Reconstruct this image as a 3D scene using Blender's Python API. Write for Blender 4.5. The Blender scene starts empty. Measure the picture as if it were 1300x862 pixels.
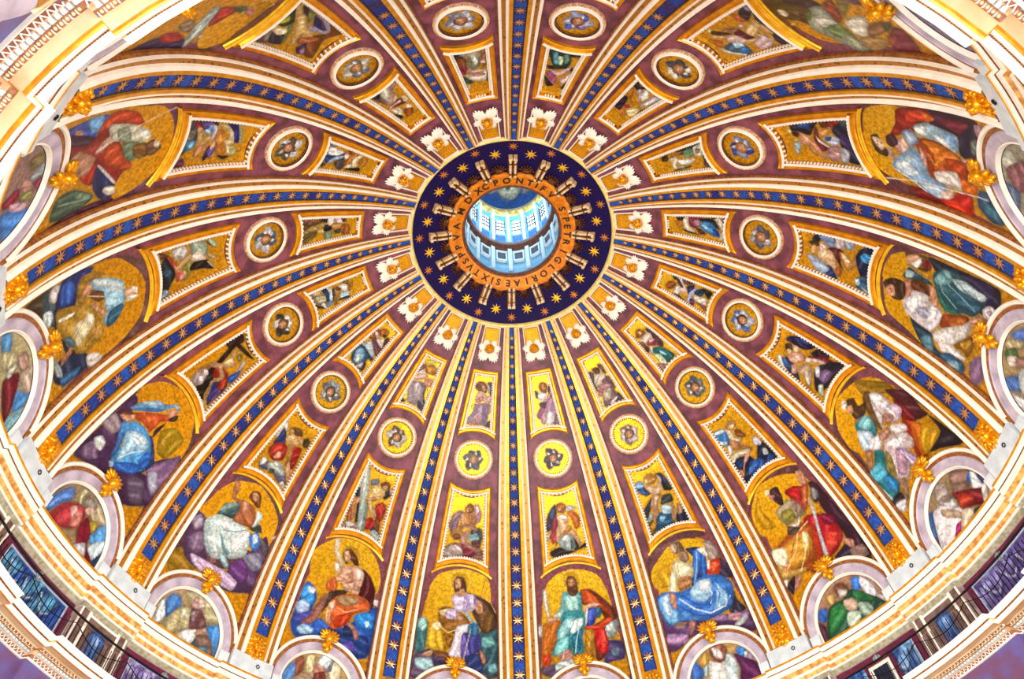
import bpy, bmesh, math, random
import numpy as np
from mathutils import Matrix, Vector
rnd = random.Random(7)
sc = bpy.context.scene
COL = sc.collection
PI = math.pi
# ------------------------------------------------------------------ camera
# dome frame: z up, axis through the origin, springing at z = -0.7; +Y is the far side seen upright
# the photographer stands on the drum gallery, looks up across the dome
cam_d = bpy.data.cameras.new('camera'); cam = bpy.data.objects.new('camera', cam_d); COL.objects.link(cam)
def cam_rows(p, y, r):
    cp, sp, cy, sy, cr, sr = math.cos(p), math.sin(p), math.cos(y), math.sin(y), math.cos(r), math.sin(r)
    Rx = Matrix(((1,0,0),(0,cp,-sp),(0,sp,cp))); Ry = Matrix(((cy,0,sy),(0,1,0),(-sy,0,cy))); Rz = Matrix(((cr,-sr,0),(sr,cr,0),(0,0,1)))
    return Rz @ Rx @ Ry
RM = cam_rows(0.5766, -0.0433, 0.0196)
CAM = Vector((-1.782, -20.0487, -22.2229))
rt, dn, fw = Vector(RM[0]), Vector(RM[1]), Vector(RM[2])
cam.matrix_world = Matrix(((rt.x, -dn.x, -fw.x, CAM.x), (rt.y, -dn.y, -fw.y, CAM.y), (rt.z, -dn.z, -fw.z, CAM.z), (0,0,0,1)))
cam_d.sensor_width = 36.0; cam_d.lens = 865.13/1300*36; cam_d.clip_end = 500; cam_d.clip_start = 0.05
sc.camera = cam
# ------------------------------------------------------------------ light
A0 = 0.0074
w = bpy.data.worlds.new('nave_light'); sc.world = w; w.use_nodes = True
bg = w.node_tree.nodes['Background']; bg.inputs[0].default_value = (1.0, 0.93, 0.84, 1); bg.inputs[1].default_value = 0.5
sc.view_settings.view_transform = 'Standard'; sc.view_settings.look = 'None'
sc.view_settings.gamma = 1; sc.view_settings.use_curve_mapping = False
sc.view_settings.exposure = 0.32
for i in range(16):      # daylight through the sixteen tall drum windows, brighter on the photographer's side
    az = math.radians(11.25+22.5*i)+A0
    ld = bpy.data.lights.new('drum_window_daylight', 'AREA'); ld.shape = 'RECTANGLE'; ld.size = 2.6; ld.size_y = 6.0
    ld.color = (1.0, 0.97, 0.92)
    c = math.cos(az-PI)
    ld.energy = 1080*(0.28+2.9*max(0, c)**2)
    lo = bpy.data.objects.new('drum_window_daylight', ld); COL.objects.link(lo)
    lo.location = (21.2*math.sin(az), 21.2*math.cos(az), -13.5)
    inward = Vector((-math.sin(az), -math.cos(az), 0.15)).normalized()
    lo.rotation_euler = inward.to_track_quat('-Z', 'Y').to_euler()
# daylight inside the lantern (its own windows)
ld = bpy.data.lights.new('lantern_daylight', 'POINT'); ld.energy = 800; ld.color = (0.62, 0.86, 1.0); ld.shadow_soft_size = 1.2
lo = bpy.data.objects.new('lantern_daylight', ld); COL.objects.link(lo); lo.location = (0, 0, 31.2)

# ------------------------------------------------------------------ dome surface: pointed arc of revolution
XC, ZC, R = -3.373, -0.706, 24.368
def radius_at(t):
    return XC+R*math.cos(t/R) if t > 0 else XC+R
def S(l_ang, t, h=0.0):
    """azimuth (rad, from the piece's own axis), arc height t (m above the springing), h = distance proud of the dome"""
    if t > 0:
        p = t/R; r = XC+(R-h)*math.cos(p); z = ZC+(R-h)*math.sin(p)
    else:
        r = XC+R-h; z = ZC+t
    return (r*math.sin(l_ang), r*math.cos(l_ang), z)
def L(l, t, h=0.0):
    return S(l/radius_at(t), t, h)
def D(deg): return math.radians(deg)
# ------------------------------------------------------------------ materials
def lin(h):
    h = h.lstrip('#'); v = [int(h[i:i+2], 16)/255 for i in (0, 2, 4)]
    return [c/12.92 if c <= .04045 else ((c+.055)/1.055)**2.4 for c in v]
MATS = {}
def mat(name, hexc, rough=.6, metal=0., var=.12, scale=3., hex2=None, bump=0., emit=0., spec=.5, kind='noise'):
    if name in MATS: return MATS[name]
    m = bpy.data.materials.new(name); m.use_nodes = True; nt = m.node_tree; N = nt.nodes; K = nt.links
    b = N['Principled BSDF']
    tc = N.new('ShaderNodeTexCoord')
    if kind == 'noise':
        n = N.new('ShaderNodeTexNoise'); n.inputs['Scale'].default_value = scale; n.inputs['Detail'].default_value = 5; fac = n.outputs[0]
    else:
        n = N.new('ShaderNodeTexVoronoi'); n.inputs['Scale'].default_value = scale; fac = n.outputs['Distance']
    K.new(tc.outputs['Object'], n.inputs['Vector'])
    r = N.new('ShaderNodeValToRGB'); c1 = lin(hexc); c2 = lin(hex2) if hex2 else [min(1, c*(1-2*var)) for c in c1]
    e = r.color_ramp.elements
    if kind == 'noise': e[0].position = .38; e[1].position = .62
    else: e[0].position = .15; e[1].position = .35
    e[0].color = (*c2, 1); e[1].color = (*c1, 1)
    K.new(fac, r.inputs[0]); K.new(r.outputs[0], b.inputs['Base Color'])
    b.inputs['Roughness'].default_value = rough; b.inputs['Metallic'].default_value = metal; b.inputs['Specular IOR Level'].default_value = spec
    if bump:
        bp = N.new('ShaderNodeBump'); bp.inputs['Strength'].default_value = bump; bp.inputs['Distance'].default_value = .05
        K.new(fac, bp.inputs['Height']); K.new(bp.outputs[0], b.inputs['Normal'])
    if emit:
        K.new(r.outputs[0], b.inputs['Emission Color']); b.inputs['Emission Strength'].default_value = emit
    MATS[name] = m; return m
def paint_mat(name, rough=.55, metal_gilt=.55):
    """colours from the mesh's painted attribute, gilt tesserae where the attribute 'gilt' says so"""
    m = bpy.data.materials.new(name); m.use_nodes = True; nt = m.node_tree; N = nt.nodes; K = nt.links
    b = N['Principled BSDF']
    a = N.new('ShaderNodeAttribute'); a.attribute_name = 'paint'
    tc = N.new('ShaderNodeTexCoord')
    v = N.new('ShaderNodeTexVoronoi'); v.inputs['Scale'].default_value = 9
    K.new(tc.outputs['Object'], v.inputs['Vector'])
    n = N.new('ShaderNodeTexNoise'); n.inputs['Scale'].default_value = 5; n.inputs['Detail'].default_value = 4
    K.new(tc.outputs['Object'], n.inputs['Vector'])
    mr = N.new('ShaderNodeMapRange'); mr.inputs[1].default_value = .35; mr.inputs[2].default_value = .65; mr.inputs[3].default_value = .82; mr.inputs[4].default_value = 1.15
    K.new(n.outputs[0], mr.inputs[0])
    sep = N.new('ShaderNodeSeparateColor'); K.new(v.outputs['Color'], sep.inputs[0])
    mr2 = N.new('ShaderNodeMapRange'); mr2.inputs[3].default_value = .68; mr2.inputs[4].default_value = 1.18; K.new(sep.outputs[0], mr2.inputs[0])
    mu = N.new('ShaderNodeMath'); mu.operation = 'MULTIPLY'; K.new(mr.outputs[0], mu.inputs[0]); K.new(mr2.outputs[0], mu.inputs[1])
    vm = N.new('ShaderNodeVectorMath'); vm.operation = 'SCALE'; K.new(a.outputs['Color'], vm.inputs[0]); K.new(mu.outputs[0], vm.inputs['Scale'])
    K.new(vm.outputs[0], b.inputs['Base Color'])
    mm = N.new('ShaderNodeMath'); mm.operation = 'MULTIPLY'; mm.inputs[1].default_value = metal_gilt; K.new(a.outputs['Alpha'], mm.inputs[0]); K.new(mm.outputs[0], b.inputs['Metallic'])
    b.inputs['Roughness'].default_value = rough; b.inputs['Specular IOR Level'].default_value = .25
    MATS[name] = m; return m
MOSAIC = paint_mat('mosaic', .36, .96)
FRESCO = paint_mat('fresco', .7, .0)
WHITE = mat('white_stucco', 'fcf4e6', .55, var=.05, scale=2)
PORPH = mat('porphyry_red', '8c4a5a', .5, hex2='5c2c3a', scale=1.3)
GILT = mat('gilded_stucco', 'f6b828', .36, .7, hex2='e09a18', scale=2.2)
GILTD = mat('gilded_relief', 'fcb818', .32, .6, hex2='d88c10', scale=5, bump=.2)
GILTB = mat('gilded_beadwork', 'c48c38', .42, .8, hex2='7c4c18', scale=3.6, kind='vor')
BROWN = mat('brown_gilt_pattern', 'a86c2c', .5, .1, hex2='7c4420', scale=6)
BRDK = mat('dark_brown_edge', '7a4628', .6, hex2='5a2c1c', scale=4)
GREY = mat('lavender_marble', 'c8bccc', .45, hex2='a498ac', scale=1.5)
MARB = mat('pale_marble', 'dce6ec', .45, hex2='c0ccd4', scale=1.2)
BEIGE = mat('beige_soffit', 'ccae88', .75, hex2='b8946a', scale=.8)
STARM = mat('gilt_star', 'e8c488', .36, .9, hex2='c89858', scale=4)
NIGHT = mat('night_blue_mosaic', '100c50', .6, hex2='220c3c', scale=3, spec=.15)
ORANGE = mat('orange_gilt', 'f09418', .4, .3, hex2='d87408', scale=3)
INK = mat('dark_lettering', '301408', .6, var=.05)
CREAM = mat('cream_stucco', 'f0d8b0', .55, hex2='d8b078', scale=3)
BRONZE = mat('bronze_shell', '7c4814', .4, .5, hex2='50280c', scale=6)
MAROON = mat('maroon_frame', '6c1840', .5, hex2='501034', scale=3)
FRIEZE = mat('violet_mosaic_frieze', '5a5aa0', .55, hex2='6c4468', scale=.9)
CORN = mat('cornice_gilt', 'f4c874', .5, .3, hex2='c8843c', scale=4)
IRON = mat('black_iron', '14101c', .4, .5, var=.1)
# ------------------------------------------------------------------ mesh helpers
class MB:
    def __init__(s): s.v = []; s.f = []
    def add(s, vs, fs):
        o = len(s.v); s.v += [tuple(v) for v in vs]; s.f += [tuple(i+o for i in f) for f in fs]
    def grid(s, rows):
        """rows: list of equally long point lists"""
        n = len(rows[0]); vs = [p for r in rows for p in r]
        fs = [(i*n+j, i*n+j+1, (i+1)*n+j+1, (i+1)*n+j) for i in range(len(rows)-1) for j in range(n-1)]
        s.add(vs, fs)
    def ball(s, c, r, U=10, V=7, M=None):
        c = Vector(c); vs = []; fs = []
        r = r if isinstance(r, (tuple, list)) else (r, r, r)
        for i in range(V+1):
            a = PI*i/V
            for j in range(U):
                b = 2*PI*j/U; p = Vector((r[0]*math.sin(a)*math.cos(b), r[1]*math.sin(a)*math.sin(b), r[2]*math.cos(a)))
                if M is not None: p = M @ p
                vs.append(c+p)
        for i in range(V):
            for j in range(U): fs.append((i*U+j, i*U+(j+1) % U, (i+1)*U+(j+1) % U, (i+1)*U+j))
        s.add(vs, fs)
    def box(s, x0, x1, y0, y1, z0, z1, f=None):
        vs = [(x, y, z) for x in (x0, x1) for y in (y0, y1) for z in (z0, z1)]
        if f: vs = [f(*v) for v in vs]
        s.add(vs, [(0,1,3,2),(4,6,7,5),(0,4,5,1),(2,3,7,6),(0,2,6,4),(1,5,7,3)])
    def tube(s, pts, rad, n=8):
        pts = [Vector(p) for p in pts]; rows = []
        for i, p in enumerate(pts):
            d = (pts[min(i+1, len(pts)-1)]-pts[max(i-1, 0)]).normalized()
            a = d.orthogonal().normalized(); b = d.cross(a); q = rad[i] if isinstance(rad, (list, tuple)) else rad
            rows.append([p+q*(a*math.cos(2*PI*k/n)+b*math.sin(2*PI*k/n)) for k in range(n)]+[p+q*a])
        s.grid(rows)
    def mesh(s, name, m, smooth=True):
        me = bpy.data.meshes.new(name); me.from_pydata([tuple(v) for v in s.v], [], s.f)
        me.materials.append(m)
        if smooth: me.polygons.foreach_set('use_smooth', [True]*len(me.polygons))
        me.update(); return me
def base_point(t=0., h=0.): return Vector(S(0, t, h))
def place(name, az_deg, base, label=None, cat=None, group=None, kind=None):
    """Empty at the thing's base; its frame is the canonical one (piece at azimuth 0) turned to az"""
    o = bpy.data.objects.new(name, None); COL.objects.link(o); o.empty_display_size = .3
    a = D(az_deg)+A0; Rz = Matrix.Rotation(-a, 4, 'Z')
    o.matrix_world = Matrix.Translation(Rz @ Vector(base)) @ Rz
    o['base'] = list(base)
    tag(o, label, cat, group, kind); return o
def tag(o, label=None, cat=None, group=None, kind=None):
    if label: o['label'] = label
    if cat: o['category'] = cat
    if group: o['group'] = group
    if kind: o['kind'] = kind
def part(name, me, parent=None, kind=None, label=None, M=None):
    """link mesh (given in canonical coordinates) under its thing"""
    o = bpy.data.objects.new(name, me); COL.objects.link(o)
    if parent is not None:
        o.parent = parent
        if parent.type == 'EMPTY' and 'base' in parent:
            T = Matrix.Translation(-Vector(parent['base']))
            o.matrix_local = T @ (M if M is not None else Matrix.Identity(4))
        elif M is not None: o.matrix_local = M
    elif M is not None: o.matrix_world = M
    tag(o, label, kind=kind); return o
def frame_at(l, t, h=0.):
    """4x4 of a tangent frame on the dome (canonical azimuth 0): x = lateral, y = up the curve, z = proud of the dome"""
    p = Vector(L(l, t, h)); x = (Vector(L(l+.01, t, h))-Vector(L(l-.01, t, h))).normalized()
    y = (Vector(L(l, t+.01, h))-Vector(L(l, t-.01, h))).normalized(); z = (Vector(L(l, t, h+.1))-p).normalized()
    y = z.cross(x)
    if y.dot(Vector(L(l, t+.1, h))-p) < 0: y = -y
    return Matrix(((x.x, y.x, z.x, p.x), (x.y, y.y, z.y, p.y), (x.z, y.z, z.z, p.z), (0,0,0,1)))
def ribbon(path, offs, mb=None, closed=True, sub=1):
    """moulding along a path of (l,t); offs = list of (inward offset, height). Mitred."""
    mb = mb or MB(); n = len(path); rows = []
    area = sum(path[i][0]*path[(i+1) % n][1]-path[(i+1) % n][0]*path[i][1] for i in range(n))
    sg = 1 if area > 0 else -1
    for i, (x, y) in enumerate(path):
        if closed: a, b = path[i-1], path[(i+1) % n]
        else: a, b = path[max(i-1, 0)], path[min(i+1, n-1)]
        d1 = Vector((x-a[0], y-a[1])); d2 = Vector((b[0]-x, b[1]-y))
        if d1.length < 1e-6: d1 = d2
        if d2.length < 1e-6: d2 = d1
        d1.normalize(); d2.normalize()
        n1 = Vector((-d1.y, d1.x))*sg; n2 = Vector((-d2.y, d2.x))*sg
        m = (n1+n2); m = m/max(m.length, 1e-6); k = 1/max(.35, m.dot(n1))
        rows.append([L(x+m.x*o*k, y+m.y*o*k, h) for o, h in offs])
    if closed: rows.append(rows[0])
    mb.grid(rows); return mb
def arc(x0, x1, yc, ys, n):
    """points from x0 to x1, ends at height ys, middle at yc (circular)"""
    out = []; half = abs(x1-x0)/2; cx = (x0+x1)/2; sg = yc-ys
    if abs(sg) < 1e-6: return [(x0+(x1-x0)*i/n, ys) for i in range(n+1)]
    rr = (half*half+sg*sg)/(2*abs(sg))
    for i in range(n+1):
        x = x0+(x1-x0)*i/n; dy = rr-math.sqrt(max(0, rr*rr-(x-cx)**2))
        out.append((x, yc-dy if sg > 0 else yc+dy))
    return out
def outline(tw, tt, ttm, bw, bt, btm, n=12):
    """panel outline: top half-width/corner height/mid height, bottom likewise (counter-clockwise from bottom left)"""
    p = arc(-bw, bw, btm, bt, n)
    m = 10
    p += [(bw+(tw-bw)*i/m, bt+(tt-bt)*i/m) for i in range(1, m)]
    p += list(reversed(arc(-tw, tw, ttm, tt, n)))
    p += [(-tw+(tw-bw)*i/m, tt+(bt-tt)*i/m) for i in range(1, m)]
    return p

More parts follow.
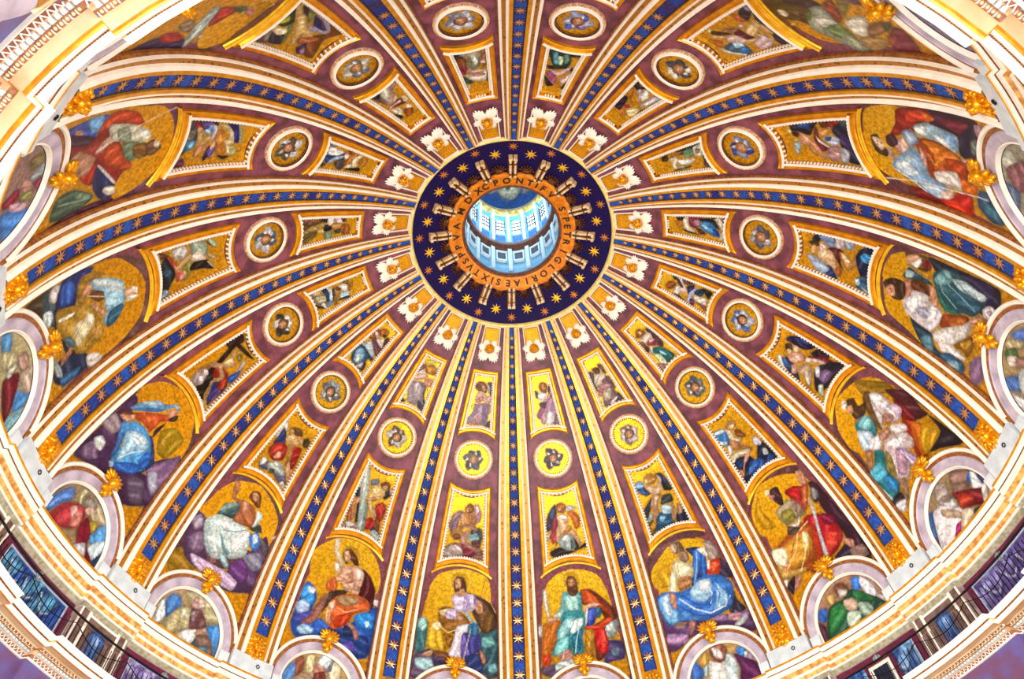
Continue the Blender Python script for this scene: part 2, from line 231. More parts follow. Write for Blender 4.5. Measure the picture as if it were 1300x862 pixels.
ART = '''@ L1 saint
B 9a6a08 -254,884 213,918 274,257 -260,212
P c08a10 -206,801 -141,904 18,952 175,907 211,789 191,625 -134,561 -211,594
P c79a20 -172,752 -35,798 20,703 -124,642
P 3c6f74 -265,585 -201,587 -193,509 -200,396 -258,362 -264,498
P 9fd0cc -252,587 -216,598 -197,543 -225,513 -252,535
P 5d4a66 -266,352 -157,411 6,378 80,316 238,290 265,257 -260,212
P a7cfd8 -251,338 -160,347 -134,304 -188,272 -242,289
P 3d3050 -146,395 -29,375 -25,308 -129,305
P 2c5560 150,544 263,565 273,291 204,272 148,371
P 6aa9a6 169,510 233,512 252,469 199,442 167,457
P 70a6b0 211,331 259,349 269,299 221,289
P 4a2f18 50,793 146,767 224,725 260,636 249,565 177,536 118,621 75,708
P 6b4a20 142,686 226,671 244,583 195,537 152,579
L caa46a 4 146,777 214,734 249,672
P 8c5b1c -126,669 -53,687 43,643 83,592 32,536 -58,518 -122,580
P e0c890 -130,655 -62,681 -24,672 -99,628
P c9b8d8 -84,661 -25,681 24,641 -1,612 -75,613
P d8c9e6 -46,764 32,786 98,783 120,739 105,683 23,663 -25,681
P b09cc8 33,768 61,780 77,690 31,677
P 8b74b4 98,783 129,748 122,702 97,737
P e0b228 -171,565 -128,588 -83,489 -72,413 -120,399 -193,423 -187,493
P f4e8b0 -163,570 -123,585 -102,557 -127,527 -160,540
P b8860f -107,556 -40,529 -10,488 -38,382 -77,421 -92,488
P 8a5a10 -85,524 -20,496 -33,426 -66,456
L f0d890 4 -107,556 -58,522 3,551 47,581
P e8def0 -2,568 65,591 89,575 51,520 32,466 41,381 7,361 -43,382 -26,452 -12,514
P ffffff 3,559 47,581 57,564 15,517 0,533
P 6f62b0 30,500 50,537 133,508 145,439 120,403 60,357 32,389
P 3d3a8c 50,528 141,534 163,457 151,422 94,393 72,469
P 24366e 59,382 147,405 184,355 169,279 90,300
P 2e6a94 66,574 128,604 145,535 88,509
P 9fd0e0 46,661 69,658 90,620 128,604 119,595 82,610
P b98768 -18,655 14,654 45,616 18,596 -11,620
P b98768 119,748 153,741 166,678 139,658 114,684
P 4a2a3a 154,440 196,390 198,348 167,338 152,397
P b07a68 155,431 192,390 193,347 176,342 161,388
P 7a4520 -147,404 -93,402 -38,374 -54,355 -126,372
P b98a50 -215,369 -147,404 -153,369 -196,355
P c09a80 -206,374 -156,403 -150,391 -192,359
H d8a818 -3,866 68
P 5a3414 -45,861 -29,895 14,895 36,860 45,801 22,795 1,820 -15,782 -40,806
P c99a78 -37,876 -9,884 3,852 1,815 -17,804 -33,826
P c09070 -17,804 25,818 42,783 6,761 -24,781
P 4a3010 -23,817 -1,820 -7,796 -21,797
L d8d0b0 3 90,558 69,452 48,343
L 6a5020 4 175,917 152,823 142,758
@ L2 saint
B 946208 -226,897 221,903 291,264 -259,244
P c88f0c -253,791 -144,922 28,979 170,888 233,770 215,663 -59,585 -197,553 -224,641
P d09c20 -223,712 -113,809 -70,621 -191,595
P 2458b8 -250,340 -238,517 -225,601 -166,585 -135,528 -144,457 -103,395 75,415 219,573 258,583 279,412 266,286 175,254 -32,324 -148,275 -208,272
P 3a9ae8 -240,506 -222,592 -169,564 -139,507 -180,472
P e8f4ff -211,577 -159,582 -163,546 -190,546
P b0c8f0 -250,444 -218,491 -166,477 -166,429 -220,404
P 4a50b0 -243,380 -141,448 -131,385 -205,357
P 9ac0e0 -203,321 -164,358 -99,349 -110,317 -174,294
P 2f66c8 -112,391 -76,423 -16,395 -20,356 -76,338
P 2c8ae0 125,497 185,544 248,541 258,456 180,445
P c8f0ff 204,490 228,497 236,465 215,459
P 183a80 -19,385 104,385 240,403 265,295 164,261 47,330
P 5a4ab0 98,327 152,351 184,303 130,279
P 1c2a58 80,435 134,422 146,378 92,372
P f0e8e8 223,634 254,638 256,608 231,606
P 4a0c18 99,802 163,770 217,694 231,586 214,572 118,634 120,716
P 3a2a20 -64,603 51,643 -42,532 -82,460 -102,424 -82,527
P c9622a -101,650 -62,695 -33,655 -36,614 -79,598 -100,615
P a0685a -94,563 -68,582 -78,480 -97,406 -136,369 -199,355 -158,403 -131,481
P d0602c -51,529 -8,593 86,634 184,624 214,572 138,526 92,468 66,412 12,386 -41,426
P e8a878 -51,529 -19,560 -10,514 -20,461 -5,409 -38,417 -53,450
P f8e8d8 -37,534 -19,545 -15,512 -32,501
P c03a18 18,474 110,513 89,438 38,403 14,415
P a8845c -15,581 79,622 145,612 98,558 18,543
L ffc090 4 14,521 69,510 141,551
P b07c64 104,462 151,437 186,398 183,369 164,364 137,414 99,441
P d8a890 -37,765 12,799 74,810 118,777 123,707 100,659 32,637 -15,681 -39,723
P f4d8c8 59,789 110,785 114,735 77,733
P b98068 -0,737 36,760 63,708 27,686
P d8a888 -61,705 -20,731 27,737 25,710 -40,677
P d0a080 -15,681 15,692 65,668 117,674 115,643 64,637 10,655
H d8a418 -4,856 70
P 5a3018 -61,850 -51,885 -12,900 39,866 65,822 42,809 1,831 -20,797
P d8a888 -58,867 -28,884 -5,850 -4,814 -33,819
P f0e8d0 -134,926 -106,927 -100,866 -56,820 -37,781 -50,771 -81,811 -119,848
P f8f0e8 -91,771 -71,784 -49,751 -63,730
@ L3 saint
B 8a6410 -194,924 214,1027 304,413 -237,228
P 6f4a58 -170,847 -170,911 -30,993 181,952 272,827 252,555 -261,265 -253,574
P a87c0c -212,774 -148,885 -4,958 137,913 229,823 219,615 -239,555 -229,700
P 9a7418 -286,301 -212,387 -92,338 -153,264 -237,228
P 5c3c68 -245,419 -268,593 -168,587 -103,459 -14,386 105,437 154,578 200,723 277,627 304,413 126,321 10,345 -131,331 -202,357
P a898b0 -263,538 -230,591 -182,557 -210,500
P 8a7090 -216,458 -167,520 -111,454 -133,403 -189,403
P d0b8d8 -164,382 -46,403 97,414 168,398 158,338 80,331 -69,334 -131,349
P 6a3a80 77,449 138,530 210,476 208,401 121,409
P 8a88a0 129,545 219,615 268,545 219,499
P 403048 -191,570 -168,587 -95,464 -128,480
P 46666a -144,652 -138,726 -90,776 -44,787 -23,715 -58,681 -108,668
P 8fb0a8 -146,671 -130,732 -81,780 -62,770 -111,705
P 2c4044 -92,679 -41,724 -31,710 -62,669
P 3a4440 74,708 130,763 166,724 112,701
P cfe6e4 66,825 109,822 124,790 107,728 86,725 87,777
P cfe4e2 -188,582 -136,658 -30,691 83,693 128,621 138,549 65,488 9,492 9,455 -42,432 -103,459 -146,506
P f4fafa -98,654 -54,675 -22,646 -61,601
P f0f8f8 5,604 83,693 110,650 105,550 52,528
P 6f9aa0 -60,582 8,529 49,516 29,495 -12,517
L 5f8a94 4 -77,590 -21,530 53,509
L 5f8a94 5 -53,606 15,640 67,683
L 5f8a94 3 -151,579 -121,503 -58,441
L ffffff 4 -128,614 -82,529 -15,459
P a0c4c8 -7,482 33,488 77,449 67,429 25,446
P 9a6a60 -50,428 -14,440 -4,423 -32,407
P 4a88d8 105,677 150,714 193,660 182,604 136,617
P c8e0f8 122,687 152,700 173,657 148,643
P 606060 171,697 226,678 269,623 240,617
P b06840 -66,809 -20,830 40,829 87,777 91,718 45,699 -38,685 -37,736 -41,774
P d09070 -44,813 -7,828 27,779 4,744
P b87850 -159,882 -123,893 -100,847 -96,808 -44,813 -51,788 -111,787 -141,827
P 70401c -25,853 -25,895 9,924 46,907 73,850 55,833 17,845
P d09878 -16,891 6,911 34,893 35,862 5,863
H b88a10 18,903 39
L e0d8d8 11 238,725 260,753 288,743 268,702 273,664 319,669
L 504020 3 162,711 189,778 232,855
@ L4 saint
B 80600a -227,827 -118,969 204,968 294,433 -246,247
P 6f4a50 -116,945 109,989 231,923 284,651 178,818 71,945
P 94740c -236,767 -172,886 -37,968 124,943 223,830 250,707 142,602 -118,665 -207,663
P a08010 41,730 93,810 190,808 184,665 113,638
P 4a2a58 -257,255 -237,527 -233,700 -182,693 -163,559 -64,456 159,513 142,602 252,731 285,546 294,433 149,308 -41,321 -186,272
P 9a8890 -262,477 -231,556 -145,547 -159,489 -220,462
P 7a6080 -241,310 -212,380 -132,346 -197,280
P d8e0dc -224,387 -198,431 -153,423 -147,380 -186,368
P 806088 125,543 183,641 239,742 282,627 283,523 249,453
P b0b0c8 155,529 195,568 262,505 238,464
P 605068 82,420 167,480 238,385 173,348
P 283c70 8,660 92,638 147,585 128,504 86,454 3,403
P 3c7cc8 -169,563 -131,595 -102,541 -54,426 -80,410 -105,475
P 58a8e8 -163,559 -106,635 -30,664 51,639 115,575 123,520 67,446 -28,393 -66,394 -73,509 -114,549
P a8d8f4 -107,567 -56,624 26,635 55,600 1,524 -30,430 -68,494
P d8f0fc -89,566 -31,618 31,619 -8,566
P 2868c8 -51,399 41,492 105,523 86,454 -4,397
P 2060b8 62,523 67,591 99,602 125,543 110,507
L 3a78c0 5 -119,564 -69,610 -5,646
L d8f0ff 5 -41,439 1,524 48,582
L 2c5ca8 4 12,432 24,505 67,591
P a8c8dc -69,391 -44,406 -31,390 -44,376
P d05428 -150,651 -106,714 -4,808 35,805 3,757 3,711 -5,669 -68,666 -118,643
P e06a30 -106,691 -48,746 -23,717 -61,685
P 30182c 9,706 29,786 35,735 33,665
P 6f3a24 -215,591 -172,642 -143,647 -181,582
P d8a07c -209,576 -168,618 -146,649 -124,636 -137,599 -178,574
P c89070 -17,817 8,870 40,872 41,836 15,807
P 402818 22,802 47,867 67,841 48,808
H a88410 17,879 57
P 70a8d8 -194,645 -170,719 -102,813 -50,839 -10,893 30,896 37,880 -5,867 -43,788 -109,716 -156,666
P c0def0 -164,727 -105,804 -63,824 -135,732
P b0d0e8 -25,869 10,898 30,890 1,875
P 4880c0 -172,665 -113,741 -43,811 -55,773 -121,701
@ L5 saint
B 70500a -240,616 -122,957 254,948 312,360 -242,228
P 6f4a48 -213,775 -78,977 227,934 292,697 185,814 -13,932
P 80640a -206,636 -205,775 -93,895 18,939 163,884 232,759 253,601 193,534 105,663 -49,749
P 3c3420 -235,227 -229,421 -82,339 -172,281
P 3a5058 -236,334 -216,430 -120,413 -39,382 -123,324
P d8d0d0 -239,387 -222,435 -185,429 -156,392 -190,360
P c8d8dc -140,322 -135,365 -93,375 -61,346 -93,320
P 1a2c6c -235,440 -245,518 -227,626 -194,606 -162,536 -84,509 -112,413 -146,396
P 2c5ab0 -211,440 -219,489 -180,517 -110,492 -123,424
P 142848 -121,384 -105,412 89,426 187,525 248,505 254,406 233,327 181,303 128,352 113,409 -10,377
P d8d0c8 200,516 200,553 235,602 263,587 265,532 240,508
P 2a6090 204,348 225,470 251,428 253,341
P 9aa8b0 102,339 162,363 210,357 179,325
P a87c2c -201,557 -193,646 -144,715 -156,635 -138,584 -62,567 -82,529 -143,525
P b0882c -110,402 -79,519 -20,613 107,652 156,640 180,528 148,463 91,457 30,399 -44,388
P f0e8c8 -66,407 -47,515 -39,483 -46,413
P e8dcb0 -27,553 20,607 68,598 115,524 123,480 51,477 10,495 13,577
P fffbe0 -3,580 28,605 63,588 39,562
P c09040 79,585 94,644 142,633 142,570
L 80561c 4 -50,525 -27,461 16,433
L 80561c 4 21,545 62,495 97,466
L 6a4010 4 17,617 103,611 136,529
P 3a6a80 44,422 55,455 102,475 108,442
P b07850 101,444 129,447 152,387 154,365 121,381 112,420
P 8ac0d8 -157,615 -127,714 -70,802 9,815 76,784 119,723 118,671 75,659 41,696 -27,685 -123,613
P d8ecf4 -156,635 -96,753 -44,800 -5,786 -77,690 -122,633
P b0dcf0 -34,707 -32,768 28,760 41,696 6,681
P 285c78 54,704 46,779 72,795 124,733 131,678 102,674
P 70442c -112,602 -69,680 -27,685 -30,645 -79,600
L e0c890 4 -88,590 -36,686
P d09a70 -117,558 -149,595 -138,619 -95,601 -87,560
P d09a70 -52,602 -19,633 44,685 64,671 14,628 -25,603
H 988010 23,881 52
P d0a888 -13,807 -13,848 12,882 45,873 52,819 21,803
P f0ece8 -13,859 5,888 40,884 16,861
P e8e4dc 34,812 31,854 54,893 58,861 56,819
@ L6 saint
B 5c4410 -228,313 -209,879 -100,965 250,951 250,335
P 6a4060 -201,864 -155,933 -46,995 226,904 258,716 123,910 -13,951
P 6c5410 -215,660 -211,818 -102,934 77,972 201,857 249,714 153,686 59,805 -118,719
P 2c4ca0 -196,269 -218,468 -189,505 -110,476 -112,401 -156,311
P 70b0e8 -214,378 -212,463 -140,478 -143,430
P b08070 -178,326 -163,372 -132,381 -138,340
P 301838 -159,300 -110,476 -76,494 -88,349
P b83c1c -199,489 -226,538 -197,671 -124,745 -146,626 -145,531 -95,512 -95,475 -164,474
P c85028 -177,484 -185,526 -159,542 -125,515
P 902420 -104,470 -145,531 -69,611 -48,641 67,751 104,726 171,691 130,582 131,526 4,393 -94,327 -79,446
P c04a24 -46,566 -50,630 44,712 86,768 108,747 56,602 2,569
P b02818 66,456 36,546 120,541 128,516
P b08068 -32,367 -58,410 -1,521 66,512 78,469 10,386
P 16285c 53,553 153,686 188,697 248,675 215,609 156,563 91,549
P f4f0f0 50,557 49,571 150,689 161,683
P d0d0b8 -153,532 -152,584 -136,670 -94,790 -49,824 -26,796 -47,699 -64,595 -102,556
P f4f4e8 -101,728 -85,795 -42,808 -57,752
P 8a9a80 -119,593 -126,656 -54,705 -57,636
P 6a8468 -45,661 -30,765 23,790 62,768 44,712
P 7c5420 -18,732 -25,807 40,856 59,805 35,756
P c8a890 -27,509 -69,526 -94,560 -73,590 -26,547 -16,524
P e8dccc 189,630 171,639 179,694 215,710 218,667
P 3c5848 193,340 142,362 133,452 190,573 224,554 255,429 246,344
P 6f8a70 145,465 188,563 213,542 186,478
L 90a890 5 183,374 198,490 202,557
P 401030 245,446 232,613 249,714 288,531 274,340
H 98801c 4,885 74
P 6a4830 -16,811 -38,849 11,913 51,881 46,839
P e0d0b8 -29,854 -26,885 9,897 6,866
L d8c8d0 4 -33,516 -84,641 -136,747 -204,892
@ L7 saint
B 5a4414 287,379 42,619 -62,951 226,915 278,666
P 6f4444 -50,923 -65,993 226,915 300,689 241,785 131,904
P 6c5414 94,691 24,850 85,889 185,885 247,791 230,740 158,705
P 281848 264,354 208,476 209,622 248,658 280,653 287,379
P a01c24 203,466 180,542 209,622 232,578 242,514
P 8c7458 151,523 111,551 124,599 171,625 177,577
P 901820 73,663 33,658 11,746 49,764 121,725 133,699
P c02c28 44,673 23,702 47,745 84,736 92,704
P 2c5838 15,734 -7,806 21,811 32,775
P 9ab0ac 257,663 158,625 107,625 42,619 33,658 134,692 187,691
P c8d8d4 250,668 162,645 97,645 176,678
P c09c80 192,697 169,718 193,730 204,719
H 8a7430 7,888 78
P b07068 14,810 -13,824 1,871 30,876 33,845
@ R1 saint
B 946a08 -214,894 202,893 270,369 239,190 -269,252
P c8960e -172,844 -77,910 41,922 169,871 224,740 235,585 163,493 -198,539 -218,692
P d4a41c -168,798 -71,816 -86,698 -166,661
P d8a818 112,882 193,839 205,744 114,770
P 463a70 171,430 267,403 259,303 186,300 132,292 142,358
P 5a7080 190,375 235,376 227,326 183,334
P 8c9a98 169,527 212,563 256,545 251,493 210,441 158,459
P dce8e0 178,525 217,535 218,491 181,489
P 54405c -264,319 -148,327 -23,264 -182,246 -259,268
P c0d0d4 -174,329 -56,352 -44,308 -133,301 -178,288
P d0d0d0 -263,569 -240,577 -246,516 -264,517
P 6a2810 48,781 115,775 181,712 250,617 248,556 169,527 176,456 172,379 118,320 84,333 68,473 32,540 107,546 177,578 126,668 44,690
P c04818 52,776 104,772 150,700 190,656 236,594 175,623 127,677 55,698
P e06428 84,762 136,730 156,681 93,701
P d04818 42,547 125,543 195,575 230,559 167,518 102,516 49,529
P c01c20 93,513 166,510 174,387 141,350 100,382 93,452
P e84838 136,497 163,493 159,407 129,394
P a8741c 39,526 93,513 88,418 85,342 35,366 13,403 30,461
P c89428 51,511 77,502 59,405 33,418
P 2c3ca0 71,650 125,659 130,631 108,555 51,546
P 4a64c8 79,640 117,643 97,574 64,571
P 2a6078 132,649 169,642 151,592 123,588
P f0f0f0 73,677 82,675 60,571 44,556 40,565
P 5cb0b4 -76,779 38,773 38,646 -18,645 -82,661
P a8dcd4 -55,758 16,758 12,659 -62,668
P 88ccc8 -77,770 -69,723 -83,653 -134,613 -155,633 -108,673
P c8ece4 -155,637 -110,656 -105,628 -143,618
P 3c9ca8 -83,653 47,640 42,547 15,481 11,386 -54,369 -68,404 -178,381 -194,399 -148,491 -153,526
P a0dce0 -133,542 -79,607 -14,608 -51,542 -113,479 -148,491
P e0f8f8 -45,586 32,602 24,550 -37,505 -62,526
P 1c6c88 -57,490 22,533 -5,405 -44,376
P 8ce0e0 -151,465 -75,492 -94,407 -177,389
L 1c6c80 4 -76,634 -111,575 -144,525
L 1c6c80 4 -14,608 -62,526 -85,415
L c8f0f0 4 7,561 -24,468 -43,385
L 1c6c80 5 -57,632 26,630
P b08074 -132,394 -85,415 -59,369 -92,347 -146,348
L e0b0a0 4 -112,409 -127,359
P c06c1c -231,576 -163,607 -109,593 -153,526 -148,491 -195,391 -210,324 -255,318 -262,387 -239,489
P e07c28 -229,506 -196,556 -217,435 -246,420
P c84020 -253,386 -204,391 -210,332 -254,327
L 8a4810 5 -174,590 -192,503 -221,401
P d0a080 81,685 120,692 160,671 134,658 96,655 73,659
P c8906c -188,627 -132,631 -145,596 -192,591 -199,610
P f0eee0 -200,810 -187,799 -187,717 -182,644 -192,636 -204,691 -208,764
H e0b018 -4,860 63
P 6a4424 -41,858 -22,889 16,883 33,839 28,775 6,751 -31,760 -41,812
P b07c54 -25,866 8,866 13,832 0,811 -28,815
P 5a3418 -37,816 24,812 28,770 -9,748 -38,779
@ R2 saint
B 8a5c0c -220,885 196,892 265,206 225,102 -311,280
P 6c4448 -220,885 -110,949 88,951 192,884 85,891 -97,842 -224,755 -264,698
P c8900e -245,692 -233,788 -73,904 70,908 166,825 134,699 16,640 -88,611 -202,640
P d8a418 -196,776 -105,794 -131,665 -220,675
P 2c2a44 226,562 229,420 262,350 181,349 158,394
P 5a3a68 -269,460 -77,409 146,363 273,327 265,206 65,304 -127,316 -198,275 -284,273
P b890c0 -256,374 -140,338 -164,292 -270,323
P 9a78a8 -6,384 111,377 197,288 267,312 268,339 218,342 190,372 151,324
P c09098 146,363 218,342 203,303 143,328
P b8c8c0 160,294 238,315 252,300 191,272
P 3c2c48 206,716 257,634 256,558 179,602
P 18346c 35,851 131,820 144,774 114,649 30,596 -31,543 17,699 60,780
P 3878d0 79,813 128,801 105,732 40,650 -11,583 16,669
L a0c8f4 5 97,805 67,718 3,607
P 2864c4 121,784 143,745 109,651 75,646
P f4ecd8 107,815 159,808 179,779 170,733 137,757
P a09088 165,835 210,824 226,737 189,675 157,729
P c83c18 150,712 221,700 186,618 110,641
P f8ecdc 138,713 157,714 138,668 124,674
P e86c40 165,696 194,688 175,642 149,644
P d8c890 -67,810 -19,797 37,750 35,691 1,656 -110,667 -153,633 -156,654 -122,721
P f8f0c8 -64,789 15,749 14,690 -79,695
P f0e8c0 -99,752 -75,734 -111,619 -114,582 -165,628 -136,696
P b07c50 -82,687 7,673 -24,617 -98,614
L a88c4c 5 -54,775 -66,701 -107,647
P 3878d0 -250,616 -183,634 -91,603 -6,610 37,642 128,633 197,594 233,530 227,477 182,403 93,384 -6,384 -131,427 -214,416 -245,444 -263,543
P 78b8f0 -244,605 -168,619 -185,538 -151,490 -158,436 -211,425 -239,461 -254,541
P c0e0f8 -225,599 -180,613 -188,558 -183,481 -229,495
P a8d4f4 31,625 109,612 111,564 80,510 32,491 -28,523 -37,583
P e0f0fc 52,626 112,592 83,546 26,559
P 98ccf4 135,573 178,498 177,442 105,416 70,430 112,487
L e0f4ff 7 -116,563 -46,473 43,412 147,418 195,462
L e0f4ff 6 64,469 95,523 84,575
L 1848a0 8 -130,520 -57,439 38,396
L 1848a0 8 -91,574 -19,491 52,464 89,506
L 1848a0 6 132,564 140,504 106,443
L 1848a0 6 191,530 201,478 155,414
P 4c8cdc -127,500 -51,428 -3,392 -131,427
P c0886c -168,619 -133,602 -137,561 -147,516 -168,514 -179,555
P a87068 -107,410 -62,395 -99,343 -122,333
P 8c7068 -190,428 -116,413 -144,386 -192,391
H d8a820 -13,888 64
P 6a5038 -29,908 16,910 31,853 18,808 -17,801 -40,851
P d0b090 -53,907 -17,908 -16,872 -44,842 -60,869
P 98785c -31,847 37,830 38,779 0,765 -28,801
@ R3 saint
B 6a4410 -278,805 -14,993 173,884 270,183 -118,297 -288,293
P 6f4448 -183,944 -14,993 135,938 179,891 188,836 71,928 -73,951 -220,873 -273,813
P b8860c -222,851 -102,948 25,939 155,863 164,774 46,726 -78,623 -177,621 -262,716
P c89410 -131,909 -161,812 -137,683 -217,711 -227,808
P 3a1830 186,768 230,723 258,431 263,207 86,328 192,376 169,581 182,681
P 403038 191,742 219,709 207,662 155,647 152,693
P 8c8890 186,735 207,695 175,664 154,680
P 2c1c38 95,342 189,338 218,278 254,194 77,314
P 8c7068 170,311 253,292 252,225 174,249
P 9c1820 26,821 91,819 141,780 124,725 85,675 39,665 43,740
P b81c20 63,817 119,786 96,723 63,748
P b01828 48,625 125,592 187,504 185,401 104,355 32,353 16,383 53,493 -12,558
P e04434 92,477 163,438 123,383 63,383
P 7c1038 142,580 202,524 185,484 122,519
P c03820 61,573 72,501 11,376 -67,325 -101,365 -25,503
P b4541c -134,594 2,613 50,558 9,481 -23,378 -88,348 -143,371 -264,399 -272,485 -247,566
P d89c34 -127,568 -34,562 10,501 -29,443 -108,410 -186,416 -219,476 -209,533
P f8f0b0 -21,564 9,544 -21,490 -62,464 -46,517
P fcf4d0 -243,574 -172,553 -175,492 -211,451 -259,488 -262,532
P c8a050 -263,481 -207,418 -92,380 -169,366 -266,395
L f0dca0 5 45,595 -46,580 -113,496 -225,428 -255,476
L f0dca0 4 -41,524 -72,450 -147,383
L 8a3c10 5 -93,547 -158,482 -215,464
L 8a3c10 5 -18,477 -69,407 -122,368
P a89878 -88,763 6,778 49,747 64,647 0,647 -77,644 -95,689
P 8c8438 -58,743 7,709 -8,653 -80,657 -80,702
P 907868 32,759 66,701 55,653 13,682
P f4f0e0 -54,640 -15,625 14,649 7,621 -28,606 -54,623
P 504038 -77,644 -14,591 -73,577 -102,606
P c08874 175,388 219,346 203,308 179,325 166,374
P b87c70 -204,365 -165,353 -199,313 -250,302 -276,316
P 201428 -268,351 -195,380 -258,287
P f0f0e8 -272,384 -247,379 -272,343 -281,358
P b0503c 147,787 186,768 83,655 63,680
P e08040 144,767 161,754 105,684 99,710
P c89070 161,870 200,850 178,775 139,794
H c89418 -39,874 68
P 3c2028 -54,890 7,882 2,815 -23,764 -53,785 -65,839
P f0d8a8 -75,905 -41,898 -66,864 -88,879
P c08088 -66,864 -34,846 -62,826 -76,841
P dce4f0 135,706 118,608 75,488 40,348 17,358 63,507 107,627
@ R4 saint
B 70500c 91,955 223,783 272,237 1,394 -309,315 -272,891
P 6f4448 -235,920 -116,983 85,964 95,922 -75,961 -223,852 -250,673 -256,534 -279,567 -280,806
P a87c0a -82,956 87,917 203,795 144,761 44,831 -44,759 -127,748 -202,648 -244,717 -209,850
P 94701c 95,922 213,754 195,697 58,827
P 501c28 170,741 245,634 232,511 231,464 153,507 101,567 163,620
P 201828 231,464 260,229 145,310 1,394 79,357 212,359
P a02c18 108,572 153,507 97,395 67,348 2,370 31,431 61,515
P d06c18 127,525 166,457 102,423 86,350 40,376 63,443
P c89814 160,464 209,362 73,353 59,378 95,431
P 7a1820 159,676 176,604 174,556 153,507 114,576
P 70502c 59,840 99,817 32,750 9,673 -26,636 -32,693 14,799
P e8dce0 84,808 124,773 132,695 110,657 56,682 1,656 -6,626 -12,658 31,738
P ffffff 87,798 129,752 113,719 72,716 67,761
P d0b8cc 98,685 144,655 152,607 115,589 61,600 70,666
P fcf4f8 91,687 110,645 88,607 83,651
P b08070 36,680 83,651 82,614 41,623 15,653
P c88c70 -33,841 -7,810 -30,769 -100,743 -120,779
P 2c8088 -113,784 -44,772 -17,729 -46,658 -87,652 -100,705 -141,750
P 8cd0d8 -106,764 -30,769 -32,706 -87,703
P c8e0f4 -134,749 -80,683 -107,649 -154,624 -195,654 -179,700
P f4f0f4 -114,656 -60,635 -79,595 -126,583 -161,631
P b48878 -53,640 8,611 -12,584 -73,600 -80,620
P e0cccc -86,577 -6,576 61,527 68,471 43,440 -15,456 -75,381 -117,356 -161,409 -148,499
P ffffff -65,568 -5,552 35,520 -4,491 -51,529
P c098b0 -51,516 -9,461 -101,384 -136,418
P f8f0f0 28,613 94,551 81,517 28,552 8,586
P 8c7c40 -98,554 -102,499 -155,414 -171,452 -143,517
P a890b8 -44,509 -17,481 8,387 -49,378
L f4f0fc 8 -36,478 -30,381
L b09cb0 4 -57,523 -113,464 -147,395
L 907090 4 -23,476 -58,409
P 207880 -147,604 -112,556 -173,477 -171,385 -206,352 -270,356 -281,442 -270,535 -204,554
P 58bcd8 -251,552 -183,533 -185,466 -250,459 -274,504
P 2c84c0 -219,475 -167,403 -213,359 -245,409
P c0f0f8 -279,485 -259,368 -243,343 -276,350 -291,418
P a87850 -191,638 -160,618 -230,544 -258,559
P 98745c -160,396 -118,368 -191,286 -218,299 -180,350
P 181420 -276,350 -199,346 -220,270 -295,303
P e0e0e8 -265,320 -205,298 -243,259 -280,290
P 503420 -43,908 5,878 -13,830 35,801 -30,769 -91,800 -75,849
P f4e8dc -63,926 -40,904 -70,884 -98,883 -91,910
P d09870 -73,888 -39,862 -62,834 -96,846
L 3a2810 3 80,848 61,769 35,655 -11,498
@ R5 saint
B 5c400c 161,967 224,851 223,277 -2,366 -310,355 -239,943
P 6f4450 -110,975 132,966 215,851 194,811 110,924 0,953 -167,878 -232,731 -264,548 -302,642 -230,903
P 806008 19,955 132,916 186,830 130,807 13,832 -72,806 -166,720 -264,613 -225,755 -176,896
P 5a4428 186,830 208,753 206,695 131,698 130,807
P 181c38 215,696 222,581 239,354 234,288 152,283 70,364 100,468 144,631
P 2c2450 192,568 239,354 196,310 137,339 179,403
P 20505c 129,664 191,617 205,541 184,443 171,354 94,369 32,414 18,471 -23,562 28,623
P 70a0a8 113,657 187,607 188,558 133,561 101,606 96,635
P b0c8d0 162,555 182,481 165,382 163,353 128,385 123,492 138,533
P d8e8f0 163,449 169,373 158,362 131,396
P 2c8068 101,645 38,605 3,548 10,469 -23,562 31,618
P 245870 86,564 125,472 104,381 45,407 49,497
L 0c2c3c 5 183,568 133,474 117,374
L 90c0c0 4 135,630 67,600 23,512
L 90b8c8 4 123,580 84,465 61,411
P 284850 50,838 112,805 101,764 96,694 74,661 65,719 48,797
P a8c0c8 90,822 97,773 66,779 49,817
P c8987c 171,819 204,763 176,742 133,777 135,817
P f4f0e8 136,792 190,742 172,731 128,757
P 701c1c 189,733 192,684 148,680 140,719
L 8c7c68 8 126,816 101,744 92,664
P 5c3018 44,786 70,730 57,678 18,661 -13,706 3,770
P dcd0d4 -86,814 -5,768 9,680 -33,651 -97,645 -167,615 -167,667 -147,778
P ffffff -85,793 -14,746 -22,704 -83,711 -124,752
P a8a8c0 -97,738 -56,676 -97,645 -125,679
P e0dce8 -27,657 -26,602 -52,580 -114,589 -172,624 -140,654
P ffffff -41,649 -42,613 -86,607 -111,636
P c8906c 57,678 66,640 -22,612 -28,642 7,664
P 90401c -49,576 10,469 6,428 -72,467 -110,549 -109,580
P b86828 -59,542 2,467 -20,441 -84,505
P f4ece4 -181,605 -115,558 -38,457 -1,426 -48,413 -126,450 -185,514 -203,560
P ffffff -173,592 -121,535 -106,478 -169,520
P e8e0e0 -203,560 -174,497 -183,420 -198,393 -214,440 -232,529
P 8c5c1c -163,480 -66,397 -114,372 -181,389 -162,417
P c89830 -134,448 -87,401 -117,391 -154,420
P c89880 6,428 53,379 45,348 -4,385 -25,420
P 1c3c50 -155,755 -169,688 -175,612 -227,584 -258,508 -277,522 -270,622 -229,690
P 5c8ca0 -236,666 -188,618 -243,578 -275,598
P 2c5878 -246,534 -213,483 -222,394 -272,383 -282,455 -279,510
P 90b8cc -263,485 -229,434 -262,410 -275,458
P 88688c -205,369 -129,325 -232,272 -281,314
P e0d8e4 94,369 133,338 131,304 93,310 63,332 65,358
P a898a8 96,350 116,315 83,327
P 402020 -37,947 11,903 22,834 -23,806 -90,823 -99,883
P d89c78 -68,926 -26,897 -40,864 -81,866 -98,904
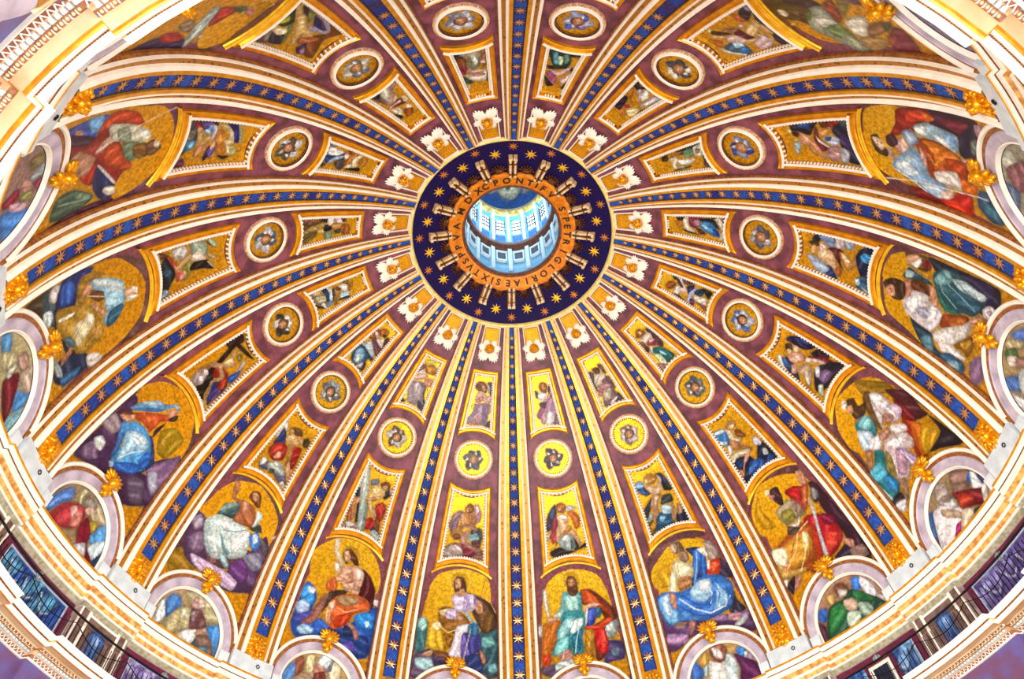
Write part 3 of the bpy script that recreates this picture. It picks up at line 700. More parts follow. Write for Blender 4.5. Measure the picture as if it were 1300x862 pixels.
P b87c68 18,823 44,796 10,776 -39,777 -61,803
P 3c2818 -17,878 18,823 -32,804 -81,814 -95,853
H a08020 -37,889 78
@ R6 saint
B 503808 208,911 235,681 222,277 2,357 -265,267 -302,447 -198,900
P 6f3c44 208,911 230,845 65,940 -152,899 -243,713 -292,464 -246,806 -124,967
P 6c5008 200,878 225,686 64,775 31,824 -106,831 -186,776 -168,884 -87,975 65,949
P 300c34 237,540 230,273 49,360 64,423 126,435 138,533
P 6c1030 196,491 207,333 138,353 144,427
P 8c1810 215,700 237,540 185,504 151,597 99,654 113,675 66,756 70,800 130,748
P c83818 203,652 225,563 199,515 176,551 153,640 157,674
P d86820 216,568 199,515 183,514 165,565
P 141838 121,419 210,290 107,323 14,370 28,435
P 98b8c8 131,645 161,567 145,495 121,419 51,440 32,468 64,527 81,608 91,648
P f0f8f0 122,644 141,584 92,595 93,638
P 88b8e8 127,503 117,438 57,451 72,489
P ecf4f4 104,555 95,498 43,473 64,527
P a04010 34,678 69,630 69,542 11,440 -26,399 -101,435 -136,390 -159,411 -153,498 -147,568 -139,602 -118,660 -70,639
P d0700c 59,633 55,530 2,443 -26,521 -89,608 -10,595
P e88420 48,602 37,536 -13,569 -3,602
P b84008 -4,532 -19,432 -75,429 -70,497
P e06c10 -95,468 -119,386 -159,411 -154,472
L 6c2008 5 50,637 -1,592 -98,611 -148,604
L f0a040 4 -7,620 -62,601 -4,532 6,459
P ece4dc -98,611 -70,497 -90,480 -148,479 -147,568 -148,604
P b0a088 -148,604 -148,479 -163,491 -161,589
P c09088 11,440 12,380 -3,376 -6,428
P c01810 -235,611 -217,545 -171,501 -165,430 -274,436 -270,498 -272,589
P e83818 -239,593 -223,510 -268,444 -267,516
P 7c1014 -204,780 -207,706 -238,620 -266,570 -262,716
P 204c70 -124,379 -136,320 -249,266 -262,337 -204,401
P 3c7c90 -174,361 -201,304 -247,300 -227,351
P 708078 114,354 132,318 55,341 55,366
P b08494 208,299 215,247 168,275 151,306
P 7890b8 88,730 108,677 65,649 38,659 8,732 53,725
P b0c8e0 90,711 88,667 54,662 28,716
P c898a0 25,799 52,734 19,719 -31,754 -26,780
P e8c8b0 39,762 53,725 28,716 -29,744 -32,763
P 90b8dc -99,848 -34,773 14,694 -32,664 -91,654 -137,629 -154,561 -219,581 -234,638 -178,738 -140,821
P d8ecf8 -106,831 -50,760 -41,712 -89,735 -133,691 -149,768
P b8d4ec -174,718 -157,642 -192,577 -233,601 -216,672
L 4880b8 4 -61,772 -88,725 -143,693 -150,650
L ffffff 4 -125,836 -165,762 -218,681
P f0d4c0 -199,605 -177,538 -205,534 -232,583
P c8a098 21,656 -36,638 -91,654 -51,670
P c0a098 -20,870 -14,821 -79,832 -46,860
H 7a6218 -6,903 80
P 3c2c10 48,919 61,876 17,866 -36,847 -65,865 -44,915 1,927
P ecc8ac 40,913 39,876 -0,853 -31,882 3,908
P 401830 57,828 72,781 19,773 -5,818 11,840
L f4ece4 4 -185,902 -170,699 -173,537 -159,341
@ R7 saint
B 4c3810 144,914 33,371 -133,399 -276,361 -228,911 107,961
P 6a3c34 107,961 73,916 -107,945 -215,899 -213,945 -88,1010
P 584414 131,878 86,733 8,679 -84,683 -146,773 -43,878 22,976
P 3c2428 111,819 89,746 35,695 -7,680 -25,714 35,793 69,853
P 887840 14,578 13,504 -52,589 -75,643
P 8c4028 8,679 25,597 -69,636 -100,682 -29,688
P 583c50 47,541 35,406 -21,452 -0,519
P 98a08c 4,771 2,686 -91,689 -168,671 -238,627 -265,649 -252,713 -166,792 -107,847 -54,833
P d0d0c0 -39,761 -73,703 -112,702 -103,795 -76,808
P 607034 4,771 -13,766 -59,814 -40,826
P 6c8450 -108,768 -106,689 -191,662 -200,714 -152,779
P a8ac90 -168,732 -175,677 -258,643 -235,729
P e8e4d0 -98,642 -78,555 -96,514 -183,595 -171,644 -134,654
P 8c6440 -130,539 -106,408 -133,406 -161,452 -192,573 -170,576
P a88450 -187,628 -201,523 -242,522 -266,621 -229,649
P 782c3c -140,405 -172,357 -270,363 -269,480 -215,499
P a05038 -188,483 -194,432 -242,501
P 405028 -126,456 -133,406 -167,465
H 7c6c2c 17,935 71
P 604018 47,921 7,874 -35,846 -39,891 -5,947
P dcc8a8 44,924 34,894 4,894 -5,921 18,938
P 503010 -4,837 -27,812 -48,859
@ L1 mid
B c8960c -158,1516 155,1521 170,963 -176,957
P dcb018 -113,1430 127,1459 132,1223 -110,1262
P 8c5c50 -142,1019 -124,1087 -61,1121 57,1118 127,1090 140,1026 7,1031
P a89890 -134,1020 -127,1078 -76,1110 -6,1078 -19,1036
P e8dcd8 -72,1107 -33,1100 -5,1070 -38,1066
P 7c2038 -19,1126 42,1108 94,1080 65,1037 6,1039
P 806478 -92,1174 -69,1202 -48,1322 -89,1299 -122,1252 -108,1205
P 9c7c84 -102,1305 -59,1346 -25,1342 -79,1292 -112,1245
P b08090 48,1384 72,1403 99,1346 92,1287 67,1285
P f0e0e4 57,1385 73,1395 85,1362 66,1335
P 404850 39,1223 106,1238 124,1173 99,1121 54,1150
P 80a8ac 26,1181 83,1203 104,1163 55,1142 24,1156
P 5c3030 54,1150 113,1155 109,1105 57,1118
P c08850 -47,1314 -16,1343 53,1342 70,1302 63,1242 3,1244 -37,1215 -1,1194 -47,1155 -99,1165 -88,1216 -40,1248
P e0b070 -40,1323 -24,1334 -11,1259 -33,1265
P a06c3c 11,1329 64,1318 60,1267 26,1272
P b07c5c -17,1275 45,1249 89,1236 73,1218 -6,1244
P c0907c -31,1157 14,1221 32,1206 13,1146 94,1088 87,1071 -10,1119
P 7c4c28 -87,1175 -42,1189 -31,1157 -71,1144
P 80501c -15,1368 7,1405 38,1396 47,1359 19,1339 -8,1344
P c08c50 -10,1369 6,1379 14,1347 -3,1345
@ L2 mid
B c8900c -140,1496 166,1525 171,974 -162,981
P dcac18 -80,1426 146,1482 161,1155 162,1054 71,1209
P b08c18 -143,1353 -123,1415 -114,1220 -137,1008 -157,1015
P 98807c -144,1005 -120,1056 -53,1068 -19,1048
P d8d0c8 -117,1049 -88,1066 -50,1060 -91,1027
P 303038 50,1074 79,1093 159,1036 143,1006
P a8b8b8 69,1047 94,1073 149,1041 133,1011
P 142030 -129,1256 -110,1299 -88,1291 -36,1116 -56,1075 -86,1197
P 9c2018 44,1233 85,1266 119,1235 117,1157 99,1134 65,1155
P d04028 60,1239 88,1258 105,1213 87,1189
P a81c18 11,1110 41,1147 81,1110 61,1069 22,1055
P 7c4028 70,1140 107,1136 120,1073 79,1093
P 1c2428 62,1327 100,1368 120,1340 85,1292
P b08c88 97,1375 124,1376 128,1343 108,1336
P 6c8090 -50,1378 -6,1405 6,1375 -38,1348
P e0b878 -29,1326 9,1368 61,1353 76,1315 42,1284 4,1243 48,1200 72,1158 41,1147 3,1200 -22,1241
P f8dc98 -21,1329 15,1352 43,1328 10,1298
P c89c68 -78,1244 -15,1270 52,1306 45,1277 -30,1238
P c88c60 -133,1177 -117,1227 -78,1244 -79,1201 -99,1183 -75,1101 -92,1077 -107,1137
P a86040 -121,1081 -117,1184 -87,1087 -105,1063
P 704018 22,1382 57,1409 88,1399 92,1365 53,1350
P d0a070 44,1373 75,1385 77,1359 51,1354
P b8c8c0 -126,1423 -100,1461 -45,1310 -38,1235 -15,1201 22,1055 -24,1037 -71,1204 -105,1310
P e8f0e8 -118,1426 -106,1441 -65,1301 -63,1242 -96,1331
P 6c8078 -24,1223 -5,1197 22,1055 0,1055
@ L3 mid
B c08a0a -136,1512 150,1511 175,996 -158,982
P d4a414 -116,1479 109,1481 88,1415 -45,1389 -94,1368
P b08410 -128,1379 -133,1259 -133,1028 -101,1080 -107,1204
P d09c18 97,1323 119,1187 108,1161 95,1245
P 5c5878 -98,1064 -61,1110 -18,1070 -69,1041
P f0ece4 -86,1055 -93,1104 -61,1110 -64,1081
P 605c78 17,1078 88,1119 137,1052 83,1043
P a8b4ac -44,1096 -4,1145 48,1145 102,1101 53,1085 4,1068 -29,1071
P d8e0d8 -34,1103 1,1139 28,1131 -7,1096
P 3c4444 -16,1080 15,1094 28,1076 -5,1053
P c8c0bc 94,1042 106,1067 137,1052 132,1031
P 183068 -94,1215 -95,1280 -94,1329 -71,1329 -28,1267 -63,1230
P e8e8e8 -108,1269 -124,1363 -101,1382 -68,1332 -101,1343 -97,1269
P 9c241c -97,1166 -79,1236 -28,1267 9,1248 25,1175 -28,1135 -62,1137
P d84830 -86,1193 -43,1245 -18,1228 -56,1170
P e8a088 -38,1147 -35,1196 -10,1205 2,1177 -20,1151
P 981c18 31,1274 89,1308 119,1187 97,1162
P c89c60 -51,1306 -33,1350 17,1370 68,1360 104,1368 83,1342 26,1280 -22,1272
P e8c888 -44,1312 -16,1344 10,1325 -18,1294
P b07840 -1,1260 37,1279 71,1209 61,1155 33,1218
P e0b090 72,1154 74,1192 133,1113 124,1098
P 604020 -56,1351 -33,1389 10,1404 41,1379 8,1353
P c89c68 -56,1351 -41,1372 -20,1360 -35,1339
P 3c3014 63,1366 85,1392 111,1373 111,1333 81,1331
@ L4 mid
B a0740c -158,992 -123,1500 141,1507 166,998
P b0840c -134,1034 -113,1296 -72,1295 -83,1172 -101,1090
P b08c10 -75,1443 88,1471 101,1388 -15,1377
P 8c600c -99,1472 -56,1471 -61,1437
P 280c10 -50,1229 -78,1335 -125,1329 -112,1386 -108,1457 -54,1447 -56,1379 -26,1262
P 240c10 -58,1389 -57,1416 85,1454 59,1431
P 180c10 -7,1037 -24,1103 -50,1182 -38,1222 -9,1225 28,1147 44,1100 64,1059 138,1008 71,1025
P 242868 79,1078 40,1140 56,1206 98,1237 126,1181 123,1087 125,1047
P 5c3880 112,1085 94,1163 116,1168 128,1093
P 90200c 9,1168 -30,1209 -6,1242 61,1260 105,1223 104,1176 84,1151 46,1193
P b83c1c 68,1199 81,1238 114,1189 100,1159
P 2450a8 73,1252 88,1320 69,1369 72,1386 113,1304 115,1236
P b8a8a0 75,1327 56,1376 62,1396 79,1382 91,1337
P d0a074 -72,1175 -50,1229 -15,1265 -17,1323 -43,1373 -19,1370 -2,1333 40,1329 23,1282 5,1245 58,1233 58,1186 39,1150 77,1098 91,1060 75,1061 49,1106 23,1141 34,1201 -9,1225 -40,1195
P f0d0a0 -16,1275 -17,1323 22,1329 12,1278
P a06838 -91,1103 -72,1175 -45,1189 -69,1110
P a09090 -68,1045 -79,1097 -63,1152 -29,1152 0,1089 -24,1047
P f8f4f4 -50,1090 -42,1113 -9,1099 -21,1078
P f0e8e8 -64,1139 -50,1159 -23,1149 -32,1131
P 806828 -6,1363 6,1394 37,1387 35,1359
P c0b8ac 66,1029 87,1044 124,1023 99,1016
@ L5 mid
B 8c640a -151,983 -128,1519 155,1514 175,980
P 9c740c -107,1393 -108,1464 108,1453 123,1371 115,1198 70,1376
P 7c5810 104,1071 109,1199 126,1125
P 5c3420 -134,996 -122,1044 -83,1100 -85,1044
P c89c84 -125,1003 -121,1031 -63,1037 -80,1023
P 101c28 -38,1036 -87,1072 -35,1112 36,1129 85,1088 135,1052 133,1016
P 284860 -8,1048 -17,1090 22,1109 33,1072
P 8890a0 93,1044 104,1071 131,1074 135,1023
P b84838 -91,1079 -75,1106 -9,1146 11,1131 -22,1112
P e87c68 -26,1119 -3,1146 30,1165 26,1137
P d8d4d0 -104,1113 -117,1148 -107,1197 -70,1211 -45,1190 -50,1141
P a0a098 -75,1141 -54,1183 -42,1161
P c8a470 5,1131 -43,1197 -51,1232 -22,1238 -1,1188 22,1144
P 8c8838 13,1173 -22,1238 23,1236 69,1218 87,1159 46,1192
P a83c30 36,1129 25,1151 68,1161 79,1138
P e09080 56,1148 31,1186 55,1198 87,1159
P 98a894 -122,1231 -124,1266 -94,1323 -36,1338 -14,1323 -42,1239
P e8d0c0 -42,1239 -54,1281 -8,1323 19,1322 -9,1238
P 406048 -96,1337 -60,1395 -46,1395 -74,1345
P b8c8a8 -105,1351 -82,1387 -51,1401 -50,1381 -85,1352
P 180c10 6,1244 17,1337 83,1375 60,1305 44,1220
P c0a888 30,1336 31,1350 79,1383 74,1369
P b89868 -23,1338 14,1394 30,1379 6,1344
@ L6 mid
B 5c3c0c -146,985 -125,1520 137,1525 178,983
P 684810 -122,1343 -112,1470 5,1452 104,1473 117,1301 86,1389
P 403848 -130,1001 -136,1076 -10,1115 64,1064 83,1031
P 706858 -71,1029 -65,1086 -21,1091 -12,1054
P 5c2048 135,1027 85,1068 129,1097
P 281030 -130,1055 -133,1175 -101,1206 -88,1152 -87,1104
P 90202c -114,1053 -119,1085 -76,1110 -81,1083
P 583c7c -130,1085 -127,1154 -100,1182 -54,1159 -87,1116
P 6898e0 -99,1152 -100,1182 -55,1195 -66,1165
P c8c8d8 -105,1167 -95,1203 -62,1222 -11,1218 -22,1194 -66,1195
P b0c8f0 -71,1137 -77,1165 -55,1183 -49,1155
P d8b070 -81,1089 -81,1119 -16,1154 1,1150 -38,1179 -27,1203 17,1165 6,1135
P 3880b0 -1,1059 -11,1078 -10,1111 28,1115 48,1076 31,1062
P 8cd0e8 11,1076 0,1096 17,1110 33,1093
P c0805c 23,1137 17,1189 45,1196 88,1148 66,1132
P e8a060 55,1139 34,1172 56,1176 83,1151
P 281048 89,1197 23,1210 33,1252 78,1235 106,1210
P 6850a0 45,1208 27,1262 89,1240
P e8b088 34,1221 -17,1227 -12,1242 39,1242
P c87c28 -17,1227 -73,1222 -64,1264 -9,1318 9,1290 42,1331 77,1322 72,1282 22,1253
P e8a850 -23,1237 -52,1252 -2,1285 11,1260
P e8d4a0 -101,1218 -103,1254 -67,1319 -23,1355 6,1351 20,1320 -8,1294 -32,1319 -76,1276
P 1c1464 -121,1256 -120,1325 -8,1389 -6,1358 -62,1328
P 3038b8 -62,1328 -69,1349 -18,1370 -17,1358
P a8b088 -120,1322 -105,1353 -49,1392 -3,1404 -8,1389 -65,1367
P b0a468 20,1320 18,1357 33,1396 68,1394 81,1362
P fff0c0 20,1320 24,1341 64,1360 59,1342
P 1c1008 78,1285 81,1362 100,1332
@ L7 mid
B 5c300c -115,973 -172,1077 -130,1506 130,1508 179,976
P 743c0c -104,1214 -112,1436 -25,1393 89,1448 87,1330 -14,1324 -80,1379
P 583c4c 135,1018 49,1057 102,1120 126,1111
P 888078 78,1050 57,1069 94,1109 123,1101
P 1c1430 119,1126 57,1084 48,1166 100,1203
P 1c2818 11,1036 -59,1036 -104,1038 -30,1136 5,1123 19,1094
P a0a418 13,1062 -23,1065 -49,1075 -22,1107 10,1082
P e0c8b0 42,1041 21,1074 44,1083 53,1063
P f8ecc0 57,1084 36,1087 23,1131 28,1163 53,1156 66,1127
P 687840 1,1132 -23,1137 15,1176 85,1206 91,1192 39,1170
P 80803c -93,1155 -145,1112 -148,1142 -102,1199 -58,1216
P 281830 -123,1074 -138,1099 -89,1162 -83,1138
P e0b870 -109,1047 -121,1069 -90,1110 -84,1153 -49,1214 -31,1249 -28,1296 -8,1315 12,1278 23,1244 56,1265 71,1277 70,1251 49,1223 11,1211 8,1190 -33,1156 -63,1102
P f8dc98 -48,1142 -70,1157 -32,1223 -13,1201
P 1c1458 -80,1226 -112,1201 -78,1339 -60,1323 -51,1269
P a8a0c0 -39,1236 -59,1257 -62,1338 -81,1343 -102,1275 -121,1177 -125,1222 -111,1314 -85,1362 -58,1370 -46,1327 -32,1290
P a85c38 36,1262 -10,1330 -18,1370 32,1338 61,1296
P 381848 79,1304 37,1329 85,1376 105,1337
P a87ca0 85,1335 63,1348 80,1370 97,1367
@ R1 mid
B d0a00e -135,1497 148,1506 166,957 -169,948
P e8c81c -114,1461 125,1476 124,1365 19,1418 -122,1350
P e0b818 99,1217 131,1045 91,1119
P 1c1414 -120,1065 -49,1090 47,1052 130,1095 134,1069 73,1056 -24,1029 -108,1031
P 1c1820 38,1161 74,1113 84,1070 48,1060
P 303048 -132,1216 -105,1315 -67,1370 -38,1392 -38,1332 -68,1251 -107,1214
P 3c5080 -89,1338 -57,1377 -50,1342 -87,1295
P 8c2434 -84,1253 -48,1325 -35,1297 -44,1240 -68,1192 -58,1141 -93,1079 -69,1126 -114,1164 -100,1204
P b84040 -104,1180 -65,1209 -56,1157 -95,1121
P d8c0a0 -130,1174 -91,1212 -102,1188 -125,1149
P c86818 38,1321 74,1331 118,1281 107,1216 80,1204 71,1256 59,1292
P c0c4d0 25,1348 54,1369 103,1347 49,1336
P e8b890 -42,1307 -6,1319 35,1304 38,1270 24,1230 45,1201 6,1174 -37,1172 -50,1140 -68,1134 -56,1216 -33,1255
P fff0dc -24,1313 28,1309 23,1281 -20,1283
P d8a880 45,1201 69,1189 104,1091 88,1094 48,1167
P c08840 24,1230 54,1208 -12,1168 -18,1186
P 98a8a4 -51,1132 -20,1169 40,1169 58,1124 59,1075 14,1057 -40,1089
P e8f0f0 -33,1138 -3,1167 22,1163 8,1132
P 50645c 33,1128 56,1108 51,1076 25,1072
P a86420 -35,1383 -2,1399 30,1381 33,1347 4,1326 -36,1349
P c89048 -23,1372 3,1373 -2,1344 -23,1347
@ R2 mid
B cc980c -145,1487 113,1492 159,968 -179,971
P e4b814 -116,1448 87,1459 98,1381 5,1406 -132,1391
P e0b418 -137,1294 -56,1271 -132,1221
P e8b818 51,1260 101,1246 113,1152 76,1152 52,1242
P 1c2028 44,1388 88,1381 109,1304 112,1249 62,1264 59,1318
P 283c80 71,1385 100,1344 110,1286 86,1315
P 1c4078 -128,1380 -78,1387 -55,1315 -41,1282 -78,1284 -121,1332
P 88b8e0 -116,1385 -70,1384 -60,1344 -114,1348
P 4878b8 -125,1343 -82,1317 -49,1286 -96,1305
P 303840 -151,1175 -32,1261 -38,1228 -104,1158 -129,1098 -147,1139
P a0b8c0 -138,1119 -96,1155 -87,1134 -126,1105
P 604c20 -142,1086 -96,1111 -62,1107 -100,1036 -157,1005
P c89020 -127,1080 -81,1105 -88,1065 -123,1044
P 303c38 30,1234 90,1224 86,1173 33,1180 -1,1186
P 1c4c70 -88,1065 -42,1133 41,1115 41,1030 -51,1025 -103,1028
P b0d0e0 -7,1171 30,1172 62,1141 46,1104 -11,1120
P 80b8d8 -40,1115 -2,1099 -33,1069 -53,1086
P 1c1c38 73,1084 140,1088 135,996 56,1023
P a88478 107,1138 123,1113 115,1073 81,1080
P b08458 75,1170 73,1084 36,1040 36,1083
P e8c4a0 -45,1337 -10,1332 14,1303 47,1333 52,1385 73,1348 45,1289 21,1256 -18,1272 -43,1301
P c89870 -29,1268 18,1248 -24,1196 -42,1133 -84,1098 -93,1119 -54,1190 -80,1192
P f0d4b4 -24,1248 -5,1240 -42,1186 -47,1196
P a06c3c 5,1262 33,1241 15,1223
P b07c30 -37,1397 -1,1413 30,1399 42,1362 12,1340 -38,1353
P e8c888 -40,1390 -13,1387 -27,1357 -48,1361
@ R3 mid
B c8900a -156,1502 110,1491 135,974 -180,968
P d8a010 -140,1469 87,1469 101,1323 57,1300 21,1411 -100,1427
P d09c10 27,1254 124,1223 47,1188
P 101c3c 106,1179 126,1001 24,1034 -131,1008 -146,1028 -145,1150 -91,1179 -15,1141 4,1087
P 204c98 -44,1105 27,1089 56,1047 98,1070 116,1027 55,1020 -83,1030
P 4c88d0 -63,1082 13,1071 -37,1062 -92,1046
P 183868 -133,1152 -78,1169 -87,1118 -139,1118
P d0d0e4 79,1212 103,1201 109,1157 88,1146 60,1178
P f0f0f8 85,1206 105,1190 90,1173 74,1187
P c8d0d0 86,1119 105,1103 98,1070 68,1085
P 3878b8 -128,1407 -60,1396 -42,1340 -82,1281 -135,1321 -134,1361
P d8f0f8 -128,1407 -60,1396 -40,1369 -88,1377
P b8d8f0 -132,1350 -80,1309 -95,1291 -128,1316
P b07c50 -50,1306 -27,1268 -1,1247 -28,1229 -3,1219 32,1171 11,1159 -31,1212 -89,1246 -82,1281
P e8d4b8 -34,1375 -13,1348 -18,1291 8,1270 -1,1247 -42,1290 -51,1317
P e0dcc0 -119,1209 -48,1205 14,1176 -7,1163 -68,1181 -102,1178 -146,1161
P f4e8e0 -99,1273 -75,1276 -87,1235 -137,1213
P e0a090 -41,1161 -2,1169 -15,1141 -80,1113 -109,1077 -131,1074 -87,1118
P c08860 -132,1113 -104,1083 -134,1057 -149,1077
P 804420 18,1332 44,1311 50,1255 26,1265 -2,1298
P b08050 -12,1387 22,1400 51,1381 42,1353 10,1349 -21,1364
P e8c898 6,1382 35,1364 19,1346 -3,1359
@ R4 mid
B b07c08 -149,1497 116,1503 158,968 -184,985
P c48c0c 92,1484 109,1374 32,1410 -68,1422 -140,1455
P a88010 -123,1200 -94,1115 -124,1037 -179,1057 -168,1161
P 1c1040 50,1410 84,1399 114,1340 131,1223 93,1240 56,1294
P 243c88 84,1372 109,1320 119,1253 92,1294
P 180c20 63,1234 121,1200 126,1131 107,1121 63,1170
P 5c1838 95,1187 115,1134 92,1131
P 801c2c 36,1247 98,1134 114,1052 66,1117
P 201c30 -6,1168 98,1098 136,1010 -1,1042 -57,1044 -113,1092
P 786088 -27,1147 41,1103 41,1057 -42,1072
P e0dce4 2,1169 25,1149 -25,1120 -39,1139
P 2c3850 -49,1367 -55,1298 -140,1198 -128,1282 -118,1345
P f0f4f4 -79,1411 -61,1398 -105,1353 -136,1268 -133,1327 -112,1377
P 3c64a8 -72,1387 -62,1359 -94,1313 -107,1343
P dc9c84 -33,1357 15,1328 30,1281 11,1243 -25,1269 -55,1298 -55,1336
P f0c4a8 -21,1327 16,1301 8,1260 -49,1302
P e8d0c0 18,1247 51,1200 74,1131 57,1130 27,1196 -1,1236
P c89888 -71,1307 -52,1281 -98,1254 -117,1280
P c0a080 -56,1260 -3,1226 -22,1177 -96,1142 -123,1152 -83,1197 -88,1241
P f8f0e0 -64,1209 -42,1203 -95,1152 -112,1150 -99,1182
P e0c8a0 33,1355 54,1330 29,1308 4,1331
P c0c8b0 -79,1096 -53,1075 -107,1039 -122,1058
P 402c1c 18,1403 44,1379 19,1348 -8,1362 -9,1389
P e0b888 -4,1382 10,1362 -5,1344 -26,1361
@ R5 mid
B 9c680a 131,1511 160,981 -180,981 -144,1510
P a8740c 124,1455 126,1372 51,1413 -28,1416 -85,1346 -127,1455
P a87410 -126,1240 -33,1197 -43,1112 -139,1110
P 141830 85,1393 121,1366 138,1331 69,1351 64,1393
P 7890b8 97,1352 132,1304 112,1256 56,1261 54,1288
P 601c24 45,1295 62,1220 16,1175 -11,1214 -60,1194 -18,1234
P c8b8c0 108,1249 143,1202 76,1200 60,1247
P 90a0b4 134,1188 136,1141 90,1139 74,1186
P c08848 40,1225 45,1191 13,1147 48,1123 102,1085 -4,1117 -50,1167 -9,1207
P f8dcb0 44,1212 23,1175 4,1153 -10,1172 7,1202
P 101c40 48,1123 109,1086 140,1000 -63,1026 -144,1024 -25,1101
P 3890d0 58,1096 87,1071 85,1023 39,1040 31,1080
P 2c5878 -82,1106 -48,1056 -126,1014 -131,1091
P c8e4e8 -91,1112 -74,1087 -112,1080 -114,1101
P a0b8c8 -116,1072 -122,1022 -141,1032
P 20306c -98,1323 -55,1279 -125,1219 -129,1268
P a8bcd8 -37,1422 -34,1387 -75,1276 -126,1319 -84,1389
P dcb488 -4,1361 30,1343 36,1301 22,1258 -59,1229 -85,1204 -101,1230 -68,1256 -51,1308 -41,1344
P f4d8b0 7,1348 31,1315 11,1292 -30,1331
P f0c8c0 55,1351 59,1316 34,1308 16,1342
P a85028 -70,1242 -47,1217 -82,1198 -109,1215
P 3c2c18 51,1413 72,1365 41,1350 34,1399
P d8a868 18,1405 40,1378 3,1362 -22,1395
@ R6 mid
B 805008 125,1487 158,989 -163,985 -133,1511
P 8c5c0c 110,1452 115,1376 45,1394 -99,1425 -101,1269 -49,1302 -103,1458 -1,1440
P 14102c 114,1366 123,1341 132,1194 76,1241 40,1277 63,1329 76,1374
P 1c4888 106,1324 120,1281 123,1229 87,1261 84,1309
P 5c2c10 132,1184 131,1124 90,1134 85,1186
P 801c28 131,1124 142,1045 85,1116 95,1141
P 141838 75,1130 148,999 58,1029 -118,1012 -115,1101 -36,1115 15,1111
P 38285c 56,1084 7,1049 -80,1035 -43,1068 -6,1114
P 30505c 131,1055 127,1018 92,1044 96,1067
P e8a060 65,1210 80,1158 85,1136 65,1145 34,1208
P 701c28 91,1224 75,1216 18,1225 -33,1184 -59,1234 -13,1258 34,1254
P f4e8dc 55,1237 18,1235 -28,1187 -33,1199 3,1241
P b8c0d8 29,1195 34,1148 20,1109 -11,1121 -22,1155 -2,1193
P 404c68 29,1190 29,1150 3,1170 8,1194
P b0848c -38,1196 -27,1141 -46,1123 -97,1140 -115,1191 -85,1212
P f0c890 -58,1183 -67,1141 -82,1141 -73,1168
P b0b0c0 -36,1120 -54,1076 -115,1101 -117,1141
P e09c7c 53,1333 41,1302 -13,1258 -64,1236 -90,1219 -101,1243 -49,1272 -7,1297 -22,1313 -0,1346
P f4c8a0 41,1318 30,1297 4,1292 4,1318
P c8845c -22,1313 -28,1295 -80,1277 -80,1288
P a8c0c8 -4,1389 0,1356 -26,1361 -68,1393 -41,1399
P c8ac50 23,1383 16,1349 6,1364 12,1387
P e8d890 83,1395 77,1379 61,1382 64,1396
P 3c1420 71,1377 58,1336 32,1353 44,1374
@ R7 mid
B 6c3c0a 131,1512 160,987 -172,975 -145,1507
P 74440c 110,1367 133,1196 140,1065 91,1113 54,1234 68,1309
P 784c0c -85,1437 -108,1354 -120,1428
P 281828 110,1119 137,1040 110,1015 48,1121 85,1134
P 9088a0 138,1060 127,1037 89,1056 103,1069
P 303038 98,1023 2,1044 -49,1044 -1,1076 46,1080
P 281434 -41,1064 -134,1014 -136,1077 -95,1093
P b85828 123,1162 104,1141 67,1128 49,1141 72,1173
P 5c1430 14,1266 30,1217 -23,1203 -46,1184 -44,1241 -11,1264
P e8c890 4,1195 30,1113 17,1084 -21,1135 -39,1183 -18,1197
P c89c68 21,1094 -33,1068 -68,1071 -40,1106 -1,1112
P c8a080 52,1198 46,1168 19,1177 30,1201
P 8c6040 53,1311 63,1268 30,1217 23,1270
P e0b8b0 20,1312 4,1262 -49,1231 -63,1232 -37,1293 -8,1336
P d8b078 -44,1241 -53,1185 -66,1191 -64,1248
P d8b8bc -67,1206 -56,1122 -118,1129 -124,1192 -106,1218
P f0dce0 -37,1152 -88,1113 -100,1119 -49,1158
P 40607c -28,1391 -22,1322 -61,1274 -115,1271 -117,1318 -69,1373
P a8d0e0 -22,1322 -43,1278 -71,1285 -55,1336
P 2878c8 -64,1300 -90,1275 -107,1307 -92,1322
P f0f0e0 -23,1416 -69,1373 -112,1313 -115,1331 -64,1399
P 40240c 89,1361 48,1302 18,1276 43,1339 66,1366
P e0a878 64,1377 23,1316 18,1338 41,1381
P e8d8b0 104,1358 95,1349 81,1363 87,1372
P b86020 41,1397 8,1365 -20,1406 16,1411
@ L8 mid
B 603808 103,1400 -27,997 -198,1122 -65,1609
P 8c6858 28,1208 -52,1162 -67,1318 12,1380
@ R8 mid
B 603808 155,1464 224,1024 86,968 -172,1461
P 8c6858 131,1229 81,1130 12,1255 52,1367
@ L1 top
B d8b020 -91,2370 109,2385 130,1935 -100,1953
P f0dc20 -68,2360 83,2369 86,2306 -53,2307
P 3c3c48 30,2307 58,2310 87,2271 91,2195 88,2146 68,2192 45,2253
P b0a898 29,2293 48,2281 56,2226 39,2245
P b07c70 -84,1990 -67,2021 -16,2002 7,1984 -61,1977
P 181418 34,1988 58,2011 97,2029 104,1974
P a08498 -35,2137 67,2150 69,2081 65,2012 54,1990 13,1988 -32,2013 -83,1980 -82,2025 -54,2071
P c8a8b8 -31,2054 -12,2071 -21,2035 -64,1994
P 7c5c7c 13,2137 55,2135 56,2025 32,2001
P c89080 -30,2048 -2,2045 12,1999 -10,2003
P dcb0a0 -38,2206 -6,2225 45,2204 71,2214 71,2165 38,2154 8,2171 -29,2145 -46,2163
P b87868 -40,2171 3,2205 14,2179 -23,2146
P e0b8a0 -34,2227 6,2234 16,2214 -30,2200
P 70401c -61,2264 -39,2303 3,2306 28,2278 28,2230 -1,2239 -36,2241
P c08860 -14,2279 10,2283 22,2243 -2,2246
L 7c3020 6 -42,2136 -71,2117 -64,2097
L 7c3020 6 59,2157 84,2124 76,2085
@ L2 top
B dcb820 -79,2331 84,2376 105,1964 -97,1958
P f0dc50 -49,2323 66,2362 75,2274 28,2319 -24,2300
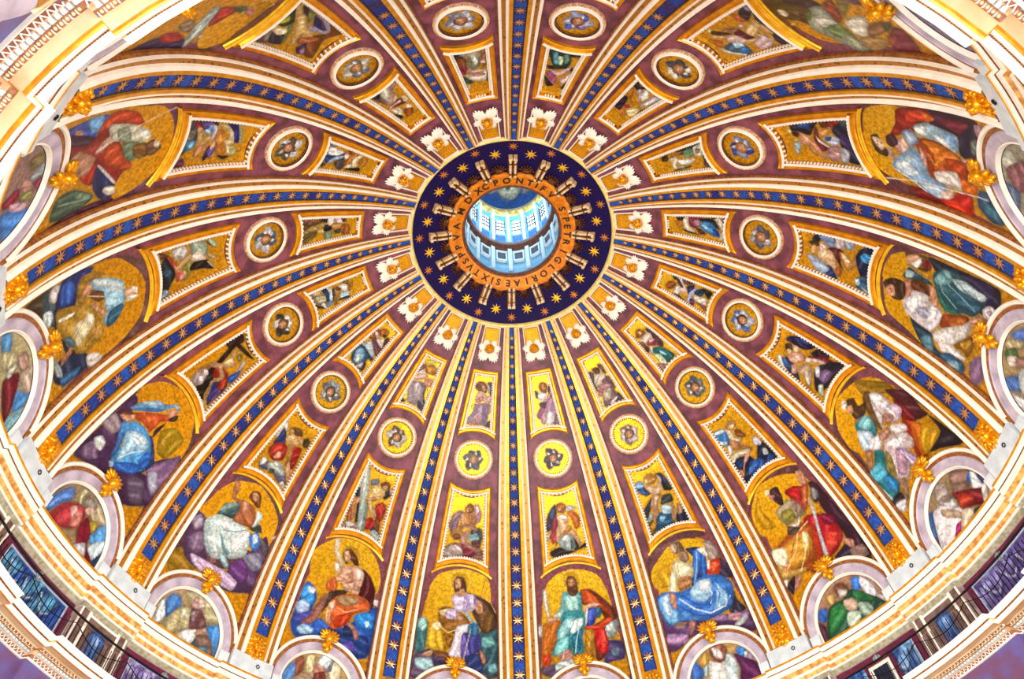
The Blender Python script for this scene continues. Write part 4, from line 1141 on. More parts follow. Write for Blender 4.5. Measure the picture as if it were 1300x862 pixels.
P f4dc30 -91,2019 -76,2063 -50,1999
P 7c4c48 -70,2221 -66,2271 -36,2299 -29,2273 -56,2229
P e8e8ec -63,2219 -36,2251 -16,2237 -51,2207
P 2c2c40 -94,1977 -82,2001 -58,1990 -75,1975
P 2c3050 15,2138 38,2155 54,2084 78,2047 98,1979 45,1991 29,2037 63,2053
P a898a0 -75,2110 -68,2144 6,2170 35,2147 39,2102 56,2055 87,2015 34,2039 30,1996 1,1995 -36,1995 -64,2051
P d0c4c8 -48,2130 -21,2150 5,2085 -0,2047
P 806c80 -26,2160 28,2162 25,2131
P dcb0a0 -78,2187 -56,2217 -9,2235 18,2218 -6,2194 -65,2163
P f0d8c8 -63,2207 -24,2251 -6,2230
P d88c74 11,2196 55,2217 72,2182 60,2159 23,2172
P b07018 -24,2263 -22,2295 10,2317 47,2304 65,2270 53,2246 18,2242 -6,2242
P dc9c30 -11,2276 13,2300 38,2275 11,2256
L 6c4020 4 47,2153 72,2116 81,2078
@ L3 top
B d0a018 -93,2315 82,2365 112,1961 -118,1939
P e8c028 -71,2303 -6,2350 71,2348 57,2292 6,2326
P e0b820 -92,2069 -81,2141 -59,2136 -81,2100
P e8c028 47,2049 73,2080 85,1997
P 3c1c20 39,2254 39,2281 61,2281 65,2215
P 981c30 -77,2220 -74,2272 -41,2271 -41,2244
P 241828 27,1991 44,2046 68,2028 70,1984
P 6c3c48 -51,2212 -41,2237 36,2229 72,2208 78,2131 28,2153 -15,2180
P e0d0c8 -11,2218 25,2253 50,2229 65,2201 36,2201
P e8c8c0 -55,2243 -44,2261 -4,2232 -19,2224
P 182c38 -23,2117 35,2118 74,2100 70,2083 30,2087
P b8c8d0 -59,2136 -30,2179 28,2153 71,2111 49,2104 2,2115 -56,2119
P 204864 -58,2003 -75,2040 -74,2108 -30,2124 -5,2108 49,2104 41,2070 46,2022 9,1988 -34,1987
P 7ca8cc -64,2057 -52,2095 -23,2104 19,2063 17,2008 -23,1991
P d0dcd4 -39,2035 -24,2063 11,2022 -12,2001
P b8b0c0 9,1988 33,2036 50,2018 49,1991
P 9c5818 -70,2207 -62,2228 -22,2214 -51,2185
P a8601c -33,2258 -41,2285 -12,2315 17,2316 28,2278 3,2260
P 301c18 -4,2273 25,2295 25,2267
@ L4 top
B b8840c -102,1937 -55,2387 71,2373 119,1933
P c08c10 -42,2285 -41,2373 58,2358 64,2266 22,2263
P c8900c 48,1988 59,2108 60,2178 92,1993
P b09870 -97,1965 -89,2016 -63,2056 -38,2048 -52,2003
P 8c7c64 -80,1969 -48,2012 -36,2071 4,2091 30,2046 5,1981 -28,1975
P c0b890 -48,2002 -23,2067 10,2064 -0,2008
P 301c30 -4,1975 40,2026 57,2039 25,1983
P f0ece8 17,2021 13,2043 40,2046 74,2051 48,2033
P 0c1838 -78,2056 -69,2093 -37,2097 -38,2067
P 1c4870 -50,2072 -42,2098 6,2095 29,2081 20,2065
P 6c90b0 40,2046 13,2107 42,2105 57,2059
P e8f0f0 -69,2093 -50,2121 3,2126 29,2101 13,2088 -29,2103
P 303c38 -41,2127 -37,2165 13,2127 42,2105 -12,2117
P b07c40 -41,2147 -20,2189 9,2168 30,2140 68,2124 61,2102 15,2131
P 5c4030 -45,2158 -24,2191 -12,2176 -24,2151
P f4f0f0 -41,2177 -43,2207 -27,2236 14,2226 5,2200 -20,2189
P b8d8e0 10,2178 22,2233 52,2221 56,2189 45,2159
P 1c2040 49,2137 43,2165 52,2221 67,2220
P a86830 -20,2249 -25,2280 -4,2272 26,2241 7,2234
P 705020 -58,2212 -61,2247 -37,2254 -27,2236
@ L5 top
B b8820c -115,1940 -80,2379 103,2386 121,1953
P c89410 -75,2280 -73,2360 93,2374 95,2231 30,2311
P c89810 32,2086 26,2134 74,2135 99,2030
P 6c4820 -102,1972 -90,2091 -32,2114 -30,2039 -3,1990
P 704840 -64,1996 -84,2022 -42,2042 -40,2003
P a89050 -3,1990 -31,2067 -43,2121 -18,2131 3,2077 20,2006
P 685428 27,1979 10,2077 41,2070 84,1991
P c8b068 8,2085 6,2133 25,2126 24,2090
P 282038 -87,2088 -84,2147 -44,2144 -47,2120
P 101820 -22,2131 -22,2163 9,2189 21,2158 17,2125
P 788c6c 26,2130 24,2182 65,2183 82,2159 66,2135
P ece8e4 -56,2147 -74,2165 -75,2188 -35,2193 -14,2163
P e8d0d0 -71,2197 -71,2236 -40,2256 -17,2251 -24,2222
P 501828 -78,2200 -71,2272 -39,2273 -33,2253 -71,2236
P b88848 -28,2182 -21,2251 8,2253 29,2222 17,2185
P 303830 22,2198 15,2246 37,2255 44,2215
P 98541c -9,2248 -13,2292 18,2310 54,2304 54,2263 32,2246
@ L6 top
B a8740c -120,1944 -84,2368 75,2380 119,1958
P b8800c -79,2252 -73,2351 57,2361 47,2269 -18,2261
P a06c10 -105,2009 -102,2141 -47,2102 -79,2016
P 70707c -90,1968 -87,2011 -67,2024 -61,1982
P ecece8 -39,1986 -61,2000 -48,2091 -30,2093 -11,2058 -11,2002
P 1c3c78 -2,1984 -11,2058 -44,2108 -14,2121 17,2073 49,2016
P b0c8e0 52,2022 11,2042 -18,2082 -22,2116 2,2093
P 504040 32,2068 -14,2121 52,2148 71,2111
P 402c48 50,1994 61,2022 80,1995
P f4dcd0 -6,2126 -35,2109 -41,2133 -17,2148
P b06c28 10,2135 -61,2168 -71,2199 0,2186 50,2157
P 7c3018 -62,2121 -73,2142 -48,2157 -44,2141
P ecdcbc 5,2184 -33,2185 -60,2225 -25,2223 -4,2217 20,2231 41,2208
P e8d8b8 52,2148 17,2177 39,2198
P 20140c 61,2153 25,2247 49,2261 57,2217
P b47820 -28,2217 -56,2257 -16,2286 13,2270 0,2234
@ L7 top
B a06410 -103,1941 -61,2356 72,2358 111,1947
P b07810 -83,2002 -77,2149 -58,2337 53,2339 56,2236 -13,2262 -35,2106 -30,2052
P 6c4c48 88,1968 20,1977 -42,1974 26,2021 51,2109 82,2003
P 1c1428 75,1994 36,1992 45,2033 71,2017
P 981828 -61,1961 -84,1970 -66,1991 -54,1979
P a88878 -27,1974 -66,1983 -80,2006 -34,2039 -10,2120 31,2125 51,2109 55,2054 40,2012
P d8dcc8 -6,1975 -27,1990 -7,2034 32,2081 39,2040 34,2011
P d0b088 -21,2066 -22,2109 15,2118
P 5c2028 -19,2114 -34,2138 -30,2174 47,2147 46,2131
P d8a090 62,2130 12,2129 -22,2125 -15,2150 22,2143 56,2145
P e8c8b0 59,2149 17,2181 21,2218 44,2234 61,2197
P e8f0c8 36,2193 21,2210 41,2237 51,2217
P e8c898 -41,2112 -65,2137 -52,2172 -30,2158
P f0e0c0 -24,2184 -45,2214 -32,2233 -7,2215
P 101818 64,2194 41,2245 57,2260 66,2233
P 984c14 5,2210 -38,2239 -13,2278 26,2270
@ L8 top
B 90580c 127,1947 -124,1945 -95,2359 95,2372
P a0640c 86,2257 -82,2261 -77,2350 80,2350
P 181420 100,1973 56,1983 27,2021 80,2036
P 80441c 98,2030 30,2040 45,2119 92,2116
P 80204c 88,2096 34,2109 54,2165 79,2148
P 284038 80,2176 42,2203 22,2251 77,2233
P 8c5c3c -57,2008 -101,1982 -95,2084 -55,2132
P b0a48c 60,2002 22,1994 -32,1996 -53,2035 -43,2095 -17,2033 29,2034
P 787864 21,2043 -46,2047 -41,2108 2,2139 29,2110
P e0e4d0 1,2028 -22,2028 -32,2079 -23,2104 -6,2093
P e0b0a8 -45,2082 -74,2074 -70,2101 -46,2103
P e8d8c8 44,2140 -42,2157 -61,2154 -71,2177 -59,2223 -28,2244 35,2219 52,2179 8,2172
P b07c70 39,2163 -40,2170 -54,2201 -6,2204
P 504840 -68,2169 -81,2233 -54,2256
P f0dcb8 56,2254 46,2265 55,2283
@ R1 top
B e0c020 -50,2370 97,2371 118,1934 -105,1929
P f4e818 -32,2354 87,2352 89,2247 46,2284 -8,2294 -45,2243
P e8b010 -75,2065 -39,2032 -49,1971 -91,1969
P 302c40 -51,2244 -33,2227 -34,2185 -49,2194
P 403040 46,2242 73,2275 85,2227 72,2152 54,2170
P 70505c 57,2184 79,2151 90,2051 107,1951 19,1968 58,2030
P ecece8 -37,2207 -5,2230 32,2202 5,2165 -29,2170
P e0a890 -19,2148 27,2175 64,2224 68,2209 30,2154 -7,2139
P 3c1c3c -29,2150 23,2148 -0,2096 -31,2122
P a87ca0 24,2155 69,2174 88,2080 65,2029 26,2008 -5,2027
P 9c5478 -69,2057 -33,2108 -0,2096 -47,2026
P b89098 -38,2039 6,2095 22,2065 -19,1988 -41,1998
P e8e4e8 16,2072 57,2065 56,2003 27,1973 -6,1986
P 8c5018 -14,2280 7,2298 37,2289 45,2256 28,2217 -5,2230
P b87828 5,2285 28,2280 26,2246 1,2243
@ R2 top
B e0c018 -66,2373 59,2339 106,1919 -121,1927
P f8e410 -57,2356 46,2328 32,2280 -25,2279 -65,2261
P f0d850 -79,2071 -49,2058 -74,1997 -99,1996
P 443040 -65,2261 -36,2247 -44,2208 -68,2103 -72,2154
P 5c4448 22,2285 47,2272 52,2202 35,2217
P 402c40 63,2038 77,1958 4,1972
P 6c4450 29,2183 59,2168 64,2086 56,2071 -9,2111 -3,2169
P 785c64 20,2097 49,2057 48,2009 23,1986 -30,1976 -70,1983 -59,2038
P d8ccb8 -39,2218 3,2227 40,2202 32,2176 -6,2165 -58,2135 -60,2179
P a87c80 -55,2140 -1,2150 43,2115 30,2092 -17,2097 -53,2133
P a86478 -61,2118 -27,2102 -54,2060 -74,2069
P c0b098 -29,2085 25,2094 24,2058 -15,2017 -45,2019 -49,2058
P e0ccc8 -21,1996 38,2014 46,2005 -16,1969
P 704018 -30,2269 -3,2274 21,2249 6,2220 -21,2228
P 402010 -10,2271 22,2261 13,2235
@ R3 top
B e0b810 57,2371 91,1946 -120,1949 -97,2364
P f8e000 44,2361 49,2279 -13,2312 -53,2275 -78,2346
P f0c018 -87,2110 -56,2052 -79,2000 -87,2051
P f0c020 68,2108 76,1998 52,2007 41,2091
P 502c38 41,2265 60,2245 65,2163 57,2105 33,2092 14,2133 31,2221
P e0d0c0 16,2244 43,2224 31,2184 -8,2185 -59,2211 -46,2238
P 8c3c4c -12,2196 34,2180 45,2146 22,2125 -36,2174
P f0b0a0 -0,2192 30,2176 19,2166 -9,2178
P 7c5420 -62,2230 -39,2215 -48,2178 -71,2185
P 501c20 -59,2182 -40,2163 -64,2133 -79,2148
P c8c8c0 -32,2156 -17,2141 -48,2104 -64,2111
P 186468 -25,2133 26,2099 56,2003 45,1985 -17,1986 -17,2060 -44,2108
P 8cd0d0 -2,2089 18,2063 14,2022 -10,2067
P c8d8a8 -52,2093 -17,2067 -21,1997 -32,1986 -56,2008 -56,2052
P f8f8f0 -52,2026 -21,2004 -36,1990 -60,2011
P a07068 -75,2026 -32,1986 -93,1962
P 8c5818 -21,2304 6,2300 21,2262 16,2244 -42,2256 -51,2273
P e0b070 -14,2289 6,2278 -11,2256 -22,2267
@ R4 top
B d0a010 84,2384 130,1925 -116,1956 -85,2379
P e8b810 63,2373 72,2289 33,2276 -14,2309 -69,2282 -69,2346
P d88c10 74,2100 93,1966 50,2038
P e0a010 -73,2077 -55,2045 -88,2000 -98,2065
P 282c2c 59,2285 67,2258 36,2248 41,2269
P 5c2c2c 60,2241 73,2173 80,2117 42,2153 43,2192
P 342840 49,2252 41,2206 4,2188 14,2221
P e0d8d0 -51,2235 -10,2237 7,2213 -30,2194 -58,2207
P f0d8d0 57,2236 63,2213 26,2186 -3,2151 -26,2166 -30,2194 -4,2204 6,2184
P 302438 -72,2236 -56,2203 -82,2132 -85,2220
P 242058 28,2162 59,2119 21,2115 -26,2126 2,2152
P b8c0e8 -9,2133 42,2104 44,2090 -16,2106 -82,2112 -77,2124
P 1c3c50 23,2101 61,2057 36,2038 4,2050 -1,2097
P e0d8cc -3,2092 -5,2066 8,2022 -8,1996 -38,2003 -39,2072 -28,2091
P 5c2c58 -41,2115 -43,2080 -81,2073 -84,2096
P 88404c -52,2076 -42,1991 -75,1986 -51,2047
P 0c141c 63,2062 68,1986 13,1995 29,2021
P 8c4c10 -27,2304 5,2291 17,2256 -1,2240 -37,2260 -47,2291
@ R5 top
B b87c0c 78,2373 127,1927 -104,1948 -67,2370
P c8800c 66,2348 67,2287 -36,2299 -50,2348
P 1c1430 57,2297 71,2252 73,2226 23,2266 30,2291
P 803040 73,2226 84,2130 29,2135 -11,2163 -7,2206 37,2221
P b08c98 42,2177 43,2138 10,2140 2,2171
P e8dcc0 43,2251 65,2218 1,2215 -32,2181 -45,2181 -37,2225 -17,2250
P 101410 -32,2259 -50,2181 -59,2146 -51,2225
P 501c30 -12,2172 -17,2137 -44,2102 -53,2137
P 101838 56,2137 64,2047 -6,2007 30,2066 35,2126
P 3c80b8 20,2136 42,2108 31,2057 -12,2016 -56,2007 -47,2068 -7,2137
P 90d0ec 12,2132 16,2101 -16,2068 -12,2102
P 184090 -4,2050 -17,2016 -56,2011 -49,2050
P 181018 94,2061 94,2023 72,2025 67,2055
P d8d0c8 76,2024 102,1976 16,1981 -62,1968 -69,2006 -8,1990 45,2022
P 8c6c68 98,2001 104,1963 53,1971 58,1996
P b86c18 19,2305 32,2265 1,2258 -21,2290
@ R6 top
B a0680c 55,2369 106,1935 -106,1932 -72,2379
P b06c0c 46,2342 52,2228 -12,2212 -55,2228 -58,2359
P 281c10 50,2257 55,2204 15,2239 23,2267
P 282c20 64,2149 72,2090 88,1958 71,1968 35,2075 38,2145
P 688c68 51,2102 59,2036 11,2056 11,2114
P d8d8cc 62,2030 76,1969 42,1965 -5,2007 13,2042
P 8c6c40 50,2019 43,1991 18,2004 19,2030
P a06434 56,2190 53,2110 43,2125 36,2173
P e8dcc0 24,2216 29,2182 9,2161 -25,2196 -51,2190 -55,2210 -29,2220 7,2207
P ecece4 4,2163 -4,2113 -17,2057 -39,2103 -32,2153 -13,2171
P 302818 -55,2210 -57,2147 -54,2100 -63,2122 -64,2214
P a8a890 -36,2174 -48,2143 -61,2149 -53,2181
P 4c3c3c 27,1982 -83,1958 -77,2013 -16,1995
P b07828 61,2209 59,2183 24,2198 34,2220
@ R7 top
B a0640c 109,1928 -129,1931 -92,2354 66,2358
P b0700c 57,2333 39,2264 -37,2247 -82,2244 -77,2337
P 10141c 81,2027 82,1984 46,2004 16,1976 39,2040
P b890a8 90,1967 64,1955 -17,1952 -44,1970 9,1985 45,1993
P d0b8c8 43,2036 23,2021 -14,2081 -13,2100
P f0f0e8 5,2043 15,2011 -2,1999 -34,2038 -27,2083 -11,2077
P b8acb0 -43,2116 -45,2051 -55,1983 -82,1963 -90,1998 -76,2074 -54,2129
P e8e4e8 -49,2109 -54,2048 -68,2011 -70,2081
P 20281c -75,2236 -69,2154 -83,2082 -85,2005 -96,2018 -92,2214
P 280c30 60,2235 65,2130 43,2131 26,2181 21,2244
P 981838 25,2189 2,2171 -13,2189 8,2204
P b06c1c 84,2091 70,2041 42,2078 19,2121 -21,2144 -17,2166 40,2128
P e8d8a0 -12,2216 -18,2182 -53,2148 -68,2173 -64,2223 -36,2239
P c87828 21,2244 8,2212 -27,2241 -17,2279
@ R8 top
B 90580c 108,1960 -134,1948 -103,2370 65,2380
P a86c0c 64,2287 -33,2285 -95,2340 59,2366
P a0640c -48,2050 -96,2015 -85,2102
P 203c38 83,1994 -23,1973 -52,2082 -17,2116 37,2114 68,2056
P 58a0b0 58,2027 39,2001 8,2091 36,2100
P d8e4c0 26,2037 -0,2035 -10,2092 6,2098
P 548068 3,2023 -23,2006 -40,2053 -22,2087
P 1c1830 -28,1991 -109,1968 -93,2003 -44,2018
P 1c2020 70,2123 -7,2113 -65,2097 -85,2136 -36,2122 46,2150
P e8c4c8 46,2150 -10,2159 -56,2094 -62,2119 -16,2184 26,2177
P a85078 61,2181 34,2166 -5,2214 -5,2248 22,2250
P f0d0d0 -28,2213 -47,2199 -70,2149 -88,2161 -57,2235 -34,2237
P 1c1420 64,2208 22,2250 -2,2275 36,2287
P 203024 -50,2278 -89,2167 -95,2205 -70,2284
P c87c20 -1,2269 -37,2250 -41,2282 -11,2292
P f0ecd0 -54,2297 -89,2249 -94,2267 -62,2307
@ L1 lun
B a8906c -379,246 309,313 306,-126 -328,-173
P 5890d0 -310,110 -161,180 -142,-59 -284,-123
P 8c5c58 -157,131 49,151 109,-131 -183,-155
P c8a890 -78,190 -5,197 -0,98 -72,92
@ L2 lun
B b08c50 -238,17 -176,137 -49,216 101,214 196,138 227,-25 -193,-137
P 5890d0 -208,45 -182,108 -144,130 -128,72 -148,39 -99,-109 -164,-128
P 8c503c -152,159 -113,177 -99,109 -132,53 -146,84
P dccfa0 -91,188 -50,202 -40,109 -76,98
P e0d4b0 43,129 75,198 118,182 137,-45 84,-59
P b8987c -130,45 -75,94 52,132 137,-45 -108,-111
P c08878 -40,145 4,168 28,129 -19,102
P 783028 -29,103 32,131 48,63 -15,45
P 6c7080 52,214 69,205 72,151 42,133
P e8f0f4 -22,173 -0,222 43,230 55,201 41,156 17,153
@ L3 lun
B a88c60 -208,-43 -184,124 -93,204 25,240 135,201 205,128 263,-29 171,-70 -160,-51
P b0a880 -82,185 25,240 137,196 178,140 91,109
P 4c84c8 -166,91 -148,139 -103,154 -76,119 -109,56 -130,14
P e8f0f0 -186,-30 -188,78 -171,88 -138,28 -154,-23 -184,-41
P 2c5c98 -169,83 -155,85 -127,28 -138,28
P 702c20 -192,-45 -151,-28 -141,-46 -171,-57
P 4890d8 107,92 189,133 224,50 246,-37 213,-40 172,26
P b8ac80 -136,-43 -115,41 -71,109 -16,133 22,73 11,36 -57,-30 -75,-51
P d8d4b0 -65,100 -34,124 -6,70 -45,61
L 8c8058 4 -91,36 -35,42 6,46
L 8c8058 4 -82,-8 -56,25 -28,28
P 6c4448 -14,128 36,162 97,112 103,84 53,52 16,39
P a08c90 -9,119 14,131 28,89 14,81
P 244c50 -20,-46 20,-43 80,11 99,-33 34,-42
P eef4f4 -23,-41 -11,7 49,47 63,33 60,-23 7,-44
P c89c88 55,35 103,84 120,62 67,23
P 785c50 73,26 131,55 176,15 201,-45 115,-37 87,-21
P 4c7484 94,-36 139,4 165,-26 135,-51
P b8908c -23,161 -25,192 4,208 41,210 57,179 27,151 -13,141
P d8c8b8 7,203 38,201 51,176 27,164
@ L4 lun
B 8c7450 -222,6 -171,145 -62,218 78,218 185,138 239,-10 121,-56 -148,-47
P 5a88d8 -206,-7 -182,74 -131,153 -102,118 -138,56 -176,-23
P c8c49c -72,154 -75,198 -52,204 -56,160 -38,139 -54,132
P b0a080 -24,205 115,203 147,168 60,125
P a08c28 54,120 97,142 109,107 89,83
P 58a0e0 101,71 143,173 201,121 186,79 124,45
P d0e4ec 127,19 150,73 193,107 211,84 196,8 168,-6
P 1c3058 181,-10 213,71 239,-10 195,-28
P 7c0c24 18,46 30,122 78,96 101,71 113,23 175,-15 185,-63 95,-48 51,1
P b0343c -156,-40 -133,52 -91,98 -25,143 3,137 20,99 9,45 -40,-3 -102,-28
P d8a8a0 -79,87 -50,113 -17,60 -42,52
P c87c70 -38,101 -6,114 16,59 -31,19
P c0c0cc 48,-30 100,26 139,-42 82,-44
P 8c8478 -27,134 -42,158 -15,198 27,212 50,179 13,161
P d8b0a0 -7,136 20,175 43,164 26,126
@ L5 lun
B a89c70 -233,84 -79,221 76,212 178,136 214,-13 48,-249 -398,-166
P 5898d0 -193,80 -160,131 -100,112 -103,65
P c0b890 -122,69 -70,134 -26,143 -41,51
P 4888c8 93,68 105,124 147,158 178,96 153,45
P 78a8b8 156,-7 178,96 224,55 201,-28
P b09c8c 43,124 50,220 147,179 117,119
P 6c1020 2,39 25,130 68,116 129,55 161,-20
P c8c8b8 -16,64 -25,124 -7,129 14,74
P b08c80 -39,146 -31,192 20,199 35,166 18,141
@ L6 lun
B 8c7068 21,4 -154,130 -65,220 38,232 152,185 199,60
P 807048 -117,108 -135,166 -92,198 -66,143
P 9ca8ac -27,144 -72,200 -37,225 -7,178
P c09080 -39,96 -27,144 24,174 30,126
P 8c2c50 4,175 -8,212 46,218
P 8c8c50 26,116 39,181 73,185 64,131
P 8c2038 26,14 -5,86 41,105 58,43
P 4888d8 81,26 89,114 126,186 176,149 206,88 192,58
P c8a0b0 49,65 84,163 114,156 87,79
@ R2 lun
B b08c50 -209,108 -96,215 66,216 177,118 226,11 172,-172 -247,-46
P c89c48 -61,204 -66,135 -106,128 -131,155
P 3c6cc0 -171,147 -138,167 -111,109 -121,73 -218,-54
P a8d8e0 -106,108 -78,129 -92,83 -107,68
P 3880d0 119,160 165,148 153,98 117,121
P c0d0d0 156,122 177,118 148,85
P 988098 156,92 195,106 213,35 192,39
P 581850 94,135 147,95 226,11 172,-172 41,-129 105,37
P c8dce0 37,130 74,142 90,91 88,34 22,-123 -30,-107
P e8e8e0 -66,135 -29,128 29,103 -35,-106 -102,-86
P 8c5440 -33,220 24,226 62,187 34,121 -11,117 -39,166
P e0d8dc -25,212 10,200 33,152 16,133 -19,160
@ R3 lun
B a07858 -181,109 -68,192 42,200 137,154 210,49 240,-66 -60,-132 -264,-31
P c8a460 -93,177 -48,166 -63,123 -92,133
P 3c7cd8 93,183 137,154 108,108 67,126
P e8e8f0 118,138 140,159 174,101 179,41 154,29 120,71
P c8b8b8 170,26 204,11 225,-50 200,-35
P 2860b8 -169,131 -124,121 -156,60 -185,83
P 4c2030 -204,78 -169,32 -205,-59 -235,-4
P 1c5038 -189,-41 -129,95 -73,122 -9,114 41,141 101,97 179,-1 194,-45 64,-55 -58,-68
P 2c8040 -98,107 -22,92 -32,42 -123,-6 -161,-0
P 28703c 57,124 111,84 154,15 114,33 57,81
P 204838 139,17 191,-36 103,-44 93,-3
P 98b0a0 58,53 108,22 118,-18 85,-47 44,-2
P c8dcc8 -26,38 37,16 32,-23 -16,-50 -51,-24
P d0b098 -12,108 45,89 49,37 12,31 -21,63
P 784838 -23,195 22,197 48,152 19,118 -26,145
P c8c0b8 -10,172 35,145 13,122 -22,136
@ R4 lun
B 8c7450 -142,194 -62,239 46,229 158,160 220,32 227,-22 7,-61 -231,-57 -203,117
P 8c6c60 84,200 175,134 137,82 35,115
P 2c60a8 151,125 179,97 153,66 130,97
P f0f4f8 170,115 186,103 178,26 128,54
P 404470 190,86 233,3 205,-0 183,21
P 2c5c90 -164,148 -126,132 -203,24 -215,80
P 501820 -215,34 -183,23 -215,-26
P 78101c 23,126 169,19 130,-36 72,2 14,32 20,81
P b03820 42,101 98,48 88,18 6,46
P e0e0d8 168,28 207,21 173,-8 154,-35 125,-31
P d0b0a8 200,5 233,-27 175,-56 140,-38 180,-22
P 1c3038 45,-12 105,-28 127,-49 42,-47
P f0e8ec -132,137 -66,127 6,46 -15,3 -74,-37 -153,-46 -217,-40 -178,65
P 9c1c60 -73,8 -28,-0 -87,-40 -133,-47
P b8a088 -84,119 -8,43 -20,8 -98,83
P e0c8b0 4,33 54,-4 23,-45 -35,-40 -81,-45
P e0e8e8 0,115 -2,70 -48,111 -64,150
P b0a098 -33,212 14,201 14,159 -21,127 -76,160
P 907870 -41,161 13,127 -18,108 -57,135
@ R5 lun
B 9c8458 -117,208 -19,233 124,184 218,62 285,-100 -90,-225 -216,-41 -228,105
P 5878c0 64,198 154,124 190,55 93,78
P c0b088 32,209 81,134 58,117 -4,197
P 4c74b8 -141,167 -70,82 -122,59 -176,130
P e8ecf0 -184,105 -154,12 -167,-26 -204,30
P c8d0d0 -61,106 46,-6 -58,-107 -142,-24 -134,75
P 506c3c -29,209 25,167 -6,136 -53,181
P f0dcd0 -42,190 -11,145 -33,127 -72,163
P a07868 -18,142 61,19 28,7 -47,122
@ R6 lun
B 908878 29,298 161,208 231,77 177,-44 -180,38 -192,207 -74,294
P b8b8a8 105,214 143,141 93,115 43,196
P 8c5c60 43,196 111,87 -20,87 -39,166
P 607090 -33,239 -47,153 -156,187
@ R7 lun
B 787088 -109,331 -151,229 -195,109 -232,67 -338,53 -356,163 -285,305
P 3c4880 -210,133 -202,70 -246,84 -258,137
P 706470 -204,183 -217,138 -294,165 -292,208
@ L7 lun
B 787080 434,182 349,348 225,410 173,350 299,175
@ R1 lun
B a8906c -408,312 283,236 211,-182 -427,-127
P 4878b8 -364,159 -203,201 -223,-43 -376,-82
P 703838 -207,151 0,131 16,-156 -279,-132
P c8a890 -119,194 -46,186 -57,88 -129,95'''
LETTERS = [('P', -163.3), ('O', -174.1), ('N', 172.9), ('T', 162.4), ('I', 155.2), ('F', 148.1), ('.', 143.6), ('V', 137.5), ('.', 129.1), ('S', 118.6), ('.', 112.7), ('P', 106.2), ('E', 98.2), ('T', 89.5), ('R', 80.7), ('I', 69.8), ('G', 58.7), ('L', 47.8), ('O', 36.8), ('R', 25.7), ('I', 16.7), ('A', 6.0), ('E', -3.7), ('S', -14.3), ('I', -21.2), ('X', -29.4), ('T', -40.1), ('V', -49.5), ('S', -57.9), ('.', -61.7), ('P', -66.4), ('P', -75.6), ('.', -80.7), ('V', -86.9), ('.', -92.2), ('A', -99.1), ('.', -106.9), ('M', -116.1), ('.', -122.6), ('D', -130.2), ('.', -138.1), ('X', -144.0), ('C', -152.0), ('.', -158.0)]
# ------------------------------------------------------------------ painter: colours laid on fine grids, blob by blob
def chaikin(p, n=4):
    """closed curve through the points (soft Catmull-Rom), so a painted form keeps its full outline"""
    p = np.array(p, float)
    a, b, c, d = np.roll(p, 1, 0), p, np.roll(p, -1, 0), np.roll(p, -2, 0); k = .36
    m1, m2 = k*(c-a), k*(d-b); out = []
    for i in range(n):
        s = i/n; h1 = 2*s**3-3*s*s+1; h2 = s**3-2*s*s+s; h3 = -2*s**3+3*s*s; h4 = s**3-s*s
        out.append(h1*b+h2*m1+h3*c+h4*m2)
    return np.stack(out, 1).reshape(-1, 2)
def polytest(X, Y, P):
    ins = np.zeros(X.shape, bool); dist = np.full(X.shape, 1e9); n = len(P)
    for i in range(n):
        x1, y1 = P[i]; x2, y2 = P[(i+1) % n]
        c = ((y1 > Y) != (y2 > Y)) & (X < (x2-x1)*(Y-y1)/((y2-y1) if y2 != y1 else 1e-9)+x1)
        ins ^= c
        dx, dy = x2-x1, y2-y1; q = np.clip(((X-x1)*dx+(Y-y1)*dy)/(dx*dx+dy*dy+1e-9), 0, 1)
        dist = np.minimum(dist, np.hypot(X-x1-q*dx, Y-y1-q*dy))
    return ins, dist
GOLDL = np.array(lin('ecb82c'))
def isgold(c):
    mx = c[0]
    q = c[1]/mx; b = c[2]/mx
    return mx > .08 and .33 < q < .95 and (b < .03 or (q > .45 and b < .06))
def rgb(h): return np.array(lin(h))
